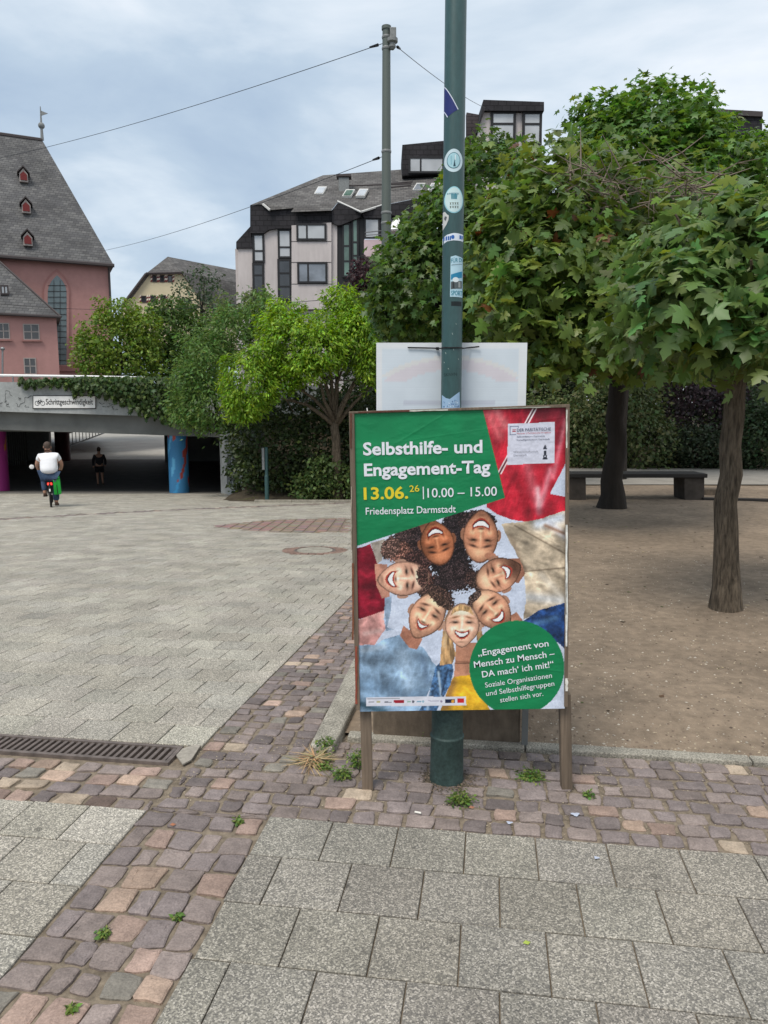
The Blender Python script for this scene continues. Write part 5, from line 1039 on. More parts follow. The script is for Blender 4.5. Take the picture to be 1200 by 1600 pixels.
yel = mpoly(q2([(490, 1045), (540, 900), (565, 850), (660, 838), (700, 930), (760, 1045)]), 1, 3); fill(yel, (222, 172, 42), .14, .06, 4); streak(yel, 695, 1105, 708, 1065, 8, c=(120, 85, 60), a=.7)
skn = (196, 146, 118)
nk = mpoly(q2([(575, 680), (690, 680), (650, 780), (665, 845), (565, 858), (570, 770)]), 1, 1); fill(nk, (188, 134, 108), .15, .1, 3); streak(nk, 712, 1036, 735, 1036, .9, c=(60, 40, 30), a=.7); streak(nk, 712, 1033, 735, 1034, .6, c=(80, 50, 40), a=.5)
jk = mpoly(q2([(468, 805), (500, 775), (552, 770), (562, 830), (545, 900), (500, 980), (470, 1045), (375, 1045), (430, 960), (450, 880)]), 1, 1); fill(jk, (72, 108, 150), .5, .25, 6); streak(jk, 685, 1050, 690, 1095, 2.0, c=(195, 215, 232), a=.8); streak(jk, 700, 1045, 690, 1085, 1.5, c=(30, 45, 70), a=.7); streak(jk, 672, 1060, 668, 1108, 2.4, c=(190, 210, 228), a=.7)
nk2 = mpoly(q2([(300, 590), (400, 660), (372, 716), (330, 705), (283, 645)]), 1, 3); fill(nk2, (176, 120, 98), .2)
for k_, (mk_, sx_, sy_) in enumerate(((tee, .5, .3), (beige, .35, .4), (red, .5, .2), (yel, .3, .6), (den, .5, .5), (mar, .3, .5), (pk_, .5, .4))):
    rd = 1 - np.abs(fbm(PXX * sx_ + PYY * .25, PYY * sy_ - PXX * .3, .16, 3, 70 + k_)) * 5; IM[mk_] *= (1 + .15 * (np.clip(rd, -1, 1) - .25))[mk_][:, None]
    fo_ = fbm(PXX, PYY, .035, 2, 80 + k_); IM[mk_] *= (1 + .6 * fo_)[mk_][:, None]
# hair
def hair(cx, cy, rx, ry, ang, c=(38, 28, 26), edge=.55, s=.35, sd=0, var=.5):
    a = R(ang); lx = ((PXX - cx) * math.cos(a) + (PYY - cy) * math.sin(a)) / rx; ly = (-(PXX - cx) * math.sin(a) + (PYY - cy) * math.cos(a)) / ry
    d = np.hypot(lx, ly) + fbm(PXX, PYY, s, 4, sd) * edge; fill(d < 1, c, var * 1.5, s * 1.6, sd + 3); hl_ = (d < .95) & (fbm(PXX, PYY, s * 2.2, 2, sd + 9) > .16); fill(hl_, np.array(c) * 2.3 + 14, .3, .6, sd)
for h_ in ((648, 846, 36, 24, 20, (46, 34, 34), .9), (622, 862, 22, 16, 0, (88, 60, 52), .8), (668, 838, 22, 34, 0, (34, 25, 26), .6), (712, 832, 22, 40, 0, (28, 22, 24), .4), (702, 876, 34, 26, 0, (26, 20, 22), .6), (716, 900, 30, 24, 0, (36, 27, 28), .9), (690, 912, 26, 18, 0, (34, 26, 27), .9), (745, 815, 30, 18, 0, (38, 28, 28), .3), (652, 878, 24, 18, 0, (52, 34, 32), .5), (655, 905, 22, 22, 0, (58, 38, 34), .6), (742, 905, 16, 14, 0, (45, 32, 30), .6), (610, 856, 14, 18, 30, (78, 58, 52), .5)):
    hair(h_[0], h_[1], h_[2], h_[3], h_[4], h_[5], h_[6], .45, int(h_[0]) % 50)
hair(682, 932, 30, 17, 25, (52, 38, 34), .5, .4, 3); hair(744, 945, 20, 12, -35, (60, 46, 42), .4, .4, 5); hair(752, 910, 15, 15, 0, (50, 38, 34), .4, .4, 6)
fill(mpoly(q2([(850, 240), (905, 240), (935, 320), (900, 370), (850, 360)]), 1, 2), (164, 112, 90), .2); fill(mpoly(q2([(820, 560), (890, 520), (935, 580), (900, 610), (820, 615)]), 1, 2), (178, 124, 100), .2)
fill(mpoly(q2([(150, 270), (215, 270), (230, 440), (190, 450), (160, 380)]), 1, 2), (190, 136, 116), .2); fill(mpoly(q2([(380, 60), (470, 40), (480, 110), (400, 120)]), 1, 2), (140, 86, 62), .2)
# blonde hair
bh = mpoly(q2([(515, 560), (540, 500), (600, 475), (660, 500), (695, 560), (720, 660), (690, 700), (675, 620), (545, 620), (575, 740), (555, 790), (490, 800), (500, 680)]), 2, 9); fill(bh, (176, 140, 98), .55, .10, 8, stretch=(2.5, .5, 0, 0)); streak(bh, 694, 1010, 700, 965, 3, c=(222, 196, 160), a=.6)
def face(cx, cy, rx, ry, cdx, cdy, skin, brow=(40, 28, 24), beard=0, side=.4, mouth=.5, mw=.5, hl=None, open_=1.0):
    L_ = math.hypot(cdx, cdy); ux, uy = cdx / L_, cdy / L_
    ly = ((PXX - cx) * ux + (PYY - cy) * uy) / ry; lx = ((PXX - cx) * uy - (PYY - cy) * ux) / rx
    wid = np.where(ly > 0, 1 - .42 * np.clip(ly, 0, 1) ** 2.2, 1 - .10 * ly ** 2); r2 = (lx / wid) ** 2 + ly ** 2; m = r2 < 1; sk = np.array(skin, float)
    n = fbm(PXX, PYY, .3, 3, int(cx) % 40); sh_ = 1.10 - .42 * np.clip(r2, 0, 1) ** 1.6 - .22 * lx * side + .18 * n; col = sk[None, None] * sh_[..., None]
    def soft(x, y, a, b, c, k, rot=0.0):
        dx, dy = lx - x, ly - y; ddx = dx * math.cos(rot) + dy * math.sin(rot); ddy = -dx * math.sin(rot) + dy * math.cos(rot); w_ = (np.exp(-((ddx / a) ** 2 + (ddy / b) ** 2)) * k)[..., None]; return w_, np.array(c, float)
    def put(*ar):
        nonlocal col; w_, c = soft(*ar); col = col * (1 - w_) + c * w_
    dk = sk * .35; lt = np.minimum(sk * 1.35 + 25, 250)
    put(0, -.62, .55, .22, lt, .45); 
    for s_ in (-1, 1):
        put(s_ * .62, .0, .22, .25, sk * .78, .4); put(s_ * .68, -.12, .12, .02, sk * .5, .6, s_ * .3); put(s_ * .52, .12, .16, .10, np.minimum(sk * (1.25, 1.0, .95), 250), .5)
        put(s_ * .40, -.16, .27, .13, sk * .55, .75); put(s_ * .40, -.14, .16, .045, dk * .5, .95); put(s_ * .40, -.20, .10, .03, lt, .3); put(s_ * .40, -.36, .25, .05, brow, .85, s_ * .18); put(s_ * .50, .14, .15, .10, lt, .75); put(s_ * .42, .30, .06, .18, sk * .55, .6, s_ * .5)
    put(0, .02, .06, .24, lt, .75); put(-.15, .02, .06, .2, sk * .7, .35); put(0, .20, .08, .04, np.minimum(sk * 1.5 + 30, 254), .7); put(.10 * side, .12, .10, .2, sk * .6, .35); put(0, .22, .18, .06, lt, .5); put(0, .29, .20, .045, dk, .75)
    if beard: put(0, .70, .85, .42, np.array((58, 40, 33)), beard); put(0, .37, .34, .05, np.array((45, 30, 26)), beard)
    my = mouth; cur_ = my - .10 + .0 * lx - .22 * (lx / mw) ** 2 * -1 * -1; up_ = my - .10 - .12 * (np.abs(lx) / mw) ** 2; lo_ = my + .115 * open_ - .24 * (np.abs(lx) / mw) ** 2
    mm = (np.abs(lx) < mw) & (ly > up_ - .05) & (ly < lo_ + .07); col[mm] = sk * np.array((.72, .42, .42)); mt = (np.abs(lx) < mw * .95) & (ly > up_) & (ly < lo_); col[mt] = (58, 20, 22); th = (np.abs(lx) < mw * .86) & (ly > up_ + .008) & (ly < lo_ - .045); col[th] = (244, 240, 236)
    put(0, my + .30 * open_, .22, .05, dk, .4)
    for s_ in (-1, 1): ear = ((lx - s_ * 1.0) / .16) ** 2 + ((ly - .06) / .22) ** 2 < 1; IM[ear & ~m] = sk * .82
    IM[m] = col[m]; rim = (r2 > .88) & m; IM[rim] *= .72; IM[m] = np.clip((IM[m] - 118) * 1.22 + 130, 8, 252)
face(683, 848, 26.5, 36, -.22, -1, (176, 112, 80), (30, 20, 18), 0, .6, .52, .48)
face(751, 838, 27.5, 42, .05, -1, (204, 144, 114), (42, 28, 24), .15, -.5, .50, .50); fill((((PXX - 766) / 9) ** 2 + ((PYY - 868) / 5) ** 2 < 1), (192, 132, 104))
face(779, 898, 26.5, 38, 1, -.42, (214, 158, 130), (62, 42, 34), .80, .5, .42, .40)
face(630, 904, 27, 41, -1, .06, (228, 178, 154), (54, 34, 30), 0, .4, .50, .46)
face(769, 953, 27, 38, .75, .8, (212, 158, 130), (52, 36, 30), .5, -.5, .48, .42)
face(667, 962, 27, 40, -.52, .9, (220, 168, 140), (60, 42, 34), .18, .5, .50, .36, open_=.5)
face(722, 977, 27, 35, -.02, 1, (232, 184, 158), (120, 86, 62), 0, .3, .44, .42)
fr_m = mpoly(q2([(545, 540), (560, 500), (600, 478), (650, 495), (668, 540), (640, 520), (600, 512), (570, 520)])); fill(fr_m, (196, 158, 112), .5, .3, 4, stretch=(1.5, .4, 0, 0))
hair(688, 938, 22, 8, 38, (56, 42, 36), .6, .4, 13); hair(660, 900, 9, 17, 0, (58, 40, 36), .8, .4, 19); hair(742, 932, 13, 6, -40, (58, 46, 42), .5, .4, 15)
# printing grain and wet-paste wrinkle shading painted in as faint tone
IM += (nf(.9, 21, 2) * 26)[..., None]; IM *= (1 + nf(.02, 23, 4)[..., None] * .18)
# green panels
gm_ = mpoly(q1([(30, 60), (713, 60), (830, 526), (30, 786)])) | ((PXX < 800) & (PYY < 648) & (PXX < 754)); fill(gm_, (14, 133, 82), .07, .03, 31)
gc = np.hypot(PXX - 807.5, (PYY - 1043.5)) < 74; fill(gc, (12, 132, 80), .07, .03, 32)
# paler sheets
wb = mpoly([(793.4, 662.4), (866.3, 659.3), (866.0, 723.2), (792.6, 726.3)]); fill(wb, (222, 224, 240), .05, .3, 33)
ws = mpoly([(572.3, 1089.3), (727.6, 1087.7), (728.6, 1101.5), (572.6, 1103.5)]); fill(ws, (226, 228, 240), .03, .3, 34)
def rect(x0, y0, x1, y1, c): fill((PXX > x0) & (PXX < x1) & (PYY > y0) & (PYY < y1), c)
rect(615, 1093.5, 631.5, 1098, (165, 30, 50)); rect(695, 1092, 711, 1098.5, (22, 34, 66)); rect(714.5, 1091.3, 725.5, 1098, (205, 35, 45)); fill(np.hypot(PXX - 707.5, PYY - 1095.5) < 2.6, (225, 160, 60))
fill(np.hypot(PXX - 645.5, PYY - 1096.3) < 2.1, (90, 95, 110)); fill(np.hypot(PXX - 661, PYY - 1095.8) < 1.8, (150, 185, 205)); rect(576, 1096, 585, 1097.2, (70, 75, 90)); rect(588, 1095, 594, 1098, (190, 185, 140)); rect(601, 1096.2, 612, 1098, (80, 85, 100)); rect(636, 1095, 642, 1097.6, (150, 190, 170)); rect(651, 1095, 658, 1096.6, (120, 165, 190)); rect(669, 1094.2, 686, 1095.2, (170, 165, 190)); fill(np.hypot(PXX - 689.5, PYY - 1095.6) < 1.7, (140, 130, 160)); rect(574, 1091, 628, 1091.9, (120, 122, 135))
# tower emblem and the double bar emblem on the white sheet
rect(848.3, 711, 854.5, 717, (40, 45, 60)); rect(850.6, 712.4, 852.4, 714.3, (222, 224, 240)); rect(849.3, 704.2, 853.9, 708.6, (40, 45, 60)); rect(848, 716.3, 855, 718, (40, 45, 60)); fill(mpoly([(848, 701.7), (855, 701.7), (851.5, 694.2)]), (60, 64, 78)); rect(850, 708.6, 853.4, 711, (60, 64, 78))
rect(800, 670.4, 806.5, 671.9, (170, 30, 40)); rect(800, 673.2, 806.5, 674.7, (170, 30, 40)); rect(796.8, 666, 797.8, 679.5, (60, 80, 120)); rect(796.8, 666, 810, 667, (60, 80, 120)); rect(796.8, 678.6, 806, 679.6, (60, 80, 120)); rect(809, 666, 810, 669, (60, 80, 120))
IM = np.clip(IM, 0, 255) / 255; LIN = np.where(IM <= .04045, IM / 12.92, ((IM + .055) / 1.055) ** 2.4) * .86
PW = np.zeros((GH, GW, 3)); dxx, dyy = (PXX - 600) / F, (PYY - 800) / F; ry_, rz_ = cp - dyy * sp, -sp - dyy * cp
wr = fbm(PXX * .6 + PYY * .2, PYY * 1.4, .05, 4, 51) * .004 + .0012 * np.abs(fbm(PXX + PYY * .4, PYY, .035, 3, 55)) ** .5
fold = np.exp(-np.abs(PYY - (700 - .15 * (PXX - 560))) / 1.3) * .0008 + np.exp(-np.abs((PXX - 690) * .6 + (PYY - 650)) / 2) * .0014 * (PYY < 720) + np.exp(-np.abs(PYY - (1043 + .1 * (PXX - 820))) / 1.2) * .0014 * (PXX > 800) + np.exp(-np.abs(PYY - (828 + .55 * (PXX - 830))) / 1.2) * .0012 * (PXX > 815)
yy_ = YP - .0015 - np.clip(wr, 0, .0012) - np.minimum(fold, .0012); t_ = YP / ry_
V = np.stack([dxx * t_, yy_, CAMH + rz_ * t_], -1).reshape(-1, 3); i_ = (np.arange(GH - 1)[:, None] * GW + np.arange(GW - 1)[None]).ravel()
T = np.stack([i_ + GW, i_ + GW + 1, i_ + 1, i_], -1); M_print = mat('pasted_paper_print', attr=True, rough=.55, spec=.35, bump=(26, .35, .0025))
pst = thing('poster', 'large pasted poster with green headline panel, seven smiling faces and green circle', 'poster', (.31, YP, 1.5))
part_np('printed_sheet', V, T, LIN.reshape(-1, 3), M_print, pst, None)
M_tw = mat('print_white', (.74, .76, .82), .55, n1=(60, .08, 3)); M_ty = mat('print_yellow', (.72, .58, .03), .55); M_tb = mat('print_navy', (.03, .05, .11), .6); M_tr = mat('print_red', (.45, .03, .05), .6); M_tg = mat('print_grey', (.30, .31, .36), .6)
def ptext(s, x0, y0, x1, y1, cap, m, bold=.0): 
    A, B = P(x0, y0, YP - .0042), P(x1, y1, YP - .0042); k = cap * YP / F / .70
    if not bold: return place_text(s, None, m, pst, 0, (A, B, (B - A).cross(Vector((0, 1, 0))), (0, 0, 0)), k)
    return place_text(s, None, m, pst, bold, (A, B, (B - A).cross(Vector((0, 1, 0))), (0, 0, 0)), k)
ptext('Selbsthilfe- und', 567.5, 711, 753.8, 706.8, 19.2, M_tw, .026); ptext('Engagement-Tag', 569, 743.6, 766.2, 738.2, 19, M_tw, .026)
ptext('13.06.', 568.5, 780.3, 637.8, 778.4, 18.5, M_ty, .024); ptext('26', 640, 768.6, 655.3, 767.8, 10.2, M_ty, .006)
ptext('10.00 – 15.00', 668, 777.4, 776.5, 774.4, 14.6, M_tw, .006); ptext('Friedensplatz Darmstadt', 571.6, 804.2, 712.2, 800.4, 11.2, M_tw, .006)
mb = MB(); mb.prism([P(660.9, 780, YP - .0042), P(662.5, 780, YP - .0042), P(662.1, 760.5, YP - .0042), P(660.5, 760.5, YP - .0042)], (0, .0003, 0)); mb.build('divider_bar', M_tw, pst)
ptext('„Engagement von', 747.3, 1025.2, 857.5, 1009.6, 10.6, M_tw, .010); ptext('Mensch zu Mensch –', 741.2, 1043.4, 867, 1025.4, 10.6, M_tw, .010); ptext('DA mach‘ ich mit!“', 753.8, 1058.6, 865.5, 1042, 10.6, M_tw, .010)
ptext('Soziale Organisationen', 758.5, 1074.4, 862.6, 1058.8, 8.6, M_tw, .0); ptext('und Selbsthilfegruppen', 760, 1087.6, 866.4, 1071.4, 8.6, M_tw, .0); ptext('stellen sich vor.', 782, 1097.6, 849, 1087.2, 8.6, M_tw, .0)
ptext('DER PARITÄTISCHE', 807.8, 674.4, 860.8, 672.4, 4.8, M_tb, .0); ptext('Hessen | Paritätische Projekte', 808, 678.4, 860.8, 676.6, 2.2, M_tr); ptext('Selbsthilfebüro Darmstadt', 807.6, 683.6, 851.6, 682.2, 2.4, M_tb); ptext('Freiwilligenzentrum Darmstadt', 807.6, 688.7, 859, 687, 2.4, M_tb)
ptext('Wissenschaftsstadt', 802, 707.6, 841, 706.6, 3.2, M_tg); ptext('Darmstadt', 802.5, 712.8, 823.2, 712.2, 3.2, M_tg)

# ------------------------------------------------------------------ the green lamp post with its stickers
PXc, PYc = .268, 2.985
lp = thing('lamp_post', 'dark green steel post with stickers behind the poster stand', 'lamp post', (PXc, PYc, 0))
mb = MB(); mb.lathe((PXc, PYc, 0), [(.072, -.05), (.072, .005), (.0705, .02), (.0695, .185), (.072, .19), (.072, .197), (.066, .203), (.0655, .80), (.060, .86), (.042, .89)], 48); mb.build('base_sleeve', M_polebase, lp, smooth='auto')
RU = .0405
mb = MB(); mb.lathe((PXc, PYc, 0), [(.041, .80), (RU, 2.0), (.040, 6.2), (.028, 6.25), (.0, 6.27)], 48); mb.build('shaft', M_pole, lp, smooth='auto')
mb = MB(); mb.tube([(PXc, PYc, 6.1), (PXc, PYc + .2, 6.5), (PXc, PYc + .8, 6.6)], .03, 8); mb.build('arm', M_pole, lp, smooth=True)
mb = MB(); mb.sphere((PXc, PYc + 1.1, 6.58), (.16, .36, .07)); mb.build('lamp_head', M_grey, lp, smooth=True)
def wrap_pts(pts, lift):
    o = []
    for (px, py) in pts:
        p = P(px, py, PYc - RU); x = max(-.995, min(.995, (p.x - PXc) / RU)); r = RU + lift; o.append((PXc + r * x, PYc - r * math.sqrt(1 - x * x), p.z))
    return o
def sticker(pts, col, lift=.0006, par=None, name='sticker', nx=12, ny=10):
    """a patch that follows the round post: outline given in photo pixels, cut into a fine grid"""
    xs = [p[0] for p in pts]; ys = [p[1] for p in pts]; bm = bmesh.new(); vs = [bm.verts.new((x, y, 0)) for x, y in pts]; bm.faces.new(vs)
    for k in range(1, nx):
        c = min(xs) + (max(xs) - min(xs)) * k / nx; bmesh.ops.bisect_plane(bm, geom=bm.verts[:] + bm.edges[:] + bm.faces[:], plane_co=(c, 0, 0), plane_no=(1, 0, 0))
    bm.verts.index_update(); V = wrap_pts([(v.co.x, v.co.y) for v in bm.verts], lift); Fc = [tuple(v.index for v in f.verts) for f in bm.faces]; bm.free()
    mb = MB(); mb.cur = srgb(*col); mb.add(V, Fc); return mb.build(name, M_attr, par or lp)
def circ(cx, cy, rx, ry, n=32): return [(cx + rx * math.cos(2 * math.pi * k / n), cy + ry * math.sin(2 * math.pi * k / n)) for k in range(n)]
def stext(s, x0, y0, x1, y1, cap, m, par, bold=0.0, lift=.0016):
    me = text_mesh(s, 1.0, bold); bm = bmesh.new(); bm.from_mesh(me); 
    for v in bm.verts: pass
    xs = [v.co.x for v in bm.verts]; a, b = min(xs), max(xs); base = wloc(par)
    for v in bm.verts:
        t = (v.co.x - a) / (b - a); px = x0 + (x1 - x0) * t; py = y0 + (y1 - y0) * t - v.co.y / .7 * cap; q = wrap_pts([(px, py)], lift)[0]; v.co = Vector(q) - base
    bm.to_mesh(me); bm.free(); me.materials.clear(); me.materials.append(m); me.name = 'lettering'; return link_me('lettering', me, par)
M_teal = mat('sticker_teal', (.03, .22, .30), .6); M_blue = mat('sticker_blue', (.02, .16, .42), .6)
s1 = sticker([(693.5, 130), (696, 131), (715.5, 171), (699.5, 181), (693.5, 170)], (38, 48, 110)); sticker([(694.2, 129), (695.2, 129), (716.3, 170.6), (715, 171.2)], (214, 220, 235), .0012, s1, 'edge'); sticker([(694, 168), (695.2, 169), (700.6, 181.3), (699.4, 181.8)], (205, 210, 230), .0012, s1, 'edge')
s2 = sticker(circ(709, 250.5, 14, 18.2), (196, 216, 224)); sticker(circ(709, 250.5, 10.2, 12.8), (70, 110, 125), .0012, s2, 'ring'); r2_ = sticker(circ(709, 250.5, 9.2, 11.7), (164, 204, 214), .0017, s2, 'disc'); sticker([(708.2, 260), (712, 260), (711, 254), (710.6, 248), (709.4, 254)], (40, 70, 85), .0022, s2, 'tower')
sticker([(704.5, 243), (706.5, 243), (706.5, 257), (704.5, 257)], (140, 186, 200), .0022, s2, 'stripe'); sticker([(710.8, 242), (712, 242), (712, 250), (710.8, 250)], (225, 235, 240), .0022, s2, 'stripe')
s3 = sticker(circ(709.5, 312, 14.6, 21), (150, 205, 218)); sticker(circ(709.5, 312, 13.2, 19.4), (198, 222, 224), .0012, s3, 'disc'); r_ = np.random.default_rng(2)
for k in range(5): sticker([(705 + k * 2, 303 + r_.uniform(-2, 2)), (706.6 + k * 2, 303), (706.8 + k * 1.7, 311), (705.6 + k * 1.7, 311)], (50, 130, 150), .0018, s3, 'mark', 2)
for k in range(8): x, y = 703 + (k % 4) * 3.6, 316 + (k // 4) * 5.5; sticker([(x, y), (x + 1, y), (x + 2.4, y + 3.5), (x + 1.5, y + 3.6)], (95, 100, 90), .0018, s3, 'mark', 2); sticker([(x + 2.2, y), (x + 2.8, y), (x + .6, y + 3.5), (x, y + 3.4)], (95, 100, 90), .0018, s3, 'mark', 2)
for k in range(6): sticker([(699.5 + k * 3, 301), (701.3 + k * 3, 301), (701.3 + k * 3, 303.4), (699.5 + k * 3, 303.4)], (110, 150, 165), .0018, s3, 'mark', 2)
s4 = sticker([(692.5, 329), (696, 329), (699, 334), (701.5, 336), (701, 343), (698, 350), (692.5, 358)], (198, 200, 198)); sticker([(696, 336), (699, 338), (697, 344), (695, 340)], (90, 95, 100), .0012, s4, 'mark', 3)
s5 = sticker([(692.3, 370), (699, 366), (709, 364), (724.6, 365), (724.6, 376), (709, 375.5), (699, 376.5), (692.3, 380)], (214, 224, 236))
for (x0, x1) in ((694, 695.5), (697, 699), (700, 702), (702.8, 704.8)): sticker([(x0, 369), (x1, 368.2), (x1, 374.5), (x0, 375)], (40, 95, 170), .0012, s5, 'letter', 2)
sticker(circ(707.6, 370.2, 2.6, 3.2, 14), (40, 95, 170), .0012, s5, 'letter', 3); sticker([(718, 367), (720.6, 367.2), (720.6, 372.8), (718, 372.8)], (40, 95, 170), .0012, s5, 'letter', 2); sticker([(721.3, 367.2), (723.8, 367.6), (723, 372.8), (721.3, 372.8)], (50, 105, 180), .0012, s5, 'letter', 2)
s6 = sticker([(704.3, 401), (712, 399), (723.6, 402), (723.2, 464), (703.2, 463.6)], (176, 208, 222)); sticker([(704.8, 429), (722.4, 423), (722.2, 433), (704.5, 437)], (40, 130, 170), .0012, s6, 'stripe'); sticker([(704.5, 440), (722.3, 438), (722, 450), (704.3, 452)], (88, 96, 100), .0012, s6, 'picture')
sticker(circ(712, 437, 5, 4, 12), (215, 225, 230), .0017, s6, 'cloud', 4); sticker([(707, 441), (709.5, 441), (710, 450), (707, 450)], (50, 55, 58), .0018, s6, 'mark', 2); sticker([(716, 440), (719, 440), (719.5, 449), (716, 449)], (150, 155, 155), .0018, s6, 'mark', 2); sticker([(705.2, 414), (722, 411.5), (722, 412.1), (705.2, 414.6)], (60, 80, 90), .0018, s6, 'line')
stext('FÜR DI', 705, 410.5, 722.4, 408.5, 6.5, M_teal, s6); stext('SPORT', 705, 461.2, 722.6, 461.2, 7.2, M_teal, s6, .01); 
s7 = sticker([(705, 471), (721.5, 470.6), (721.5, 477.8), (705, 478)], (24, 34, 36), .0005); s8 = sticker([(691.5, 617), (697, 622), (703, 623.5), (710, 618), (718.4, 612), (719.2, 640), (691.3, 642)], (150, 180, 208))
r_ = np.random.default_rng(9)
for k in range(26): x, y = r_.uniform(693, 716), r_.uniform(625, 636); sticker([(x, y), (x + r_.uniform(1, 3), y + r_.uniform(-1, 1)), (x + r_.uniform(0, 2), y + r_.uniform(1, 3))], [(210, 225, 238), (70, 100, 150), (110, 140, 180)][k % 3], .0011 + .0001 * (k % 4), s8, 'scribble', 2)
for (x, y, l) in ((696, 550, 3), (712, 505, 2), (706, 520, 3), (708, 545, 2.5), (694, 565, 2), (700, 575, 2), (716, 560, 2)): sticker([(x, y), (x + .8, y), (x + .8 + l * .3, y + l), (x + l * .3, y + l)], (150, 165, 160), .0004, lp, 'scratch', 2)
stext('SKNVN', 694, 588, 714, 587, 5, mat('pole_marker_ink', (.015, .03, .032), .6), lp, 0, .0005)
# --- the blank looking board tied behind it
YW = 3.045
wbd = thing('white_board', 'white corrugated plastic board tied behind the green post, print showing faintly through', 'board', (.27, YW, 1.84))
M_ply = mat('white_corrugated_plastic', (.66, .69, .72), .45, spec=.4, n1=(1.5, .03, 4), bump=(1, .5, .0006, (1, 1, 210)))
n_, m_ = 120, 100; xs_, ys_ = np.meshgrid(np.linspace(588.5, 817, n_), np.linspace(535.5, 900, m_)); xx = 588.5 + (xs_ - 588.5); BI = np.ones((m_, n_, 3)) * np.array([236, 240, 244])
inn = (xs_ > 598) & (xs_ < 805) & (ys_ > 546); BI[inn] = (221, 232, 242)
def arc(cx, cy, r0, r1, c, a, y1): 
    d = np.hypot((xs_ - cx) * .62, ys_ - cy); k = (d > r0) & (d < r1) & (ys_ < y1) & inn; BI[k] = BI[k] * (1 - a) + np.array(c) * a
arc(703, 640, 62, 78, (236, 205, 210), .4, 596); arc(703, 640, 78, 84, (238, 232, 226), .6, 590); BI[inn & (ys_ > 626) & (ys_ < 634) & (xs_ > 630) & (xs_ < 770)] = (205, 212, 226)
BI += fbm(xs_, ys_, .05, 3, 3)[..., None] * 10; LI = ((np.clip(BI, 0, 255) / 255) ** 2.2) * .82
Vb = np.array([tuple(P(x, y, YW)) for x, y in zip(xs_.ravel(), ys_.ravel())]); x_k = Vb[:, 0]; Vb[:, 0] = np.interp(xs_.ravel(), [588.5, 817], [-.031, .578]); i_ = (np.arange(m_ - 1)[:, None] * n_ + np.arange(n_ - 1)[None]).ravel()
M_pb = mat('board_face', attr=True, rough=.45, spec=.4, bump=(1, .6, .0008, (1, 1, 150))); part_np('panel_face', Vb, np.stack([i_ + n_, i_ + n_ + 1, i_ + 1, i_], -1), LI.reshape(-1, 3), M_pb, wbd, None)
mb = MB(); mb.box(-.031, YW + .001, Vb[:, 2].min(), .578, YW + .006, Vb[:, 2].max()); mb.build('panel', M_ply, wbd)
tie = thing('cable_tie', 'black cable tie holding the white board to the post', 'cable tie', (PXc, PYc, 1.82)); mb = MB(); z_ = P(700, 543, PYc - RU).z
mb.tube([(PXc + (RU + .002) * math.cos(a), PYc - (RU + .002) * math.sin(a), z_ + .001 * math.sin(a * 3)) for a in np.linspace(0, math.pi, 16)], .0028, 6); mb.build('loop', M_black, tie)
mb = MB(); mb.tube([P(637, 543, YW - .006), P(660, 543.5, YW - .006), P(683, 544, YW - .008), (PXc - RU, PYc, z_)], .0028, 6); mb.build('tail', M_black, tie); mb = MB(); mb.tube([(PXc + RU, PYc, z_), P(735, 543, YW - .007), P(749, 541.5, YW - .012)], .0028, 6); mb.build('tail', M_black, tie); q = P(683.5, 544.5, YW - .01); mb = MB(); mb.box(q.x - .006, q.y - .006, q.z - .006, q.x + .006, q.y + .004, q.z + .005); mb.build('lock', M_black, tie)

# ------------------------------------------------------------------ tall mast and its wires
YM = 25.0
ms = thing('overhead_line_mast', 'tall grey green steel mast behind the dark maple carrying wires', 'mast', (.07, YM, -1.2)); q = P(604, 44, YM); 
mb = MB(); mb.lathe((.075, YM, 0), [(.20, -1.3), (.165, 5.5), (.125, q.z - .05), (.15, q.z - .05), (.15, q.z + .05), (0, q.z + .1)], 20); mb.build('shaft', M_mast, ms, smooth='auto')
for py in (58.5, 76, 237, 333, 349): z_ = P(604, py, YM).z; r = .125 + (q.z - z_) / 11 * .05 + .012; mb = MB(); mb.lathe((.075, YM, z_), [(r, -.04), (r + .01, 0), (r, .04)], 20); mb.build('band', M_grey, ms)
mb = MB(); a_ = P(612, 63, YM); mb.box(a_.x - .06, YM - .2, a_.z, a_.x + .14, YM + .15, a_.z + .3); mb.build('box', M_grey, ms, bevel=.02); mb = MB(); a_ = P(613, 79, YM); mb.lathe((a_.x, YM - .1, a_.z), [(.05, -.02), (.11, .05), (.10, .16), (.17, .2), (.17, .3), (.06, .36)], 12); mb.build('lamp', M_grey, ms)
def wire(a, b, sag, label, r=.014, n=24, wd=True):
    a, b = Vector(a), Vector(b); t_ = thing('overhead_wire', label, 'wire', a, 'wires strung from the tall mast'); mb = MB(); mb.tube([a.lerp(b, k / n) - Vector((0, 0, sag * 4 * (k / n) * (1 - k / n))) for k in range(n + 1)], r, 5); mb.build('cable', M_black, t_)
    mb = MB(); d = (b - a).normalized(); mb.tube([a + d * .2, a + d * .55], [.05, .03], 6); mb.build('insulator', M_black, t_)
wire(P(598, 68, YM), P(-40, 255, 46), .3, 'thick wire running from the mast top across the sky to the church roof', .011)
wire(P(619, 72, YM), P(766, 172, 49), .2, 'wire running from the mast top to the roof tower behind the green post', .012)
wire(P(597, 245, YM), P(160, 392, 58), .3, 'lower wire running left from the mast over the apartment roof', .011)
wire(P(597, 460, YM + .1), P(-40, 470, 45), .5, 'thin low wire crossing in front of the apartment building', .01)
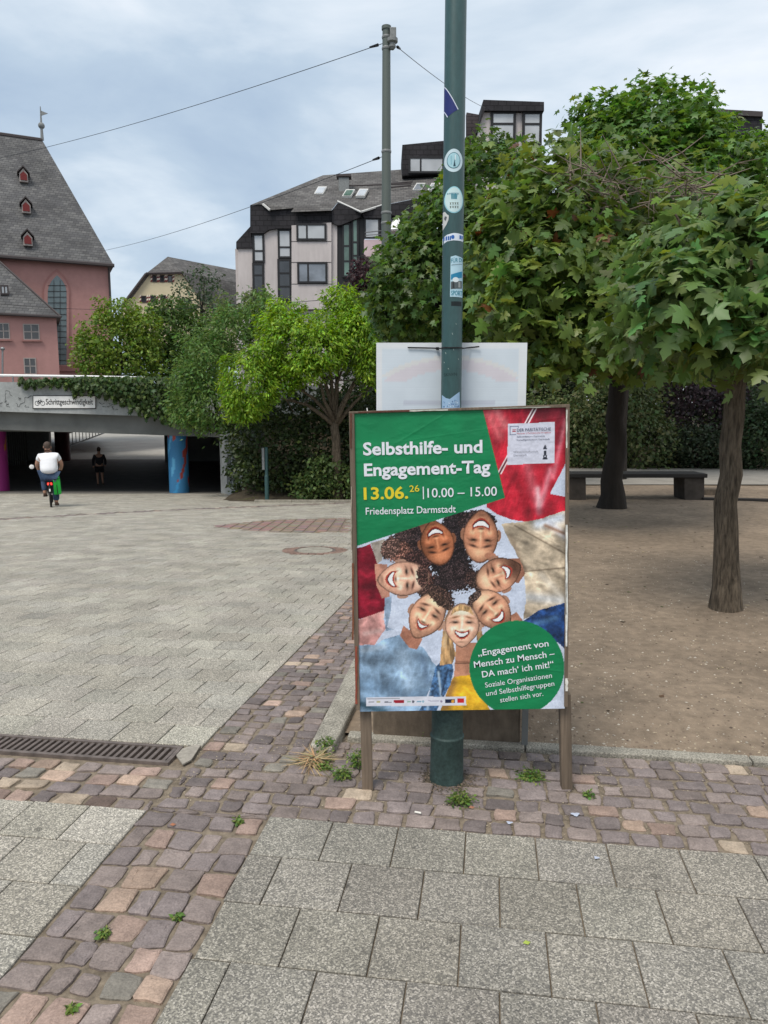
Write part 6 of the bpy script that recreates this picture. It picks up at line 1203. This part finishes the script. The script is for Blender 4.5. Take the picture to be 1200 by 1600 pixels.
# small green post with grey box beside the thicket
sp_ = thing('small_post', 'small dark green post with a grey box in front of the thicket', 'post', GP(417, 779)); y_ = 22.0; x_ = P(417, 760, y_).x; zb = float(pz(y_)); mb = MB(); mb.lathe((x_, y_, zb), [(.065, 0), (.065, .75), (.05, .8), (.05, 1.6), (.03, 1.62)], 14); mb.build('shaft', M_pole, sp_); mb = MB(); mb.box(x_ - .12, y_ - .08, zb + .95, x_ - .045, y_ + .1, zb + 1.6); mb.build('box', M_grey, sp_, bevel=.01)
pc = thing('pipe_post', 'thin white pipe at the left edge in front of the annex', 'pipe', P(4, 580, 40)); a_, b_ = P(4, 590, 40), P(4, 545, 40); mb = MB(); mb.tube([a_, b_], .05, 8); mb.build('pipe', M_steel, pc); mb = MB(); mb.sphere(b_, (.12, .12, .1)); mb.build('cap', M_steel, pc)

# ------------------------------------------------------------------ concrete block behind the post
F0, F1 = G(578, 1149), G(824, 1163.5); pl = thing('concrete_block', 'low dark stained concrete block behind the lamp post base', 'block', ((F0.x + F1.x) / 2, F0.y, 0)); dirb = (F1 - F0).normalized(); nb_ = Vector((-dirb.y, dirb.x, 0))
M_blk = mat('stained_block', (.125, .098, .072), .9, n1=(7, .3, 6), n2=(40, .2, 4, (1, 1, .3)), bump=(60, .5, .004))
F0 = F0 + dirb * .015; mb = MB(); q = [F0, F1 - dirb * .035, F1 - dirb * .035 + nb_ * .42, F0 + nb_ * .42]; mb.prism([p + Vector((0, 0, -.05)) for p in q], (0, 0, .35)); mb.build('body', M_blk, pl, bevel=.008)
mb = MB(); q = [F1 - dirb * .028, F1, F1 + nb_ * .02, F1 - dirb * .028 + nb_ * .02]; q = [p - nb_ * .02 for p in q]; mb.prism([p + Vector((0, 0, -.05)) for p in q], (0, 0, .34)); mb.build('corner_post', M_concd, pl)

M_blk_shade = mat('shaded_support_concrete', (.06, .05, .042), .9, n1=(7, .3, 6))  # support concrete with the shade under the trees put into its colour
# ------------------------------------------------------------------ bench
YBn = 12.9; bn = thing('bench', 'long dark plank bench on two concrete blocks behind the dark maple trunk', 'bench', (4.3, YBn, .03)); zt = P(1000, 744, YBn).z + .04; x0, x1 = P(800, 740, YBn).x, P(1106, 740, YBn).x
for k in range(4): mb = MB(); mb.box(x0, YBn + k * .16, zt - .07, x1 + .02 * (k % 2), YBn + .15 + k * .16, zt); mb.build('plank', mat('bench_plank', (.024, .021, .019), .7, n1=(12, .3, 5, (.1, 1, 1))) if k == 0 else bpy.data.materials['bench_plank'], bn, bevel=.008)  # plank colour darkened for the tree shade over the bench
for (pa_, pb_) in ((893, 918), (1073, 1104)): xa, xb = P(pa_, 760, YBn).x, P(pb_, 760, YBn).x; mb = MB(); mb.prism([(xa, YBn + .05, -.05), (xb, YBn + .05, -.05), (xb - .02, YBn + .05, zt - .073), (xa - .03, YBn + .05, zt - .073)], (0, .5, 0)); mb.build('support', M_blk_shade, bn, bevel=.01)
wp = thing('timber_edging', 'dark timber edging lying on the dirt right of the bench', 'edging', P(1150, 783, 12.6)); a_, b_ = G(1098, 784), G(1290, 788); mb = MB(); mb.prism([a_, b_, b_ + Vector((0, .12, 0)), a_ + Vector((0, .12, 0))], (0, 0, .07)); mb.build('beam', bpy.data.materials['bench_plank'], wp, bevel=.01); c_ = G(1095, 776); mb = MB(); mb.box(c_.x - .1, c_.y, -.01, c_.x + .4, c_.y + .3, .14); mb.build('block', M_blk, wp, bevel=.01)

# ------------------------------------------------------------------ people and bicycle
def skin_obj(name, joints, edges, m, parent, root=0, sub=2):
    """joints: list of (x,y,z,rx,ry)"""
    base = wloc(parent); me = bpy.data.meshes.new(name); me.from_pydata([(Vector(j[:3])) for j in joints], edges, []); o = bpy.data.objects.new(name, me); COL.objects.link(o); o.parent = parent
    sk = o.modifiers.new('skin', 'SKIN'); sk.use_smooth_shade = True; d = me.skin_vertices[0].data if me.skin_vertices else None
    if d is None:
        bm = bmesh.new(); bm.from_mesh(me); lay_ = bm.verts.layers.skin.verify(); bm.to_mesh(me); bm.free(); d = me.skin_vertices[0].data
    for i, j in enumerate(joints): d[i].radius = (j[3], j[4] if len(j) > 4 else j[3]); d[i].use_root = (i == root)
    s_ = o.modifiers.new('sub', 'SUBSURF'); s_.levels = sub; s_.render_levels = sub; me.materials.append(m); return o
M_skin = mat('skin', (.42, .24, .17), .6); M_jean = mat('blue_jeans', (.035, .06, .11), .85, n1=(20, .3, 4)); M_tee = mat('white_tshirt', (.78, .79, .82), .8, bump=(9, .6, .03)); M_shoe = mat('brown_shoe', (.06, .035, .025), .7); M_hair = mat('short_brown_hair', (.07, .05, .04), .8, n1=(60, .4, 4)); M_jkt = mat('dark_jacket', (.022, .022, .026), .85); M_short = mat('dark_shorts', (.016, .016, .018), .85)
YC = 19.6; gc_ = GP(80, 790); zc = float(pz(YC)); xc = P(80, 790, YC).x; xc2 = P(78, 720, YC).x - xc
cy = thing('person', 'cyclist in a white t-shirt and jeans riding away towards the underpass', 'person', (xc, YC, zc))
hd = (xc2 - .03, .28, 1.55)
# body: pelvis 0, chest 1, neckbase 2, head 3, shoulders, arms, legs
J = [(0, .02, .93, .17, .14), (0, .08, 1.10, .20, .15), (0, .15, 1.30, .20, .15), (-.01, .20, 1.42, .08, .08), (-.02, .25, 1.50, .06, .06), (-.02, .27, 1.57, .085, .095), (-.02, .28, 1.65, .075, .09),
     (-.22, .17, 1.33, .075, .075), (-.30, .26, 1.12, .055, .055), (-.28, .50, .98, .042, .042), (-.27, .58, .97, .04, .03),
     (.22, .17, 1.33, .075, .075), (.31, .26, 1.12, .055, .055), (.28, .50, .98, .042, .042), (.27, .58, .97, .04, .03),
     (-.11, .10, .86, .105, .105), (-.15, .42, .78, .08, .08), (-.15, .28, .50, .06, .06), (-.14, .24, .36, .045, .045), (-.14, .36, .32, .04, .03),
     (.11, .06, .84, .105, .105), (.13, .22, .50, .08, .08), (.13, .12, .22, .06, .06), (.13, .10, .12, .045, .045), (.14, .24, .08, .04, .03)]
Ed = [(0, 1), (1, 2), (2, 3), (3, 4), (4, 5), (5, 6), (2, 7), (7, 8), (8, 9), (9, 10), (2, 11), (11, 12), (12, 13), (13, 14), (0, 15), (15, 16), (16, 17), (17, 18), (18, 19), (0, 20), (20, 21), (21, 22), (22, 23), (23, 24)]
body = skin_obj('body', J, Ed, M_skin, cy)
g_ = 1.16
skin_obj('tshirt', [(0, .0, .86, .215, .175), (0, .05, 1.02, .245, .19), (0, .12, 1.2, .24, .18), (0, .16, 1.34, .19, .14), (-.01, .19, 1.41, .10, .09), (-.20, .17, 1.34, .10, .10), (-.285, .24, 1.20, .085, .085), (.20, .17, 1.34, .10, .10), (.29, .24, 1.20, .085, .085)], [(0, 1), (1, 2), (2, 3), (3, 4), (3, 5), (5, 6), (3, 7), (7, 8)], M_tee, cy)
skin_obj('jeans', [(0, .02, .90, .195, .16), (-.11, .10, .85, .13, .12), (-.15, .42, .78, .10, .10), (-.15, .28, .50, .08, .08), (-.14, .24, .40, .07, .07), (.11, .06, .83, .13, .12), (.13, .22, .50, .10, .10), (.13, .12, .24, .085, .085), (.13, .10, .14, .08, .08)], [(0, 1), (1, 2), (2, 3), (3, 4), (0, 5), (5, 6), (6, 7), (7, 8)], M_jean, cy)
skin_obj('shoe', [(-.14, .20, .33, .05, .05), (-.14, .30, .30, .055, .04), (-.14, .42, .29, .045, .035)], [(0, 1), (1, 2)], M_shoe, cy); skin_obj('shoe', [(.14, .06, .08, .05, .05), (.14, .16, .05, .055, .04), (.15, .28, .04, .045, .035)], [(0, 1), (1, 2)], M_shoe, cy)
mb = MB(); mb.sphere(Vector((xc - .02, YC + .255, zc + 1.625)), (.095, .105, .11), 16, 10); mb.build('hair', M_hair, cy, smooth=True)
for s_ in (-1, 1): mb = MB(); mb.sphere(Vector((xc - .02 + s_ * .092, YC + .28, zc + 1.58)), (.014, .02, .03), 8, 6); mb.build('ear', M_skin, cy, smooth=True)
def hand(par, c, s_, m):
    """palm and five separate fingers closed round the grip"""
    c = Vector(c); J_ = [(c.x, c.y, c.z, .03, .022), (c.x, c.y + .05, c.z + .01, .034, .018)]; E_ = [(0, 1)]; mb = MB()
    for k, l in enumerate((.06, .07, .065, .05)): x_ = c.x + s_ * (-.03 + .02 * k); mb.tube([(x_, c.y + .05, c.z + .012), (x_, c.y + .05 + l * .5, c.z + .012), (x_, c.y + .05 + l * .62, c.z - .02), (x_, c.y + .05 + l * .3, c.z - .034)], [.010, .010, .009, .007], 6)
    mb.tube([(c.x - s_ * .03, c.y + .01, c.z), (c.x - s_ * .045, c.y + .045, c.z - .012), (c.x - s_ * .03, c.y + .07, c.z - .028)], [.012, .011, .008], 6)
    mb.v = [tuple(Vector(v) + wloc(par)) for v in mb.v]; mb.build('fingers', m, par, smooth=True)
hand(cy, (-.27, .56, .965), -1, M_skin); hand(cy, (.27, .56, .965), 1, M_skin)
# bicycle
bk_ = thing('bicycle', 'black city bicycle under the cyclist with red rear light', 'bicycle', (xc, YC, zc)); bx = lambda x, y, z: Vector((xc + x, YC + y, zc + z))
for (yy, nm) in ((0, 0), (1.06, 1)):
    mb = MB(); mb.torus(bx(0, yy, .34), (1, 0, 0), .32, .024, 32, 8); wh = mb.build('wheel', M_rubber, bk_, smooth=True); mb = MB(); mb.torus(bx(0, yy, .34), (1, 0, 0), .295, .010, 32, 6); mb.build('rim', M_steel, wh); mb = MB()
    for k in range(14): a = math.pi * 2 * k / 14; mb.tube([bx(0, yy, .34), bx(0, yy + .29 * math.cos(a), .34 + .29 * math.sin(a))], .003, 3)
    mb.tube([bx(-.06, yy, .34), bx(.06, yy, .34)], .02, 8); mb.build('spokes', M_steel, wh)
mb = MB()
for a_, b_, r in (((0, .43, .28), (0, .30, .80), .018), ((0, .43, .28), (0, .92, .72), .022), ((0, .33, .66), (0, .92, .84), .018), ((0, .92, .66), (0, .90, .98), .02), ((.05, 0, .34), (.02, .43, .28), .011), ((-.05, 0, .34), (-.02, .43, .28), .011), ((.05, 0, .34), (.02, .31, .74), .009), ((-.05, 0, .34), (-.02, .31, .74), .009), ((.04, 1.06, .34), (.03, .94, .70), .013), ((-.04, 1.06, .34), (-.03, .94, .70), .013)): mb.tube([bx(*a_), bx(*b_)], r, 8)
mb.build('frame', M_black, bk_, smooth='auto')
mb = MB(); mb.tube([bx(-.30, .66, .96), bx(-.22, .80, 1.0), bx(0, .90, 1.0), bx(.22, .80, 1.0), bx(.30, .66, .96)], .014, 8); mb.build('handlebar', M_black, bk_, smooth=True)
mb = MB(); mb.tube([bx(-.29, .70, .96), bx(-.42, .66, 1.06)], .006, 5); ma = mb.build('mirror_arm', M_black, bk_); mb = MB(); c = bx(-.445, .65, 1.04); mb.sphere(c, (.062, .012, .062), 16, 8); mb.build('mirror', M_white, ma, smooth=True)
mb = MB(); mb.sphere(bx(0, .28, .83), (.11, .13, .04)); mb.build('saddle', M_black, bk_, smooth=True)
mb = MB(); mb.tube([bx(-.07, -.12, .70), bx(-.07, .30, .70)], .008, 6); mb.tube([bx(.07, -.12, .70), bx(.07, .30, .70)], .008, 6); mb.tube([bx(-.07, -.12, .70), bx(.07, -.12, .70)], .008, 6); mb.tube([bx(-.07, -.02, .70), bx(-.05, 0, .34)], .007, 6); mb.tube([bx(.07, -.02, .70), bx(.05, 0, .34)], .007, 6); mb.build('rack', M_black, bk_)
mb = MB(); mb.torus(bx(0, 0, .34), (1, 0, 0), .365, .012, 32, 4); mb.v = [v for v in mb.v]; mb.build('mudguard', M_black, bk_)
M_rl = bpy.data.materials.new('lit_red_light'); M_rl.use_nodes = True; b_ = M_rl.node_tree.nodes['Principled BSDF']; b_.inputs['Base Color'].default_value = (.5, .01, .01, 1); b_.inputs['Emission Color'].default_value = (1, .05, .03, 1); b_.inputs['Emission Strength'].default_value = 1.5
mb = MB(); mb.box(xc - .06, YC - .15, zc + .60, xc + .06, YC - .125, zc + .66); mb.build('rear_light', M_rl, bk_, bevel=.006); mb = MB(); mb.box(xc - .015, YC - .39, zc + .45, xc + .02, YC - .375, zc + .52); mb.build('reflector', M_white, bk_)
for s_ in (-1, 1): mb = MB(); yy, zz = (.30, .30) if s_ < 0 else (.22, .06); mb.tube([bx(0, .43, .28), bx(s_ * .08, .43, .28), bx(s_ * .09, yy - .02 if s_ < 0 else .20, zz - .02 if s_ < 0 else .07)], .011, 6); mb.box(xc + s_ * .14 - .05, YC + yy - .04, zc + zz - .045, xc + s_ * .14 + .05, YC + yy + .05, zc + zz - .02); mb.build('pedal', M_black, bk_)
pn = thing('pannier_bag', 'bright green pannier bag hanging on the right of the bicycle', 'pannier bag', tuple(bx(.2, .1, .7))); mb = MB(); mb.add([bx(*p) for p in ((.09, -.1, .33), (.27, -.08, .34), (.27, .2, .34), (.09, .2, .33), (.085, -.12, .72), (.25, -.1, .74), (.25, .24, .74), (.085, .24, .72), (.10, -.06, .84), (.22, -.04, .86), (.22, .18, .86), (.10, .18, .84))], [(0, 3, 2, 1), (0, 1, 5, 4), (1, 2, 6, 5), (2, 3, 7, 6), (3, 0, 4, 7), (4, 5, 9, 8), (5, 6, 10, 9), (6, 7, 11, 10), (7, 4, 8, 11), (8, 9, 10, 11)]); mb.build('bag', mat('green_tarpaulin', (.02, .42, .05), .45, bump=(12, .6, .02)), pn, bevel=.02)
mb = MB(); mb.prism([bx(.17, -.135, .36), bx(.19, -.135, .36), bx(.18, -.15, .6), bx(.16, -.15, .6)], (0, .015, 0)); mb.prism([bx(.09, -.13, .73), bx(.25, -.12, .75), bx(.25, -.125, .77), bx(.09, -.13, .75)], (0, .012, 0)); mb.build('strap', M_black, pn)
# walker
YWk = 33.7; zw = float(pz(YWk)); xw = P(156, 740, YWk).x; wk = thing('person', 'walker in a dark jacket and shorts with bare calves inside the underpass', 'person', (xw, YWk, zw))
J = [(0, 0, .92, .13, .10), (0, 0, 1.12, .15, .11), (0, 0, 1.36, .15, .10), (0, 0, 1.47, .055, .055), (0, .01, 1.56, .07, .08), (0, .01, 1.68, .065, .08), (-.19, 0, 1.38, .055, .055), (-.25, 0, 1.12, .045, .045), (-.25, .10, .88, .035, .035), (-.25, .14, .80, .035, .02), (.19, 0, 1.38, .055, .055), (.25, 0, 1.12, .045, .045), (.24, .14, .92, .035, .035), (.23, .20, .88, .035, .02), (-.09, 0, .84, .09, .09), (-.10, .04, .48, .058, .058), (-.10, -.06, .10, .04, .04), (-.10, .06, .04, .04, .03), (.09, 0, .84, .09, .09), (.10, .06, .48, .058, .058), (.11, .10, .12, .04, .04), (.12, .22, .05, .04, .03)]
Ed = [(0, 1), (1, 2), (2, 3), (3, 4), (4, 5), (2, 6), (6, 7), (7, 8), (8, 9), (2, 10), (10, 11), (11, 12), (12, 13), (0, 14), (14, 15), (15, 16), (16, 17), (0, 18), (18, 19), (19, 20), (20, 21)]
skin_obj('body', J, Ed, M_skin, wk); skin_obj('jacket', [(0, 0, .88, .17, .14), (0, 0, 1.12, .18, .13), (0, 0, 1.34, .165, .12), (0, 0, 1.44, .09, .08), (-.19, 0, 1.37, .08, .08), (-.26, 0, 1.12, .065, .065), (-.26, .09, .90, .055, .055), (.19, 0, 1.37, .08, .08), (.26, 0, 1.12, .065, .065), (.25, .13, .94, .055, .055)], [(0, 1), (1, 2), (2, 3), (2, 4), (4, 5), (5, 6), (2, 7), (7, 8), (8, 9)], M_jkt, wk)
skin_obj('shorts', [(0, 0, .90, .15, .12), (-.09, 0, .82, .115, .11), (-.10, .03, .58, .10, .10), (.09, 0, .82, .115, .11), (.10, .04, .58, .10, .10)], [(0, 1), (1, 2), (0, 3), (3, 4)], M_short, wk)
for j in ((-.10, -.06), (.12, .10)): skin_obj('shoe', [(j[0], j[1] - .03, .06, .045, .05), (j[0], j[1] + .08, .05, .05, .04), (j[0], j[1] + .17, .04, .04, .03)], [(0, 1), (1, 2)], M_shoe, wk)
mb = MB(); mb.sphere((xw, YWk, zw + 1.66), (.085, .10, .12), 14, 8); mb.build('hair', M_hair, wk, smooth=True)
hand(wk, (-.25, .10, .86), -1, M_skin); hand(wk, (.24, .14, .90), 1, M_skin)
AC = math.atan2(-xc, YC) * .92
for o_ in (cy, bk_): o_.rotation_euler = (0, 0, AC)
v_ = Matrix.Rotation(AC, 3, 'Z') @ Vector((.2, .1, .7)); pn.location = Vector((xc, YC, zc)) + v_; pn.rotation_euler = (0, 0, AC); wk.rotation_euler = (0, 0, math.atan2(-xw, YWk))
# small litter
for k, (px, py, lab, c) in enumerate(((653, 1271, 'white cigarette end on the cobbles left of the weed before the post', (.7, .68, .62)), (823, 1475, 'small yellow green leaf lying on the grey slabs', (.30, .38, .06)), (270, 1290, 'small brown dead leaf on the cobbles left of the stand', (.3, .12, .06)), (737, 1263, 'brown dead leaf beside the green weed before the post', (.28, .12, .07)))):
    p = G(px, py, .003); t = thing('cigarette_end' if k == 0 else 'fallen_leaf', lab, 'litter', p); mb = MB(); mb.cur = c
    if k == 0: mb.tube([p + Vector((-.012, .004, .004)), p + Vector((.012, -.004, .004))], .004, 8); mb.build('stub', M_attr, t)
    else: mb.add([p + Vector(v) for v in ((-.012, 0, .003), (-.003, .006, .008), (.012, .003, .004), (.003, -.005, .002))], [(0, 1, 3), (1, 2, 3)]); mb.build('blade', M_attr, t)
for k, (px, py, rx) in enumerate(((899, 1274, 7), (796, 1287, 5), (932, 1342, 4))):
    p = G(px, py, .0); o_ = []
    for q in range(12): a = math.pi * q / 6; rr_ = rx * 2.6 / F * (1 + .3 * math.sin(a * 3 + k)); o_.append((p.x + rr_ * math.cos(a), p.y + rr_ * .8 * math.sin(a), .0045))
    mb = MB(); mb.prism(o_, (0, 0, .0006)); mb.cur = 0; mb.c = [(.42, .46, .56)] * len(mb.v); mb.build('paint_splash', M_attr, loc=(p.x, p.y, .0045)); o = bpy.context.scene.objects[-1] if False else [x for x in COL.objects if x.name.startswith('paint_splash')][-1]; tagit(o, ['largest pale blue paint splash on the cobbles right of the stand', 'small pale blue paint splash between post and right leg', 'tiny pale blue paint spot on the slabs'][k], 'paint spot')
